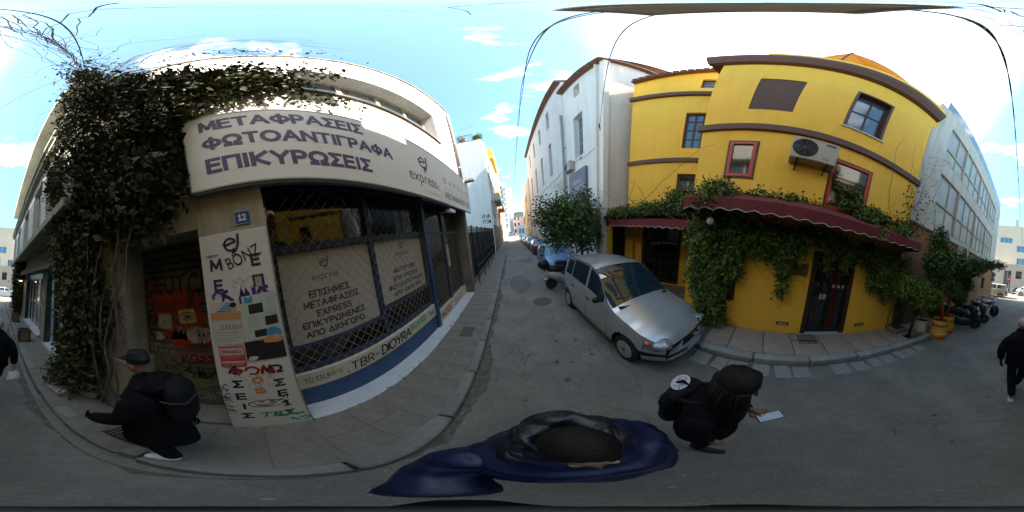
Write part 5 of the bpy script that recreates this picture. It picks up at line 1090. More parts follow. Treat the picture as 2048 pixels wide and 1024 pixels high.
mb.box(XR+.05,XR+.08,-19.5,-4.4,11.96,12.0); mb.build('roof_railing', steel, fb); MB().box(XR+.055,XR+.065,-19.4,-4.5,11.2,11.9).build('roof_glass_panel', glassmat('blue roof glass', (.08,.14,.18), .08), fb)
window(fb, (XR+.02,-14.48,1.2), -Y, -X, 1.2, 1.1, .1, brown, glass_d); window(fb, (XR+.02,-10.28,.2), -Y, -X, 1.0, 2.1, .1, brown, glass_d, name='door')
MB().tube([(XR-.06,-5.35,3.9),(XR-.06,-5.35,.2)], .03, 6).build('pipe', brown, fb)
ac_unit((XR,-8.6,3.2), R(90), 'caged air conditioner on the brown base wall behind the potted trees', (.9,.4,.7))
t = thing('wall_cable', 'thin grey service cable strung along the upper wall of the large white building', 'cable', (XW-.05,12,6)); MB().tube([(XW-.06 if y_ < 9.9 else XW-.11, y_, 6.35-.12*math.sin((y_-6)*1.3)**2) for y_ in np.linspace(6.2,27,44)], .012, 4).build('cable', cable_m, t); MB().box(XW-.12,XW-.0,7.9,8.05,6.28,6.42).build('junction_box', alu, t)
# far end of right street
eb = thing('apartment_building', 'sandy apartment block with blue windows closing the street beyond the motorcycles', 'building', (0,-36,0))
mb = MB(); mb.wall((6.2,-32,0), -X, Y, 9.4, 13.4, [(.9,3.4,9.7,10.8),(4.4,7.2,8.0,9.3),(4.6,6.2,5.5,6.8),(7.6,9.0,5.5,6.8)], .2); mb.poly([(-3.2,-32,0),(-3.2,-32,13.4),(-3.2,-45,13.4),(-3.2,-45,0)]); mb.poly([(6.2,-32,13.4),(-3.2,-32,13.4),(-3.2,-42,13.4),(6.2,-42,13.4)]); mb.poly([(6.2,-32,0),(6.2,-42,0),(6.2,-42,13.4),(6.2,-32,13.4)]); mb.box(1.9,2.6,-36,-32.0,13.4,14.8)
mb.build('wall', sandy, eb); bl = glassmat('sky blue glass', (.05,.12,.25), .05)
for (a,b_,c_,d_) in ((.9,3.4,9.7,10.8),(4.4,7.2,8.0,9.3),(4.6,6.2,5.5,6.8),(7.6,9.0,5.5,6.8)): window(eb, (6.2-a,-32,c_), -X, Y, b_-a, d_-c_, .15, alu, bl, .06, (2,0))
eb2 = thing('low_building', 'tan single storey building with small dark windows behind the beige car, beyond the motorcycles', 'building', (2,-30,0))
mb = MB(); mb.wall((7.5,-30,0), -X, Y, 10.5, 5.3, [(3.9,5.3,.1,4.1),(6.1,7.2,2.7,4.1),(8.0,8.9,2.7,4.1)], .2); mb.poly([(-3,-30,0),(-3,-30,5.3),(-3,-32,5.3),(-3,-32,0)]); mb.poly([(7.5,-30,5.3),(-3,-30,5.3),(-3,-32,5.3),(7.5,-32,5.3)]); mb.build('wall', tan, eb2)
for (a,b_,c_,d_) in ((6.1,7.2,2.7,4.1),(8.0,8.9,2.7,4.1)): window(eb2, (7.5-a,-30,c_), -X, Y, b_-a, d_-c_, .15, brown, glass_d, .07, (1,1))
window(eb2, (3.6,-30,.1), -X, Y, 1.4, 4.0, .15, steel, glass_d, .1, (1,2), 'door')
block('apartment_building','cream block with windows across the junction beyond the wooden planter boxes',-16,-3.4,-44,-31,12.0,mat('ochre cream render',(.62,.52,.34),.9,var=.05),'N',(2.5,5.6,8.8),(1.4,1.6),2.6,bl,alu)
block('apartment_building','brownish house side across the junction behind the ochre cream block',-24,-6,-70,-45,15,tan,'N',(2.5,5.6,8.8),(1.4,1.6),2.6)
# ------------------------------------------------------------------ vehicles
def interp(P, s):
    if s <= P[0][0]: return P[0][1]
    for (a, b), (c, d) in zip(P, P[1:]):
        if s <= c:
            t = (s-a)/(c-a); t2 = t*t*(3-2*t); t = .35*t2+.65*t; return b+(d-b)*t
    return P[-1][1]
def wheel(car, x, y, r, side, w=.17, rim='spoke'):
    t = MB(); t.lathe([(r*.62,-w/2),(r*.9,-w/2),(r,-w*.35),(r,w*.35),(r*.9,w/2),(r*.62,w/2)], (x,y,r), 26, 'x')
    o = t.build('wheel', rubber, car, auto=40)
    xo = x+side*w*.42; m_ = MB().mt(mat('wheel cover silver', (.42,.42,.43), .35, metal=.4)); m_.lathe([(r*.64,-.02),(r*.66,.0),(r*.64,.012),(r*.60,.012)], (xo,y,r), 26, 'x')
    m_.mt(plastic_bk).lathe([(r*.6,-.006),(r*.6,-.001),(.001,-.001)], (xo,y,r), 22, 'x'); m_.mt(MC['wheel cover silver'])
    for k in range(7):
        a = 2*math.pi*k/7+.2; d = Vector((0,math.cos(a),math.sin(a))); e = Vector((0,-math.sin(a),math.cos(a))); c = Vector((xo+side*.004,y,r))
        m_.prism([c+d*r*.12-e*r*.09, c+d*r*.6-e*r*.11, c+d*r*.6+e*r*.11, c+d*r*.12+e*r*.09], X*side*.014)
    m_.lathe([(r*.15,-.02),(r*.15,.02),(.01,.026)], (xo,y,r), 14, 'x'); m_.build('rim', None, o)
def car(name, label, L, Wd, roof, belt, paint, wb=None, glass=(.0,1), ws=None, rear=None, loc=(0,0,0), rz=0, r=.28, res=1, group=None, face_detail=True, pillars=(), wheels=None, bottom=.19, tumble=.80, glassm=None, sidewin=None, bumper=None, hatch=True):
    t = thing(name, label, 'car', (0,0,0), group)
    NS = int(L/.045*res); wy = wheels or (.62, L-.58); hw = Wd/2
    rows = 26; sec = []
    gl = glassm or glass_d
    for i in range(NS+1):
        s = L*i/NS; T = interp(roof, s); bl = min(interp(belt, s), T-.16)
        e = min(s, L-s); k = 1 - (.24 if s < L/2 else .17)*max(0,1-e/.50)**2.0 - .05*max(0,1-e/1.0)
        W_ = hw*k; zb = bottom + .05*max(0,1-e/.35)
        zr = max(bl+.012, T-(.13 if T < 1.2 else .13-.04*min(1,(T-1.2)/.2))); fr = (zr-bl)/max(.01, (max(q[1] for q in roof)-.075-bl)); fr = min(1, max(0, fr)); wr = W_*(.985-(1-tumble)*fr)
        pr = [(0,zb),(W_*.5,zb),(W_*.90,zb+.0),(W_*.965,zb+.05),(W_*.985,zb+.12)]
        z0, z1 = zb+.12, bl
        for j in range(1, 9): q = j/8; z = z0+(z1-z0)*q; pr.append((W_*(.985+.022*math.sin(math.pi*q) - .0*q), z))
        for j in range(1, 6): q = j/5; pr.append((W_*.985+(wr-W_*.985)*q**1.15, bl+(zr-bl)*q))
        rr = T-zr
        for j in range(1, 7): a = j/6; pr.append((wr*(1-.07*a) if a < .2 else wr*(1-(a-.02)**1.3*1.02) if a < 1 else 0, zr+rr*(1-(1-a)**2.6)))
        pr[-1] = (0, T); sec.append((s, pr, (bl, zr, T)))
    nP = len(pr); V = []; bow = lambda x, s: .15*(x/hw)**2*max(0,1-s/.5) - .08*(x/hw)**2*max(0,1-(L-s)/.5)
    for (s, p_, _) in sec:
        for sg in (1,-1):
            for (x, z) in p_: V.append([sg*x, s-L/2+bow(x, s), z])
    def vid(i, sg, j): return i*2*nP + (0 if sg > 0 else nP) + j
    parts = {'body':[], 'windscreen':[], 'rear_window':[], 'side_window':[], 'headlight':[], 'grille':[], 'bumper_strip':[], 'tail_light':[], 'window_seal':[], 'rear2':[]}
    wz = [(a, r*1.22) for a in wy]
    for i in range(NS):
        s = L*(i+.5)/NS; bl, zr, T = sec[i][2]
        for sg in (1,-1):
            for j in range(nP-1):
                f = [vid(i,sg,j), vid(i+1,sg,j), vid(i+1,sg,j+1), vid(i,sg,j+1)]
                if sg < 0: f.reverse()
                c = [sum(V[q][d_] for q in f)/4 for d_ in range(3)]
                key = 'body'
                if j < 13:
                    if any((s-a)**2+(c[2]-r)**2 < rw_*rw_ for a, rw_ in wz) and j >= 2: continue
                    if 1 < 0: pass
                if 13 <= j <= 16 and sidewin:
                    for (a, b_) in sidewin:
                        if a < s < b_ and zr-bl > .08: key = 'side_window'
                if j >= 18 and ws and ws[0] < s < ws[1]: key = 'windscreen'
                if j >= 18 and rear and rear[0] < s < rear[1]: key = 'rear_window'
                if face_detail and s < .34 and .52 < c[2] < .72 and abs(c[0]) > hw*.45 and j < 14: key = 'headlight'
                if L-s < .16 and .55 < c[2] < .95 and j < 13 and abs(c[0]) > hw*.7: key = 'tail_light'
                if (s < .42 or L-s < .42) and .385 < c[2] < .44 and j < 13: key = 'bumper_strip'
                parts[key].append(f)
    # nose and tail caps
    for (i, fl) in ((0, False), (NS, True)):
        MX = 12
        for j in range(2, nP-1):
            (xa, za), (xb, zb_) = sec[i][1][j], sec[i][1][j+1]
            for q in range(MX):
                t0, t1 = -1+2*q/MX, -1+2*(q+1)/MX
                ys = sec[i][0]-L/2; bo = (lambda x: -.07*(1-(x/hw)**2)+bow(x,0)) if not fl else (lambda x: .06*(1-(x/hw)**2)+bow(x,L))
                n0 = len(V); zt = .06 if not fl else 0
                for (x, z) in ((xa*t0,za),(xa*t1,za),(xb*t1,zb_),(xb*t0,zb_)): V.append([x, ys+bo(x)*min(1,(sec[i][1][-1][1]-z)*5)*min(1,max(.0,(z-.15)*6)), z])
                f = [n0, n0+1, n0+2, n0+3]
                if fl: f.reverse()
                cx, cz = (xa*t0+xa*t1)/2, (za+zb_)/2; key = 'body'
                if not fl:
                    if .50 < cz < .70 and abs(cx) > hw*.47: key = 'headlight'
                    elif .53 < cz < .63 and abs(cx) < hw*.40: key = 'grille'
                    elif .385 < cz < .44: key = 'bumper_strip'
                    elif .26 < cz < .33 and abs(cx) < hw*.6: key = 'grille'
                else:
                    if .58 < cz < .88 and abs(cx) > hw*.56: key = 'tail_light'
                    elif .385 < cz < .44: key = 'bumper_strip'
                    if rear and rear[0] >= L-.5 and belt[-1][1] < cz < sec[i][1][-1][1]-.09 and abs(cx) < hw*.8: key = 'rear_window'
                parts[key].append(f)
    # radial snap of the wheel arch edge
    for v in V:
        for a, rw_ in wz:
            dy, dz = v[1]-(a-L/2), v[2]-r; d_ = math.hypot(dy, dz)
            if rw_-.05 < d_ < rw_+.03 and abs(v[0]) > hw*.8 and v[2] > .1: v[1] = (a-L/2)+dy/d_*rw_; v[2] = r+dz/d_*rw_
    VA = np.array(V); 
    def sub(nm, keys, M, push=0, smooth=True, solid=0):
        fs = [f for k in keys for f in parts[k]]
        if not fs: return None
        if nm != 'body' and nm != 'grille':
            gr = {}
            for f in fs:
                cx = sum(VA[q][0] for q in f); cy = sum(VA[q][1] for q in f)/4+L/2
                k = (cx > 0, sum(cy > b_ for _, b_ in (sidewin or ()))) if nm == 'side_window' else (cy > L/2) if nm == 'bumper_strip' else (cx > 0) if nm in ('headlight','tail_light') else 0
                gr.setdefault(k, []).append(f)
        else: gr = {0: fs}
        return [sub1(nm, fs, M, push) for fs in gr.values()]
    def sub1(nm, fs, M, push):
        used = sorted({q for f in fs for q in f}); mp_ = {q: n for n, q in enumerate(used)}; vs = VA[used].copy()
        if push:
            c = np.array([0, np.clip(vs[:,1], -L/2+.9, L/2-.9).mean() if False else 0, .55]); d_ = vs - np.array([0,0,.6]); 
            vv = vs.copy(); vv[:,0] += np.sign(vs[:,0])*push*np.minimum(1,np.abs(vs[:,0])/hw); vv[:,2] += push*(vs[:,2] > interp(belt, L/2)-.0)*1.0; vv[:,1] += push*np.sign(vs[:,1])*(np.abs(vs[:,1]) > L/2-.45); vs = vv
        m_ = MB(); m_.v = [tuple(q) for q in vs]; m_.f = [tuple(mp_[q] for q in f) for f in fs]; m_.m = [0]*len(fs)
        o = m_.build(nm, M, t, auto=50)
        wd = o.modifiers.new('weld', 'WELD'); wd.merge_threshold = .002
        return o
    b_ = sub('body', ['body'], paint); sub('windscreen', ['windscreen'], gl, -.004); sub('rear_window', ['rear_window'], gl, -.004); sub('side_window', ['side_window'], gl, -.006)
    sub('headlight', ['headlight'], lamp_glass, .004); sub('grille', ['grille'], plastic_bk, .001); sub('bumper_strip', ['bumper_strip'], plastic_bk, .006); sub('tail_light', ['tail_light'], tail_m, .004)
    m_ = MB(); m_.box(-hw*.84,hw*.84,-L/2+.48,L/2-.42,bottom+.02,.60).box(-hw*.6,hw*.6,-L/2+.16,-L/2+.48,bottom+.04,.5).box(-hw*.6,hw*.6,L/2-.42,L/2-.16,bottom+.04,.5); m_.build('underbody', plastic_bk, t)
    for a in wy:
        for sg in (1,-1): wheel(t, sg*(hw-.10), a-L/2, r, sg)
    # mirrors, door lines, handles, wipers
    sB = ws[1] if ws else 1.2
    for sg in (1,-1):
        yb = (ws[0]+.38 if ws else 1.2)-L/2; zb_ = interp(belt, L*.35)+.06
        m_ = MB(); m_.ball((sg*(hw+.075), yb, zb_+.02), (.085,.055,.065), 12, 8); m_.obox((sg*(hw-.0), yb, zb_-.02), X*.05, Y*.02, Z*.02); m_.build('mirror', plastic_bk, t, smooth=True)
        xs = sg*(hw*1.0)
        if pillars:
            m_ = MB()
            for a in pillars: m_.tube([(sg*hw*1.001,a-L/2,bottom+.14),(sg*hw*1.010,a-L/2,.55),(sg*hw*.988,a-L/2,interp(belt,a)-.01)], .0035, 4)
            m_.tube([(sg*hw*1.004, pillars[0]-L/2, bottom+.14),(sg*hw*1.004, pillars[-1]-L/2, bottom+.14)], .0035, 4); m_.build('door_seam', plastic_bk, t)
            for a in pillars[1:]: MB().box(xs*1.0 if sg > 0 else xs*1.0-.022, xs+.022 if sg > 0 else xs, a-L/2-.22, a-L/2-.06, interp(belt,a)-.13, interp(belt,a)-.10).build('door_handle', plastic_bk if face_detail == 2 else paint, t, bevel=.006)
            MB().ball((sg*hw*1.0, wy[0]-L/2+r*1.5, .62), (.012,.03,.02), 8, 6).build('side_indicator', amber, t)
    t.location = loc; t.rotation_euler = (0,0,rz); return t
L_ = 3.95
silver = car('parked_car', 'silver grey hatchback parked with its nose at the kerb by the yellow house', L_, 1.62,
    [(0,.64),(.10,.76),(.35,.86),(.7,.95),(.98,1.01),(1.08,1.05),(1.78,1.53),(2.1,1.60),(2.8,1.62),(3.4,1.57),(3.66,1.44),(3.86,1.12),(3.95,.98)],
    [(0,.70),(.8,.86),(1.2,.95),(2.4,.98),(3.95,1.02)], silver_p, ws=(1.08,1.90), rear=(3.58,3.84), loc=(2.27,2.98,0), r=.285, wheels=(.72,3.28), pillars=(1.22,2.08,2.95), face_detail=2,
    sidewin=((1.36,2.05),(2.13,2.93),(2.99,3.46)), bottom=.20, tumble=.80, glassm=glassmat('car window glass', (.010,.028,.042), .03))  # sky reflection tinted into the window glass as a bluish base colour
# details of the silver car
mb = MB(); yy = 1.08-L_/2
mb.bar((-.10,yy+.03,1.045),(-.60,yy+.12,1.10),.012); mb.bar((.50,yy+.03,1.045),(.0,yy+.10,1.10),.012); mb.obox((0,1.05-L_/2,.985), X*.66, Y*.06, Z*.012); 
o = mb.build('wiper', plastic_bk); o.parent = silver
mb = MB(); [mb.tube([(s_*.66,1.7-L_/2,1.475),(s_*.64,2.2-L_/2,1.565),(s_*.63,3.3-L_/2,1.56)], .009, 4) for s_ in (-1,1)]; 
for o in mb.split('roof_gutter', plastic_bk): o.parent = silver
for s_ in (-1,1):
    o = MB().ball((s_*.585,-L_/2+.155,.655), (.15,.15,.070), 20, 12, Matrix.Rotation(-s_*.5, 3, 'Z') @ Matrix.Rotation(-.28, 3, 'X')).build('headlight', lamp_glass, None, smooth=True); o.parent = silver
    o = MB().ball((s_*.735,-L_/2+.31,.66), (.03,.05,.035), 10, 8).build('indicator', amber, None, smooth=True); o.parent = silver
    mb = MB().mt(chrome); mb.ball((s_*.52,-L_/2+.045,.61), (.075,.03,.07), 12, 8); mb.ball((s_*.64,-L_/2+.10,.62), (.05,.03,.055), 12, 8); o = mb.build('headlight_reflector', None); o.parent = silver
o = MB().mt(chrome).tube([(.055*math.cos(a*.45),-L_/2-.085,.655+.028*math.sin(a*.45)) for a in range(15)], .006, 5).build('badge', None); o.parent = silver
m_ = MB(); m_.box(-.22,.22,-L_/2-.10,-L_/2-.085,.36,.47); o = m_.build('number_plate', mat('blurred plate', (.33,.34,.36), .5)); o.parent = silver
seq = [('faded light blue estate car parked behind the white scooter', blue_p, (2.42,9.05), 4.1, 'hatch', 0),
       ('dark red saloon parked facing away, first behind the blue car', red_car, (2.72,16.4), 4.1, 'saloon', 1),
       ('grey and red hatchback parked second behind the blue car', mat('maroon car paint',(.13,.03,.03),.35,coat=.5), (2.7,20.9), 3.9, 'hatch', 0),
       ('silver hatchback parked mid row along the white building', mat('light silver paint',(.3,.31,.32),.35,metal=.5,coat=.5), (2.7,25.3), 3.9, 'hatch', 0),
       ('dark grey hatchback near the end of the parked row', grey_car, (2.72,29.7), 3.9, 'hatch', 1),
       ('teal green hatchback last in the row before the bright crossing', teal_p, (2.72,38.3), 4.0, 'hatch', 0),
       ('dark blue hatchback between the dark grey and the teal hatchbacks', mat('dark blue car paint',(.03,.06,.14),.3,coat=.5), (2.72,34.0), 3.9, 'hatch', 0)]
HR = [(0,.62),(.12,.72),(.5,.84),(1.0,.96),(1.15,1.0),(1.85,1.42),(2.2,1.47),(3.2,1.46),(3.6,1.36),(3.86,1.05),(4.1,.95)]
SRf = [(0,.62),(.12,.72),(.5,.82),(1.1,.92),(1.25,.95),(1.9,1.36),(2.2,1.42),(2.9,1.40),(3.4,1.05),(3.6,.98),(4.0,.96),(4.1,.92)]
for lab, pt, (x, y), L2, kind, back in seq:
    rf = HR if kind == 'hatch' else SRf
    car('parked_car', lab, 4.1, 1.66, rf, [(0,.68),(1.1,.88),(4.1,.93)], pt, ws=(1.18,1.86), rear=(3.3,3.82) if kind == 'hatch' else (2.95,3.36), loc=(x,y,0), rz=math.pi if back else 0, wheels=(.72,3.36), sidewin=((1.5,2.15),(2.25,3.0),(3.08,3.4)) if kind == 'hatch' else ((1.5,2.15),(2.25,2.95)), res=.8, pillars=(1.25,2.2,3.05), group='cars parked along the right side of the street', glassm=glassmat('blue car glass', (.03,.08,.13), .05))
VAN = [(0,.75),(.15,.9),(.7,1.05),(.95,1.12),(1.6,1.62),(1.9,1.70),(4.0,1.70),(4.25,1.6),(4.35,1.2),(4.4,1.0)]
car('parked_car', 'beige people carrier standing across the street beyond the motorcycles', 4.4, 1.7, VAN, [(0,.78),(1.1,1.0),(4.4,1.05)], beige_car, ws=(1.0,1.62), rear=(4.15,4.34), loc=(4.0,-21.2,0), rz=R(90), wheels=(.8,3.6), sidewin=((1.4,2.1),(2.2,3.0),(3.1,4.0)), res=.8, pillars=(1.3,2.15,3.1))
car('parked_car', 'white car parked across the junction, beyond the wooden planter boxes', 4.1, 1.7, HR, [(0,.68),(1.1,.88),(4.1,.93)], white_car, ws=(1.18,1.86), rear=(3.3,3.82), loc=(-1.2,-26.6,0), rz=R(-90), wheels=(.72,3.36), sidewin=((1.5,2.15),(2.25,3.0),(3.08,3.4)), res=.8, pillars=(1.25,2.2,3.05))
car('delivery_van', 'small white van at the far end of the long street', 4.6, 1.9, [(0,.9),(.2,1.1),(.7,1.2),(1.2,1.9),(1.6,2.1),(4.5,2.1),(4.6,1.9)], [(0,.9),(1,1.1),(4.6,1.2)], white_car, ws=(.75,1.3), rear=(4.4,4.59), loc=(-.1,82,0), rz=math.pi, wheels=(.85,3.7), res=.5)
bpy.data.objects['delivery_van']['category'] = 'van'

def scooter(name, label, cat, loc, rz, body, topbox=True, big=False):
    t = thing(name, label, cat, (0,0,0))
    def wh(y, r, w=.11):
        o = MB().lathe([(r*.66,-w*.4),(r*.93,-w*.45),(r,-w*.2),(r,w*.2),(r*.93,w*.45),(r*.66,w*.4)], (0,y,r), 22, 'x').build('wheel', rubber, t, auto=40)
        m_ = MB().mt(steel); m_.lathe([(r*.68,-w*.3),(r*.68,w*.3),(r*.6,w*.3),(r*.6,-w*.3)], (0,y,r), 20, 'x'); m_.tube([(-w*.6,y,r),(w*.6,y,r)], .03, 8)
        for k in range(5): a = k*1.256; m_.bar((0,y,r),(0,y+r*.64*math.cos(a),r+r*.64*math.sin(a)), .03)
        m_.build('rim', None, o)
    if not big:
        wh(-.66, .25); wh(.62, .25)
        m_ = MB(); m_.tube([(0,-.66,.27),(0,-.60,.55),(0,-.52,.85),(0,-.46,1.02)], [.05,.13,.19,.10], 12); m_.build('front_shield', body, t, smooth=True)
        m_ = MB(); m_.ball((0,-.66,.42), (.075,.2,.09), 12, 8); m_.build('front_mudguard', body, t, smooth=True)
        m_ = MB(); m_.tube([(0,-.5,.32),(0,-.2,.28),(0,.15,.33),(0,.35,.5),(0,.62,.62),(0,.9,.70)], [.14,.17,.18,.20,.17,.05], 12); m_.build('body', body, t, smooth=True)
        m_ = MB(); m_.tube([(0,.0,.72),(0,.1,.78),(0,.4,.80),(0,.72,.86),(0,.8,.86)], [.04,.13,.15,.13,.03], 12); m_.build('seat', seat_bk, t, smooth=True)
        m_ = MB(); m_.box(-.16,.16,-.42,.0,.33,.37); m_.build('foot_board', plastic_bk, t)
        m_ = MB(); m_.tube([(.12,.2,.25),(.16,.5,.28),(.17,.85,.38)], [.03,.055,.05], 8); m_.build('exhaust', steel, t, smooth=True)
        hz = 1.05; hy_ = -.44
        MB().ball((0,-.56,.92), (.1,.06,.07), 12, 8).build('headlight', lamp_glass, t, smooth=True)
        if topbox: m_ = MB(); m_.ball((0,.92,1.06), (.22,.22,.19), 16, 10); m_.box(-.12,.12,.75,.95,.86,.9); m_.build('top_box', plastic_bk, t, smooth=True)
    else:
        wh(-.70, .31, .12); wh(.66, .30, .15); MB().tube([(0,-.98,.42),(0,-.86,.60),(0,-.70,.655),(0,-.52,.60),(0,-.44,.45)], [.03,.07,.08,.07,.03], 10).build('front_mudguard', body, t, smooth=True)
        m_ = MB(); [m_.tube([(s_*.09,-.70,.31),(s_*.09,-.48,.98)], .03, 8) for s_ in (-1,1)]; m_.build('fork', chrome, t)
        m_ = MB(); m_.tube([(0,-.5,.9),(0,-.3,.6),(0,-.1,.35),(0,.4,.35),(0,.5,.6)], .035, 8); m_.tube([(0,-.45,.92),(0,.1,.75),(0,.6,.72)], .03, 8); m_.build('frame', plastic_bk, t)
        m_ = MB(); m_.ball((0,-.16,.86), (.15,.30,.12), 14, 9); m_.build('fuel_tank', body, t, smooth=True)
        m_ = MB(); m_.ball((0,.02,.48), (.16,.22,.2), 12, 8); [m_.lathe([(.09,0),(.11,.03),(.09,.06),(.11,.09),(.09,.12),(.1,.18)], (0,-.12,.5), 10) for _ in (0,)]; m_.build('engine', steel, t)
        m_ = MB(); m_.tube([(0,.1,.78),(0,.35,.74),(0,.6,.80),(0,.9,.86)], [.05,.14,.13,.04], 12); m_.build('seat', seat_bk, t, smooth=True)
        m_ = MB(); m_.tube([(.14,-.05,.4),(.16,.3,.28),(.17,.95,.34)], [.03,.04,.05], 8); m_.build('exhaust', chrome, t, smooth=True)
        m_ = MB(); m_.tube([(0,.45,.62),(0,.72,.66),(0,.98,.55),(0,1.05,.4)], [.06,.09,.08,.03], 10); m_.build('rear_mudguard', body, t, smooth=True)
        hz = 1.08; hy_ = -.42; MB().ball((0,-.6,.92), (.09,.07,.09), 12, 8).build('headlight', lamp_glass, t, smooth=True)
    m_ = MB(); m_.tube([(-.34,hy_+.10,hz),(-.2,hy_,hz+.02),(0,hy_-.03,hz),(.2,hy_,hz+.02),(.34,hy_+.10,hz)], .017, 8); m_.build('handlebar', metal_dark, t, smooth=True)
    for s_ in (-1,1):
        m_ = MB(); m_.tube([(s_*.22,hy_,hz),(s_*.28,hy_-.04,hz+.16)], .008, 6); m_.ball((s_*.28,hy_-.04,hz+.19), (.055,.015,.04), 10, 6); m_.build('mirror', plastic_bk, t, smooth=True)
    t.location = loc; t.rotation_euler = (0,0,rz); return t
scooter('scooter', 'white scooter with a black top box between the silver hatchback and the blue car', 'scooter', (2.0,6.1,0), R(102), mat('white scooter plastic', (.5,.49,.46), .35, coat=.3))
scooter('scooter', 'bright blue scooter half hidden behind the roof of the silver hatchback', 'scooter', (2.55,6.85,0), R(96), mat('bright blue plastic', (.02,.22,.62), .3, coat=.4), False)
scooter('scooter', 'black scooter parked right beside the yellow drums', 'scooter', (2.35,-6.6,0), R(-60), plastic_bk)
scooter('scooter', 'black scooter with top box between the drums and the cruiser motorcycle', 'scooter', (2.30,-7.9,0), R(-75), mat('dark grey scooter paint', (.025,.025,.03), .3, coat=.5))
scooter('motorcycle', 'black cruiser motorcycle with chrome engine last before the corner, beyond the yellow house', 'motorcycle', (2.05,-9.5,0), R(-52), mat('black gloss paint', (.012,.012,.016), .2, coat=.6), big=True)
s_ = scooter('scooter', 'dark blue covered scooter beside the tan building, beyond the motorcycles', 'scooter', (.9,-27.2,0), R(60), mat('dark blue cover', (.02,.04,.10), .6)); 
scooter('scooter', 'second dark scooter next to the white car beyond the motorcycles', 'scooter', (1.9,-27.6,0), R(80), mat('slate cover', (.04,.05,.08), .6))
# table and chairs of the cafe at the corner
t = thing('cafe_table', 'small steel cafe table on the pavement beyond the cruiser motorcycle', 'table', (3.1,-13,.15)); MB().box(2.75,3.35,-13.3,-12.7,.82,.85).build('top', steel, t); m_ = MB(); m_.tube([(3.05,-13,.16),(3.05,-13,.82)], .025, 8); m_.box(2.85,3.25,-13.02,-12.98,.14,.17).box(3.03,3.07,-13.2,-12.8,.14,.17); m_.build('pedestal', steel, t)
def chair(loc, rz, label):
    t = thing('metal_chair', label, 'chair', (0,0,0), 'cafe chairs on the right pavement'); MB().box(-.21,.21,-.21,.21,.44,.47).build('seat', metal_dark, t)
    for a in (-1,1):
        for b in (-1,1): MB().tube([(a*.19,b*.19,.44),(a*.21,b*.21,0)], .013, 6).build('leg', steel, t)
    m_ = MB(); m_.tube([(-.19,.19,.44),(-.19,.25,.88),(.19,.25,.88),(.19,.19,.44)], .013, 6); [m_.tube([(-.19,.21+.02*i,.55+.1*i),(.19,.21+.02*i,.55+.1*i)], .01, 5) for i in range(3)]; m_.build('backrest', steel, t); t.location = loc; t.rotation_euler = (0,0,rz)
chair((3.0,-12.0,.15), R(10), 'steel cafe chair on the near side of the small table'); chair((3.1,-14.1,.15), R(175), 'steel cafe chair on the far side of the small table')
# sign poles
def roadsign(loc, label, kind):
    x, y = loc; t = thing('road_sign', label, 'road sign', (x,y,0)); MB().tube([(x,y,0),(x,y,3.1)], .03, 8).build('pole', steel, t)
    if kind: MB().lathe([(.30,0),(.30,.012)], (x,y+.04,2.75), 24, 'y').build('disc', mat('grey sign back', (.13,.14,.15), .5), t); MB().lathe([(.24,0),(.24,.012)], (x,y+.04,2.2), 24, 'y').build('disc', MC['grey sign back'], t)
    else:
        MB().lathe([(.28,0),(.28,.012)], (x,y+.04,2.45), 24, 'y').build('disc', mat('red sign face', (.5,.02,.02), .4), t); MB().box(x-.18,x+.18,y+.055,y+.06,2.41,2.49).build('white_bar', mat('white sign face', (.7,.7,.7), .4), t)
roadsign((3.55,-19.2), 'pole with two round grey sign backs at the corner beside the beige car', 1); roadsign((2.05,-24.5), 'red no entry sign with white bar behind the beige car', 0)

# ------------------------------------------------------------------ plants on the right
def trunk(mb, pts, r): return mb.tube(pts, r, 8)
t = thing('small_tree', 'leafy green street tree growing behind the roof of the silver hatchback', 'tree', (2.95,6.3,.1))
m_ = MB(); trunk(m_, [(2.95,6.3,.1),(2.9,6.3,.9),(2.8,6.2,1.6),(2.5,6.1,2.3)], [.06,.055,.05,.03]); 
g = random.Random(3)
for k in range(16): a = g.uniform(0,6.28); e = Vector((2.7+1.1*math.cos(a)*g.uniform(.5,1), 6.1+1.0*math.sin(a), g.uniform(1.9,3.6))); s0 = Vector((2.85,6.25,1.2+g.uniform(0,.9))); md = s0.lerp(e,.5)+Vector((0,0,.12)); trunk(m_, [s0, md, e], [.025,.015,.006])
m_.build('trunk', bark, t, smooth=True)
P_ = blobs([((2.4,6.1,2.5),(1.05,.9,.75),4600),((1.75,6.0,2.3),(.55,.6,.6),1900),((3.2,6.3,2.6),(.6,.6,.6),1900),((2.2,6.1,3.15),(.7,.6,.5),1800),((1.45,6.0,2.95),(.45,.5,.3),700),((1.1,5.9,2.7),(.2,.4,.2),200),((1.25,5.9,3.3),(.2,.3,.2),160),((2.9,6.0,3.75),(.3,.3,.25),260),((3.5,6.2,2.2),(.15,.4,.4),300),((3.1,6.1,3.3),(.4,.4,.4),500),((2.9,6.0,1.75),(.6,.5,.35),800)], 31, 10, .15, .9); P_ = P_[P_[:,0] < 3.66]
leafmesh('crown', P_, .065, leaf_blue, t, seed=32)
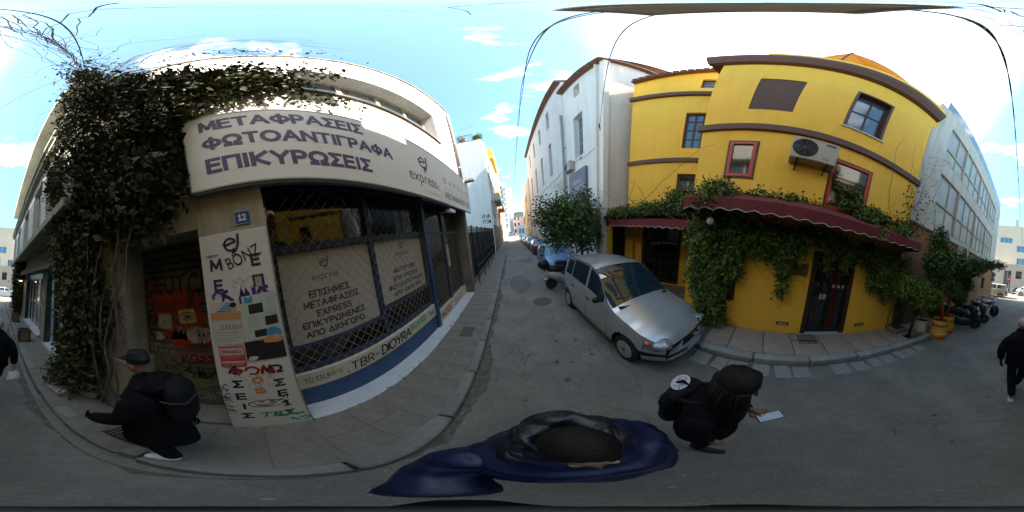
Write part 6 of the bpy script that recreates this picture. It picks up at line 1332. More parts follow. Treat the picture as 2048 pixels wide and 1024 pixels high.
# bare twigs arching from vine to the tree
vn = thing('climbing_vine', 'vine lying over the dark burgundy awning of the recessed wing', 'vine', (3.9,3.5,2.9))
P_ = blobs([((3.72,1.9,2.98),(.3,.8,.18),2000),((3.75,3.1,2.98),(.28,.9,.14),2000),((3.7,4.6,2.92),(.22,.9,.12),1300),((3.55,1.4,3.08),(.3,.5,.2),1300),((3.9,2.4,3.3),(.3,.5,.28),1000),((3.55,.9,3.15),(.22,.5,.14),700),((3.5,.1,3.34),(.14,.7,.06),420),((3.0,1.1,3.2),(.25,.35,.06),300),((3.3,1.2,3.4),(.2,.4,.15),500),((2.75,1.2,3.0),(.03,.25,.10),160),((3.62,-.7,3.42),(.06,.5,.04),160)], 41, 9, .08)
leafmesh('foliage', P_, .045, leaf_gr, vn, seed=42)
m_ = MB(); stems(m_, [(3.7,4.9-.25*i,2.9) for i in range(8)], 9, .2, (-.35,.3,.35), 17, .008, .8); stems(m_, [(3.7,3.0-.3*i,3.0) for i in range(7)], 6, .14, (-.1,-.2,.6), 18, .006, .8); stems(m_, [(3.6,5.5-.6*i,2.95) for i in range(8)], 14, .3, (0,-.3,.0), 19, .012, .5, (3.45,3.9)); m_.build('stem', stem_m, vn, smooth=True)
iv2 = thing('ivy', 'green ivy mass hanging down the yellow house wall under the burgundy awning', 'ivy', (3.5,.8,.15))
P_ = blobs([((3.45,1.45,2.3),(.22,.42,.5),3000),((3.48,1.35,1.5),(.2,.42,.6),3200),((3.5,1.15,.8),(.2,.36,.5),2600),((3.52,1.05,.35),(.2,.30,.25),900),((3.5,.75,2.35),(.2,.45,.42),2600),((3.5,.75,1.75),(.16,.22,.4),900),
  ((3.52,.1,2.42),(.16,.5,.34),2400),((3.53,-.35,2.3),(.15,.45,.36),1900),((3.53,-.40,1.9),(.10,.16,.30),480),((3.54,-.42,1.45),(.06,.07,.30),150),((3.53,-.85,2.62),(.14,.35,.16),700),((3.53,-1.5,2.62),(.13,.5,.15),900),((3.5,-1.40,2.2),(.06,.05,.35),200),((3.5,-1.85,2.25),(.08,.10,.28),300)], 51, 9, .07)
P_ = P_[(P_[:,0] < 3.68)]; P_ = P_[np.random.default_rng(1).random(len(P_)) < .68]; leafmesh('foliage', P_, .050, leaf_gr, iv2, seed=52, flat=(-1,0,0)); m_ = MB(); stems(m_, [(3.62,1.5-.12*i,.15) for i in range(6)], 14, .19, (0,.0,1), 20, .014, .35, (3.5,3.66)); stems(m_, [(3.62,1.2-.35*i,2.6) for i in range(9)], 9, .16, (0,-.3,-.5), 21, .006, .6, (3.5,3.66)); m_.build('stem', bark, iv2, smooth=True)
iv3 = thing('ivy', 'ivy curtain hanging between the yellow house door and the potted trees', 'ivy', (3.5,-3,2.4))
P_ = blobs([((3.5,-2.5,2.45),(.16,.4,.28),1600),((3.5,-3.0,2.25),(.16,.4,.42),2100),((3.45,-3.5,2.2),(.16,.35,.5),1900),((3.5,-2.85,1.75),(.1,.2,.3),500),((3.45,-3.3,1.55),(.12,.25,.35),600),((3.4,-3.9,2.0),(.2,.2,.6),500)], 61, 9, .07); P_ = P_[P_[:,0] < 3.67]; P_ = P_[np.random.default_rng(2).random(len(P_)) < .7]; leafmesh('foliage', P_, .048, leaf_gr, iv3, seed=62, flat=(-1,0,0))
m_ = MB(); stems(m_, [(3.55,-3.7-.05*i,.2) for i in range(6)], 16, .2, (0,.0,1), 22, .016, .4, (3.4,3.66)); m_.build('stem', bark, iv3, smooth=True)
iv4 = thing('climbing_vine', 'small vine creeping across the large red framed window above the awning', 'vine', (3.5,-1.8,3.5))
q = [(3.60,-1.17,4.35),(3.58,-1.24,4.1),(3.57,-1.4,3.98),(3.57,-1.62,4.0),(3.57,-1.85,3.98),(3.57,-2.0,3.8),(3.57,-2.05,3.6)]
q2 = [(3.57,-1.4,3.98),(3.57,-1.5,3.75),(3.57,-1.55,3.55),(3.5,-1.8,3.42)]; m_ = MB(); m_.tube(q, .008, 5); m_.tube(q2, .01, 5); stems(m_, [(3.55,-2.3-.2*i,3.5) for i in range(7)], 9, .1, (0,-.4,.3), 25, .005, .8); m_.build('stem', stem_m, iv4)
g_ = np.random.default_rng(9); pts = np.concatenate([np.array([Vector(q[i]).lerp(Vector(q[i+1]), f) for i, f in zip(g_.integers(0,6,240), g_.random(240))]), np.array([Vector(q2[i]).lerp(Vector(q2[i+1]), f) for i, f in zip(g_.integers(0,3,120), g_.random(120))])]); pts += g_.normal(size=pts.shape)*.018
P_ = np.concatenate([pts, blobs([((3.50,-1.75,3.50),(.12,.3,.12),520),((3.40,-2.2,3.42),(.15,.3,.08),450),((3.2,-2.05,3.28),(.25,.16,.06),380),((2.8,-2.2,3.0),(.06,.12,.12),120),((3.5,-2.4,3.55),(.12,.5,.14),600),((3.0,-3.0,3.2),(.25,.3,.05),240),((3.4,-3.5,3.45),(.2,.4,.12),320),((3.5,-2.75,3.5),(.1,.35,.12),220)], 71, 7, .05)]); leafmesh('foliage', P_, .05, leaf_gr, iv4, seed=72)
tw = thing('bare_creeper', 'bare reddish creeper twigs climbing the yellow house edge beside the ribbon window building', 'creeper', (3.5,-4.1,2.5))
m_ = MB(); stems(m_, [(3.6,-4.0-.04*i,1.2) for i in range(5)], 26, .22, (0,-.02,1), 27, .014, .35, (3.35,3.66)); stems(m_, [(3.55,-4.1,3.4+.3*i) for i in range(12)], 9, .17, (-.1,-.6,.35), 28, .006, .7, (3.1,3.66)); stems(m_, [(3.55,-4.0,3.8+.3*i) for i in range(8)], 7, .15, (-.05,.5,.4), 29, .006, .7, (3.3,3.66)); m_.build('stem', stem_red, tw, smooth=True)
leafmesh('sparse_leaves', blobs([((3.5,-4.0,4.4),(.12,.8,1.3),130),((3.5,-3.6,3.6),(.1,.6,.25),160)], 73, 2, .05), .05, leaf_dk, tw, seed=74)
# potted trees
def drum(loc, label):
    t = thing('painted_drum', label, 'drum planter', (0,0,0), 'painted drum planters'); h = .72; r = .27
    yb = mat('yellow painted drum', (.62,.36,.04), .5, var=.15, scale=5, dirt=.35, dcol=(.3,.14,.03)); rb = mat('red painted drum band', (.42,.05,.02), .5, var=.15, scale=5)
    MB().lathe([(r*.98,0),(r,.02),(r,.22),(r*1.03,.235),(r,.25),(r,.46),(r*1.03,.475),(r,.49),(r,h-.02),(r*1.02,h),(r*.95,h),(r*.95,h-.06)], (0,0,0), 32).build('barrel', yb, t, auto=40)
    for (a, b) in ((.05,.16),(.50,.60)): MB().lathe([(r*1.004,a),(r*1.006,a+.005),(r*1.006,b-.005),(r*1.004,b)], (0,0,0), 32).build('band', rb, t, smooth=True)
    MB().lathe([(r*.94,h-.06),(r*.9,h-.04),(.01,h-.03)], (0,0,0), 24).build('soil', soil, t)
    m_ = MB().mt(pw); 
    for a0 in (.35,-.25): 
        a = math.pi-a0+.9; m_.obox((r*1.01*math.cos(a), r*1.01*math.sin(a), .32), Vector((-math.sin(a),math.cos(a),.25))*.055, Vector((math.cos(a),math.sin(a),0))*.003, Z*.022)
    m_.mt(navy_frame)
    for a0 in (.35,-.25): a = math.pi-a0+.9; m_.obox((r*1.022*math.cos(a), r*1.022*math.sin(a), .325), Vector((-math.sin(a),math.cos(a),.25))*.035, Vector((math.cos(a),math.sin(a),0))*.002, Z*.009)
    m_.build('sticker', None, t); t.location = loc; return t
drum((2.42,-4.95,0), 'yellow and red painted drum planter, nearer one of the pair'); drum((2.52,-5.68,0), 'yellow and red painted drum planter, farther one of the pair')
def post_red(p, q_, label):
    t = thing('red_stake', label, 'stake', p, 'red plant stakes in the drums'); MB().tube([p, q_], .05, 10).build('stake', mat('red painted stake', (.5,.045,.015), .5, var=.15), t, smooth=True)
post_red((2.36,-4.92,.66), (2.50,-4.80,2.15), 'red painted stake standing in the nearer drum'); post_red((2.48,-5.6,.66), (2.62,-5.75,2.2), 'red painted stake standing in the farther drum')
t = thing('potted_tree', 'tall potted tree growing from the yellow and red drums', 'tree', (2.45,-5.3,.7))
m_ = MB(); 
for (a, b) in (((2.44,-4.98,.68),(2.55,-5.1,2.4)),((2.52,-5.66,.68),(2.6,-5.6,2.5)),((2.5,-5.4,.8),(2.4,-6.3,2.7))): trunk(m_, [a, Vector(a).lerp(Vector(b),.5)+Vector((.04,.03,0)), b], [.03,.025,.018])
ends = [(2.75,-4.75,3.6),(2.7,-5.2,3.0),(2.2,-6.4,2.8),(1.9,-7.0,3.0),(1.5,-7.4,3.0),(2.9,-4.6,2.6),(2.8,-5.9,2.9),(2.3,-5.6,2.4),(1.25,-7.7,3.05)]
for e in ends: trunk(m_, [(2.55,-5.3,2.0), Vector((2.5,-5.4,2.3)).lerp(Vector(e),.5)+Vector((0,0,.1)), e], [.02,.013,.005])
m_.build('trunk', bark, t, smooth=True)
leafmesh('crown', blobs([((2.72,-5.0,2.65),(.48,.75,.5),3400),((2.75,-4.62,3.25),(.18,.25,.55),900),((2.5,-5.9,2.65),(.5,.7,.5),2600),((2.6,-5.3,1.9),(.4,.7,.35),1500),((2.1,-6.6,2.75),(.45,.5,.32),1300),((1.65,-7.2,2.95),(.4,.35,.16),520),((1.2,-7.6,3.02),(.3,.25,.08),220),((2.75,-5.0,2.15),(.35,.5,.25),800),((2.35,-6.6,2.0),(.25,.35,.35),600),((2.5,-6.5,1.4),(.2,.25,.35),350)], 81, 8, .09), .06, leaf_blue, t, seed=82)
t = thing('potted_shrub', 'bright green shrub in a white pot beside the yellow drums', 'shrub', (3.0,-4.72,.15))
MB().lathe([(.20,.15),(.235,.30),(.25,.56),(.265,.60),(.24,.60),(.23,.54)], (3.0,-4.72,0), 24).build('pot', white_plastic, t, auto=40); MB().lathe([(.23,.54),(.02,.55)], (3.0,-4.72,0), 16).build('soil', soil, t)
m_ = MB(); trunk(m_, [(3.0,-4.72,.5),(3.0,-4.65,.9),(3.02,-4.55,1.3)], [.022,.02,.012]); stems(m_, [(3.0,-4.62,1.0+.05*i) for i in range(12)], 6, .13, (0,0,.4), 33, .008, .9); m_.build('trunk', bark, t)
leafmesh('crown', blobs([((2.95,-4.35,1.55),(.42,.7,.42),3000),((3.0,-3.75,1.75),(.35,.4,.3),1100),((2.7,-4.75,1.45),(.32,.35,.35),1200)], 83, 8, .07), .055, leaf_lt, t, seed=84)
t = thing('potted_shrub', 'second white bucket pot half hidden behind the yellow drums', 'shrub', (3.05,-5.4,.15)); MB().lathe([(.16,.15),(.21,.5),(.2,.5),(.19,.45)], (3.05,-5.4,0), 20).build('pot', white_plastic, t); leafmesh('crown', blobs([((2.95,-5.5,.9),(.25,.3,.35),700)], 85, 7, .06), .06, leaf_gr, t, seed=86)
t = thing('bollard_post', 'leaning black iron post on a base plate at the kerb before the white pot', 'bollard', (2.86,-3.95,.15))
MB().tube([(2.86,-3.95,.15),(2.90,-4.18,.98)], .045, 12).build('post', iron, t, smooth=True); MB().box(2.74,2.98,-4.07,-3.83,.15,.175).build('base_plate', iron, t); MB().ball((2.902,-4.19,.99), .05, 10, 6).build('cap', iron, t)
t = thing('stone_planter', 'low brick planter with a small plant where the yellow wall ends', 'planter', (3.4,-3.95,.15)); MB().box(3.15,3.66,-4.2,-3.72,.15,.30).build('edge', mat('dirty pink brick', (.22,.14,.11), .9, var=.2, scale=6), t, bevel=.012); MB().box(3.2,3.6,-4.15,-3.78,.301,.31).build('soil', soil, t); leafmesh('foliage', blobs([((3.4,-3.95,.8),(.15,.15,.45),260)], 87, 6, .05), .05, leaf_dk, t, seed=88)
stuff(leafmesh('weeds', blobs([((2.72,-4.2,.22),(.06,.3,.06),120),((3.6,1.0,.2),(.06,.5,.05),160),((-1.6,2.5,.16),(.02,3,.015),90)], 89, 5, .03), .03, leaf_lt, seed=90))
# ------------------------------------------------------------------ people
def skinarr(pts, edges, rad, sub=2, root=0):
    me = bpy.data.meshes.new('k'); me.from_pydata([tuple(p) for p in pts], edges, []); ob = bpy.data.objects.new('k', me); COL.objects.link(ob)
    sk = ob.modifiers.new('s', 'SKIN'); sk.use_smooth_shade = True; sk.branch_smoothing = .4
    for i, r_ in enumerate(rad):
        v = me.skin_vertices[0].data[i]; v.radius = (r_, r_) if not isinstance(r_, tuple) else r_; v.use_root = (i == root)
    ss = ob.modifiers.new('u', 'SUBSURF'); ss.levels = sub; ss.render_levels = sub
    bpy.context.view_layer.update(); dg = bpy.context.evaluated_depsgraph_get(); ev = ob.evaluated_get(dg); m2 = bpy.data.meshes.new_from_object(ev)
    vs = [tuple(v.co) for v in m2.vertices]; fs = [tuple(p.vertices) for p in m2.polygons]
    bpy.data.objects.remove(ob); bpy.data.meshes.remove(me); bpy.data.meshes.remove(m2); return vs, fs
def hand(mb, w, d, nrm, side, curl=.5, s=1.0):
    """palm plus four unequal curled fingers and a thumb; d points from wrist to knuckles, nrm out of the back of the hand"""
    w, d, nrm = Vector(w), Vector(d).normalized(), Vector(nrm).normalized(); nrm = (nrm-d*nrm.dot(d)).normalized(); u = d.cross(nrm)*side
    P_ = [w, w+d*.05*s, w+d*.085*s]; mb.add(*skinarr([w-d*.02*s, w+d*.02*s, w+d*.06*s, w+d*.085*s+u*.012*s, w+d*.085*s-u*.015*s], [(0,1),(1,2),(2,3),(2,4)], [.026*s,.03*s,.032*s,.02*s,.02*s], 1, 0))
    for k, (off_, ln) in enumerate(((-.033,.066),(-.011,.076),(.011,.07),(.032,.055))):
        p = w+d*.078*s+u*off_*s; a = 0; pts = [p-d*.02*s, p]; dd = d.copy()
        for j, f in enumerate((.45,.32,.25)):
            a += curl*(.6+.3*j); dd = (d*math.cos(a) - nrm*math.sin(a)); pts.append(pts[-1]+dd*ln*f*1.05*s)
        mb.add(*skinarr(pts, [(i,i+1) for i in range(4)], [.010*s,.0098*s,.009*s,.0082*s,.007*s], 1, 0))
    p = w+d*.025*s-u*.025*s; t1 = (d*.6-u*.7-nrm*.35).normalized(); t2 = (d*.9-u*.25-nrm*.5*curl).normalized()
    mb.add(*skinarr([p, p+t1*.03*s, p+t1*.03*s+t2*.03*s, p+t1*.03*s+t2*.052*s], [(0,1),(1,2),(2,3)], [.013*s,.012*s,.0105*s,.008*s], 1, 0)); return mb
def head(mb, c, face, skinM, tilt=0):
    """head with nose, brow, eyes, mouth, ears; face = horizontal look direction"""
    c = Vector(c); f = Vector(face).normalized(); r_ = f.cross(Z).normalized(); u = r_.cross(f)
    Rm = Matrix((r_, -f, u)).transposed()      # local: x right, y back, z up
    mb.mt(skinM); n0 = len(mb.v); mb.ball((0,0,0), (.074,.094,.118), 20, 14)
    for i in range(n0, len(mb.v)):
        x, y, z = mb.v[i]
        k = 1 - .26*max(0,-z/.118)**1.3; x *= k; 
        if y < 0: y *= (1-.10*max(0,-z/.118)); 
        if y > 0: y *= 1.06 if z > -.02 else .8
        if y < -.05 and -.0 < z < .03 and .012 < abs(x) < .05: y += .010
        if y < -.05 and -.075 < z < -.05 and abs(x) < .03: y -= .004
        mb.v[i] = tuple(Rm @ Vector((x,y,z)) + c)
    def loc_(x,y,z): return Rm @ Vector((x,y,z)) + c
    mb.add([loc_(*p) for p in ((-.007,-.088,.022),(.007,-.088,.022),(.016,-.092,-.026),(-.016,-.092,-.026),(0,-.118,-.020),(0,-.098,.02))], [(0,5,4,3),(5,1,2,4),(3,4,2),(0,1,5)])
    for s_ in (-1,1):
        mb.ball(loc_(s_*.076,.01,-.005), (.012,.022,.034), 8, 6)
    mb.mt(mat('eye white', (.5,.48,.45), .3)); [mb.ball(loc_(s_*.030,-.078,.014), .0135, 10, 7) for s_ in (-1,1)]
    mb.mt(hair_dk); [mb.ball(loc_(s_*.030,-.0885,.014), .006, 8, 6) for s_ in (-1,1)]; [mb.obox(loc_(s_*.031,-.089,.037), r_*.016, f*.004, u*.003) for s_ in (-1,1)]
    mb.mt(mat('lips', (.28,.08,.07), .5)).obox(loc_(0,-.090,-.056), r_*.021, f*.005, u*.005)
    return Rm
def crumple(vs, amp, f, seed=0):
    o = []
    for v in vs:
        q = Vector(v); w_ = mnoise.noise_vector(q*f+Vector((seed*3.1,0,0))); w2 = mnoise.noise_vector(Vector((q.x*f*1.6, q.y*f*1.6, q.z*f*3.5+seed))); o.append(tuple(q+w_*amp+w2*amp*.6))
    return o
def loft(mb, rings, n=24, wr=0, seed=1, cap=True):
    if wr >= .01 and len(rings) > 4:
        rr = []
        for a, b in zip(rings, rings[1:]):
            for i in range(4): t_ = i/4; rr.append(tuple(p+(q-p)*t_ for p, q in zip(a, b)))
        rings = rr + [rings[-1]]; n = 44; b0 = len(mb.v); _loft(mb, rings, n, wr*.7, seed, cap); mb.v[b0:] = crumple(mb.v[b0:], .013, 9, seed); return mb
    return _loft(mb, rings, n, wr, seed, cap)
def _loft(mb, rings, n=24, wr=0, seed=1, cap=True):
    """rings: (cx, cy, z, rx, ry)"""
    g = random.Random(seed); vs = []
    ph = [g.uniform(0,6.28) for _ in range(6)]
    for k, (cx, cy, z, rx, ry) in enumerate(rings):
        for i in range(n):
            a = 2*math.pi*i/n; e = 1 + wr*(math.sin(3*a+ph[k%6])+.6*math.sin(5*a+ph[(k+2)%6]+k)); vs.append((cx+rx*e*math.cos(a), cy+ry*e*math.sin(a), z+wr*.25*rx*math.sin(4*a+k)))
    K = len(rings); fs = [(k*n+i, k*n+(i+1)%n, (k+1)*n+(i+1)%n, (k+1)*n+i) for k in range(K-1) for i in range(n)]
    if cap: fs += [tuple(range(n-1,-1,-1)), tuple(range((K-1)*n, K*n))]
    return mb.add(vs, fs)
def shoe(mb, a, d, M, s=1.0):
    a, d = Vector(a), Vector(d).normalized(); mb.mt(M); mb.add(*skinarr([a+Z*.04-d*.03, a+d*.05-Z*.02, a+d*.13-Z*.035, a+d*.18-Z*.04], [(0,1),(1,2),(2,3)], [.042*s,.042*s,.04*s,.028*s], 1, 0)); return mb

# person 1: man in cap walking along the left pavement (towards -Y)
t = thing('person', 'man in black cap, long black coat and white shoes walking past the graffiti shutter', 'person', (-1.02,-.84,.15))
bx_, by_ = -1.02, -.86
mb = MB().mt(jean_cloth)
pts = [(bx_,by_,1.0),(bx_-.09,by_,.92),(bx_-.09,by_-.14,.55),(bx_-.08,by_-.10,.24),(bx_+.09,by_,.92),(bx_+.09,by_+.04,.54),(bx_+.10,by_+.14,.24),(bx_,by_-.02,1.35),(bx_,by_-.05,1.5),(bx_,by_-.08,1.58)]
mb.add(*skinarr(pts, [(0,1),(1,2),(2,3),(0,4),(4,5),(5,6),(0,7),(7,8),(8,9)], [.13,.10,.075,.055,.10,.075,.055,.14,.06,.05], 2, 0))
hm = head(mb, (bx_+.0,by_-.12,1.66), (.1,-1,-.15), skin_m)
shoe(mb, (bx_-.08,by_-.13,.21), (0,-1,0), shoe_w, 1.15); shoe(mb, (bx_+.10,by_+.12,.21), (.05,-1,0), shoe_w, 1.15)
mb.mt(black_cloth); hand(mb, (bx_+.22,by_-.40,.86), (.0,-.85,-.35), (1,0,.4), 1, .5, 1.1); hand(mb, (bx_-.24,by_+.14,.82), (0,.1,-1), (-1,0,0), -1, .5)
mb.build('body', None, t, smooth=True)
mb = MB().mt(black_cloth); loft(mb, [(bx_,by_+.02,.64,.20,.235),(bx_,by_+.02,.68,.215,.25),(bx_,by_,.85,.21,.23),(bx_,by_,1.05,.205,.20),(bx_,by_,1.22,.215,.18),(bx_,by_-.01,1.36,.215,.165),(bx_,by_-.03,1.45,.15,.13),(bx_,by_-.05,1.52,.09,.09)], 28, .022, 3)
mb.add(*skinarr([(bx_+.17,by_-.01,1.38),(bx_+.25,by_-.04,1.12),(bx_+.235,by_-.24,.96),(bx_+.22,by_-.40,.86)], [(0,1),(1,2),(2,3)], [.095,.085,.075,.06], 2, 0))
mb.add(*skinarr([(bx_-.17,by_,1.38),(bx_-.25,by_+.06,1.12),(bx_-.25,by_+.12,.84)], [(0,1),(1,2)], [.095,.085,.06], 2, 0))
mb.build('coat', None, t, smooth=True)
mb = MB().mt(black_cloth); loft(mb, [(bx_,by_+.05,1.44,.15,.15),(bx_,by_+.09,1.50,.155,.13),(bx_,by_+.10,1.56,.12,.10),(bx_,by_+.08,1.59,.08,.07)], 20, .03, 5); mb.build('hood', None, t, smooth=True)
mb = MB().mt(plastic_bk); _loft(mb, [(bx_,by_-.105,1.69,.086,.108),(bx_,by_-.10,1.74,.086,.106),(bx_,by_-.10,1.79,.066,.082),(bx_,by_-.10,1.80,.03,.04)], 20, 0, 5); mb.prism([(bx_-.06,by_-.19,1.70),(bx_+.06,by_-.19,1.70),(bx_+.045,by_-.28,1.675),(bx_-.045,by_-.28,1.675)], (0,0,.01)); mb.build('cap', None, t, smooth=False)
# his backpack
t = thing('backpack', 'black backpack with a grey reflective strip on the back of the man in the cap', 'backpack', (bx_,by_+.3,1.3))
mb = MB().mt(mat('black nylon', (.008,.008,.010), .75, spec=.15, bump=.3, bscale=30)); loft(mb, [(bx_,by_+.24,1.12,.11,.06),(bx_,by_+.24,1.16,.14,.085),(bx_,by_+.24,1.35,.14,.095),(bx_,by_+.22,1.52,.125,.085),(bx_,by_+.20,1.58,.07,.05)], 24, .012, 5); mb.build('bag', None, t, smooth=True)
mb = MB().mt(mat('grey reflective strip', (.025,.025,.028), .6)); mb.tube([(bx_+.135,by_+.17,1.40),(bx_+.145,by_+.24,1.41),(bx_+.11,by_+.325,1.41),(bx_-.11,by_+.33,1.41)], .008, 5); mb.build('strip', None, t)
mb = MB().mt(MC['black nylon']); [mb.tube([(bx_+s_*.11,by_+.2,1.55),(bx_+s_*.13,by_-.02,1.47),(bx_+s_*.14,by_-.16,1.3)], .018, 6) for s_ in (-1,1)]; mb.build('strap', None, t)
# person 3: grey haired man walking away with a bag
t = thing('person', 'grey haired man in black walking away down the street carrying a white plastic bag', 'person', (-.08,-2.85,0)); bx_, by_ = -.08, -2.86
mb = MB().mt(jean_cloth); pts = [(bx_,by_,.98),(bx_-.09,by_,.90),(bx_-.09,by_-.16,.50),(bx_-.02,by_-.26,.12),(bx_+.09,by_,.90),(bx_+.08,by_-.02,.50),(bx_+.02,by_+.22,.13),(bx_,by_-.03,1.32),(bx_,by_-.08,1.45),(bx_,by_-.10,1.52)]
mb.add(*skinarr(pts, [(0,1),(1,2),(2,3),(0,4),(4,5),(5,6),(0,7),(7,8),(8,9)], [.13,.105,.08,.06,.105,.08,.06,.14,.06,.055], 2, 0)); head(mb, (bx_-.0,by_-.14,1.60), (0,-1,-.1), skin_m)
shoe(mb, (bx_-.02,by_-.28,.075), (0,-1,0), mat('black shoe white sole', (.10,.10,.11), .6)); shoe(mb, (bx_+.02,by_+.20,.085), (0,-1,-.15), MC['black shoe white sole'])
for (a, b_) in ((-.02,-.28),(.02,.20)): mb.mt(shoe_w).obox((bx_+a,by_+b_-.08,.014), X*.045, Y*.135, Z*.012)
mb.mt(skin_m); hand(mb, (bx_-.30,by_+.06,.83), (0,.0,-1), (-1,0,0), -1, .9); mb.mt(black_cloth); hand(mb, (bx_+.28,by_+.02,.86), (0,-.2,-1), (1,0,0), 1, .6)
mb.build('body', None, t, smooth=True)
mb = MB().mt(black_cloth); loft(mb, [(bx_,by_,.80,.21,.17),(bx_,by_,.84,.22,.185),(bx_,by_,1.0,.215,.18),(bx_,by_-.02,1.2,.235,.18),(bx_,by_-.04,1.34,.24,.16),(bx_,by_-.07,1.42,.16,.12),(bx_,by_-.09,1.50,.085,.085)], 28, .02, 9)
mb.add(*skinarr([(bx_-.18,by_-.04,1.35),(bx_-.29,by_+.05,1.10),(bx_-.30,by_+.06,.85)], [(0,1),(1,2)], [.09,.08,.06], 2, 0)); mb.add(*skinarr([(bx_+.18,by_-.04,1.35),(bx_+.30,by_+.10,1.12),(bx_+.28,by_+.02,.88)], [(0,1),(1,2)], [.09,.08,.06], 2, 0)); mb.build('coat', None, t, smooth=True)
mb = MB().mt(hair_grey); loft(mb, [(bx_,by_-.10,1.56,.076,.075),(bx_,by_-.11,1.62,.082,.085),(bx_,by_-.12,1.67,.074,.085),(bx_,by_-.13,1.71,.03,.04)], 18, .02, 4); mb.build('hair', None, t, smooth=True)
t = thing('plastic_bag', 'white translucent plastic bag hanging from a hand of the grey haired man', 'bag', (bx_-.30,by_+.06,.7))
mb = MB().mt(mat('white thin plastic', (.55,.55,.56), .4, var=.15, scale=14)); loft(mb, [(bx_-.30,by_+.06,.46,.05,.05),(bx_-.30,by_+.06,.48,.10,.09),(bx_-.30,by_+.06,.58,.125,.11),(bx_-.30,by_+.06,.68,.09,.07),(bx_-.30,by_+.06,.74,.02,.02)], 22, .07, 6); mb.tube([(bx_-.30,by_+.05,.72),(bx_-.31,by_+.06,.79),(bx_-.30,by_+.07,.72)], .006, 5); mb.build('bag', None, t, smooth=True)
# person 4: woman with long dark hair looking at a phone, backpack
t = thing('person', 'woman in black with long dark hair looking down at her phone', 'person', (.71,.08,0)); bx_, by_ = .71, .10
mb = MB().mt(jean_cloth); pts = [(bx_,by_,.92),(bx_-.08,by_,.85),(bx_-.08,by_-.06,.48),(bx_-.08,by_-.05,.12),(bx_+.08,by_,.85),(bx_+.08,by_-.03,.48),(bx_+.08,by_+.05,.12),(bx_,by_,1.22),(bx_,by_-.03,1.36),(bx_,by_-.05,1.42)]
mb.add(*skinarr(pts, [(0,1),(1,2),(2,3),(0,4),(4,5),(5,6),(0,7),(7,8),(8,9)], [.13,.10,.072,.05,.10,.072,.05,.12,.055,.05], 2, 0)); head(mb, (bx_-.0,by_-.10,1.52), (-.25,-1,-.75), skin_m)
shoe(mb, (bx_-.08,by_-.06,.065), (0,-1,0), plastic_bk); shoe(mb, (bx_+.08,by_+.04,.065), (0,-1,0), plastic_bk)
mb.mt(skin_m); hand(mb, (bx_-.00,by_-.19,1.19), (-.5,-.75,.35), (.3,-.2,-1), 1, .9, .95); hand(mb, (bx_-.22,by_-.10,.92), (-.1,-.5,-1), (-1,0,0), -1, .7, .9)
mb.build('body', None, t, smooth=True)
mb = MB().mt(black_cloth); loft(mb, [(bx_,by_,.74,.21,.18),(bx_,by_,.95,.21,.17),(bx_,by_,1.15,.205,.165),(bx_,by_,1.27,.20,.145),(bx_,by_-.02,1.34,.13,.11),(bx_,by_-.03,1.39,.08,.08)], 26, .02, 12)
mb.add(*skinarr([(bx_+.16,by_,1.27),(bx_+.24,by_-.06,1.06),(bx_+.12,by_-.13,1.10),(bx_+.01,by_-.18,1.18)], [(0,1),(1,2),(2,3)], [.075,.068,.055,.04], 2, 0)); mb.add(*skinarr([(bx_-.16,by_,1.27),(bx_-.25,by_-.0,1.08),(bx_-.22,by_-.09,.94)], [(0,1),(1,2)], [.08,.075,.05], 2, 0)); mb.build('coat', None, t, smooth=True)
mb = MB().mt(hair_dk); hc = Vector((bx_,by_-.085,1.54)); n0 = len(mb.v); mb.ball(hc, (.112,.122,.122), 24, 16)
for i in range(n0, len(mb.v)):
    v = Vector(mb.v[i])-hc
    if v.y < -.045 and v.z < .03 and abs(v.x) < .075: v.y = -.045
    mb.v[i] = tuple(hc+v)
g = random.Random(5)
for k in range(110):
    a = g.uniform(-.5, math.pi+.5); r_ = g.uniform(.095,.12); x_, y_ = hc.x+r_*math.cos(a), hc.y+r_*math.sin(a)*1.05
    mb.tube([(x_,y_,hc.z+.02),(x_+.02*math.cos(a),y_+.015*math.sin(a),hc.z-.12),(x_+.05*math.cos(a)+g.gauss(0,.01),y_+.03*math.sin(a)-.0,hc.z-.28),(x_+.04*math.cos(a)+g.gauss(0,.02),y_+.02*math.sin(a),hc.z-.40)], [.012,.014,.012,.003], 5)
mb.v = crumple(mb.v, .014, 13, 4); mb.mt(mat('hair parting', (.12,.08,.06), .7)).tube([(hc.x-.02,hc.y-.06,hc.z+.103),(hc.x-.02,hc.y+.02,hc.z+.117)], .0035, 4); mb.build('hair', None, t, smooth=True)
t = thing('backpack', 'black backpack with a round white print on the woman with the phone', 'backpack', (bx_+.02,by_+.215,1.0))
mb = MB().mt(MC['black nylon']); loft(mb, [(bx_+.02,by_+.215,.82,.12,.07),(bx_+.02,by_+.215,.85,.155,.10),(bx_+.02,by_+.215,1.1,.155,.11),(bx_+.02,by_+.20,1.26,.14,.09),(bx_+.02,by_+.18,1.31,.06,.05)], 22, .012, 5); mb.build('bag', None, t, smooth=True)
mb = MB().mt(MC['black nylon']); mb.tube([(bx_+.02,by_+.16,1.30),(bx_+.02,by_+.22,1.36),(bx_+.02,by_+.26,1.30)], .01, 6); [mb.tube([(bx_+s_*.10,by_+.16,1.27),(bx_+s_*.11,by_+.05,1.325),(bx_+s_*.12,by_-.13,1.2)], .016, 6) for s_ in (-1,1)]; mb.build('strap', None, t)
q = Vector((bx_+.03, by_+.235, 1.305)); nn = Vector((-.25,.35,1)).normalized(); uu = Vector((1,.1,0)); uu = (uu-nn*uu.dot(nn)).normalized(); vv = nn.cross(uu)
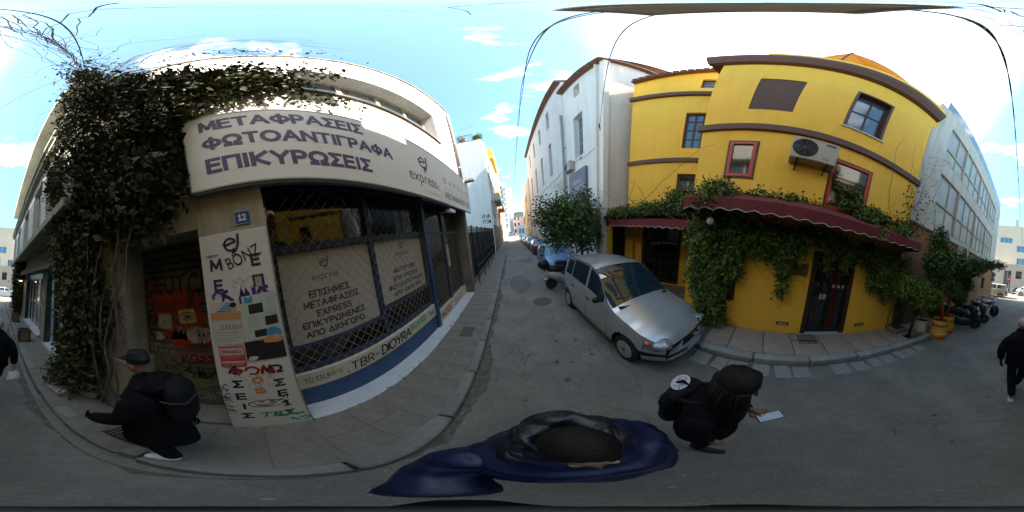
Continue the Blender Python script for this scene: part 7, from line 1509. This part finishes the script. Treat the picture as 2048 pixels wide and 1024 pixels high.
mb = MB().mt(mat('white bag print', (.45,.44,.52), .6)); mb.poly([q+uu*.075*math.cos(a*.3142)+vv*.06*math.sin(a*.3142)+nn*.012 for a in range(20)]); mb.mt(mat('violet print line', (.1,.08,.2), .6)); scrib(mb, q+nn*.014-uu*.05-vv*.03, uu, vv, .1, .06, 3, 71, .008, nn); mb.build('print', None, t)
t = thing('phone', 'smartphone with a pale lit screen held by the woman in black', 'phone', (.62,-.2,1.25))
q = Vector((.635,-.185,1.235)); uu = Vector((.55,-1,.0)).normalized(); nn = Vector((-.45,.0,1)).normalized(); vv = nn.cross(uu)
MB().obox(q, uu*.068, vv*.034, nn*.005).build('case', plastic_bk, t, bevel=.003); MB().obox(q+nn*.0055, uu*.061, vv*.029, nn*.0008).build('screen', mat('phone screen', (.15,.18,.24), .15, emit=.12, var=.05), t)
# person 5: photographer under the camera in a navy puffer jacket
t = thing('person', 'photographer in navy puffer jacket with black hood holding the camera pole', 'person', (.05,.22,0)); bx_, by_ = .06, .23
mb = MB().mt(jean_cloth); pts = [(bx_,by_,.95),(bx_-.09,by_,.88),(bx_-.10,by_-.03,.50),(bx_-.10,by_,.12),(bx_+.09,by_,.88),(bx_+.10,by_-.03,.50),(bx_+.10,by_+.05,.12),(bx_,by_,1.25),(bx_,by_-.02,1.40),(bx_,by_-.03,1.46)]
mb.add(*skinarr(pts, [(0,1),(1,2),(2,3),(0,4),(4,5),(5,6),(0,7),(7,8),(8,9)], [.13,.105,.08,.06,.105,.08,.06,.13,.06,.055], 2, 0)); head(mb, (bx_,by_-.06,1.53), (-.2,-1,-.3), skin_m); shoe(mb, (bx_-.10,by_,.07), (0,-1,0), plastic_bk); shoe(mb, (bx_+.10,by_+.04,.07), (0,-1,0), plastic_bk)
ph_ = Vector((-.115,-.185,1.18)); mb.mt(black_cloth); hand(mb, (-.145,-.12,1.12), (.35,-.9,.25), (-1,-.3,0), -1, 1.2); hand(mb, (bx_+.26,by_+.02,.80), (0,-.2,-1), (1,0,0), 1, .6); mb.build('body', None, t, smooth=True)
mb = MB().mt(navy_cloth); R_ = []
for i, z in enumerate(np.linspace(.78, 1.34, 15)): k_ = 1+.07*(i%2); R_.append((bx_+.01,by_+.02,z,(.285 if z < 1.25 else .285-.5*(z-1.25))*k_,(.225 if z < 1.25 else .225-.5*(z-1.25))*k_))
R_ += [(bx_,by_+.02,1.385,.17,.135),(bx_,by_,1.42,.12,.105)]; loft(mb, R_, 32, .01, 13)
mb.add(*skinarr([(bx_-.19,by_,1.31),(bx_-.33,by_-.06,1.14),(bx_-.30,by_-.22,1.10),(-.155,-.10,1.11)], [(0,1),(1,2),(2,3)], [.125,.115,.10,.065], 2, 0)); mb.v = crumple(mb.v, .016, 8, 3); mb.add(*skinarr([(bx_+.19,by_,1.31),(bx_+.29,by_+.05,1.08),(bx_+.26,by_+.03,.84)], [(0,1),(1,2)], [.10,.09,.06], 2, 0)); mb.build('jacket', None, t, smooth=True)
mb = MB().mt(mat('black hood lining', (.012,.013,.018), .4, bump=.4, bscale=18)); 
n0 = len(mb.v)
for k in range(4): mb.tube([(bx_+(.165-.018*k)*math.cos(a*.209), by_+.04+(.145-.016*k)*math.sin(a*.209), 1.36+.028*k+.02*math.sin(a*.209)) for a in range(31)], .034, 10)
mb.v[n0:] = crumple(mb.v[n0:], .03, 14, 2)
mb.build('hood', None, t, smooth=True)
mb = MB().mt(hair_dk); loft(mb, [(bx_,by_-.035,1.50,.088,.10),(bx_,by_-.04,1.57,.09,.108),(bx_,by_-.05,1.62,.078,.09),(bx_,by_-.05,1.652,.03,.035)], 22, .03, 4); mb.build('hair', None, t, smooth=True)
mb = MB().mt(plastic_bk); loft(mb, [(bx_,by_+.24,1.0,.13,.07),(bx_,by_+.25,1.2,.14,.09),(bx_,by_+.24,1.30,.11,.06)], 20, .01, 5); o = mb.build('shoulder_bag', None, t, smooth=True)
t = thing('camera_pole', 'thin black camera pole held by the photographer below the picture centre', 'pole', (-.1,-.17,1.2))
dn = B @ Vector((0,0,-1)); c0 = Vector((0,0,H)); MB().tube([c0+dn*.30, c0+dn*1.30], .011, 10).build('tube', plastic_bk, t, smooth=True); MB().tube([c0+dn*1.16, c0+dn*1.34], .017, 12).build('grip', rubber, t, smooth=True); MB().lathe([(.018,-.01),(.02,0),(.018,.01)], c0+dn*.7, 12).build('clamp', plastic_bk, t)

# ------------------------------------------------------------------ overhead wires and hanging street lamp
LP = Vector((.80,.94,8.0))
t = thing('street_lamp', 'grey box street lamp hung from wires straight over the middle of the street', 'street lamp', tuple(LP))
MB().prism([(.62,.60,8.0),(.98,.60,8.0),(.93,.60,8.14),(.67,.60,8.14)], (0,.66,0)).build('housing', mat('lamp housing underside', (.20,.18,.15), .5), t, bevel=.02); MB().box(.68,.92,.68,1.18,7.985,7.999).build('lens', mat('lamp lens', (.30,.28,.24), .3), t, bevel=.004)
MB().tube([(.8,.7,8.14),(.8,.93,8.32),(.8,1.16,8.14)], .012, 6).build('hanger', steel, t)
def cable(a, b, sag, r, label, n=40, twist=0, grp='overhead cables'):
    a, b = Vector(a), Vector(b); mb = MB(); P1 = []
    for s_ in ((0,) if not twist else (0, math.pi)):
        q = []
        for i in range(n+1):
            f = i/n; p = a.lerp(b, f)-Z*(4*sag*f*(1-f))
            if twist: p = p + Vector((math.cos(f*90+s_), 0, math.sin(f*90+s_)))*twist
            q.append(p)
        mb.tube(q, r, 5)
    o = mb.build('overhead_cable', cable_m, origin=tuple(a)); tag(o, label, 'cable', grp); return o
cable((.8,.93,8.32), (.95,60,10.5), 1.6, .0085, 'twisted black cable running from the hanging lamp down the long street', 120, .022)
cable((.8,.93,8.32), (XW-.1,6.0,7.6), .25, .008, 'thin black cable from the hanging lamp to the hook on the white building corner', 24)
cable((.8,.93,8.32), (.6,-30,9.2), .9, .010, 'black cable running from the hanging lamp towards the motorcycles', 90, .01)
cable((.8,.93,8.32), (-1.1,-1.9,9.1), .05, .009, 'thin wire from the hanging lamp into the top of the big ivy', 16)
cable((.7,-3.5,8.1), (-1.2,-1.6,10.2), .2, .005, 'thin wire crossing to the upper tendrils of the ivy', 16)
cable((XW-.1,-16,8.5), (-1.5,-11,8.4), .2, .008, 'thin wire crossing between the facades beyond the yellow house', 20); cable((3.6,-18,7.5), (-1.5,-24,7.8), .2, .008, 'thin wire across the junction below the sandy block', 20)
t = thing('wire_insulator', 'black insulator hook with drooping wire end at the corner of the white building', 'insulator', (XW-.1,6.0,7.4)); MB().tube([(XW-.1,6.0,7.6),(XW-.16,5.98,7.35),(XW-.10,5.95,7.0)], [.02,.03,.012], 6).build('hook', cable_m, t)
# people far away
for k, (x, y, M) in enumerate(((1.2,70,red_car),(1.6,71,black_cloth))):
    t = thing('person', ('distant pedestrian in dark red' if k == 0 else 'distant pedestrian in black') + ' at the bright end of the long street', 'person', (x,y,0)); mb = MB().mt(M)
    mb.add(*skinarr([(x,y,.95),(x-.09,y,.5),(x-.1,y,.06),(x+.09,y,.5),(x+.1,y+.1,.06),(x,y,1.35),(x,y,1.5),(x-.24,y,1.1),(x+.24,y,1.1)], [(0,1),(1,2),(0,3),(3,4),(0,5),(5,6),(5,7),(5,8)], [.13,.09,.06,.09,.06,.15,.06,.05,.05], 1, 0)); mb.mt(skin_m).ball((x,y,1.64), (.08,.09,.12)); mb.build('body', None, t, smooth=True)
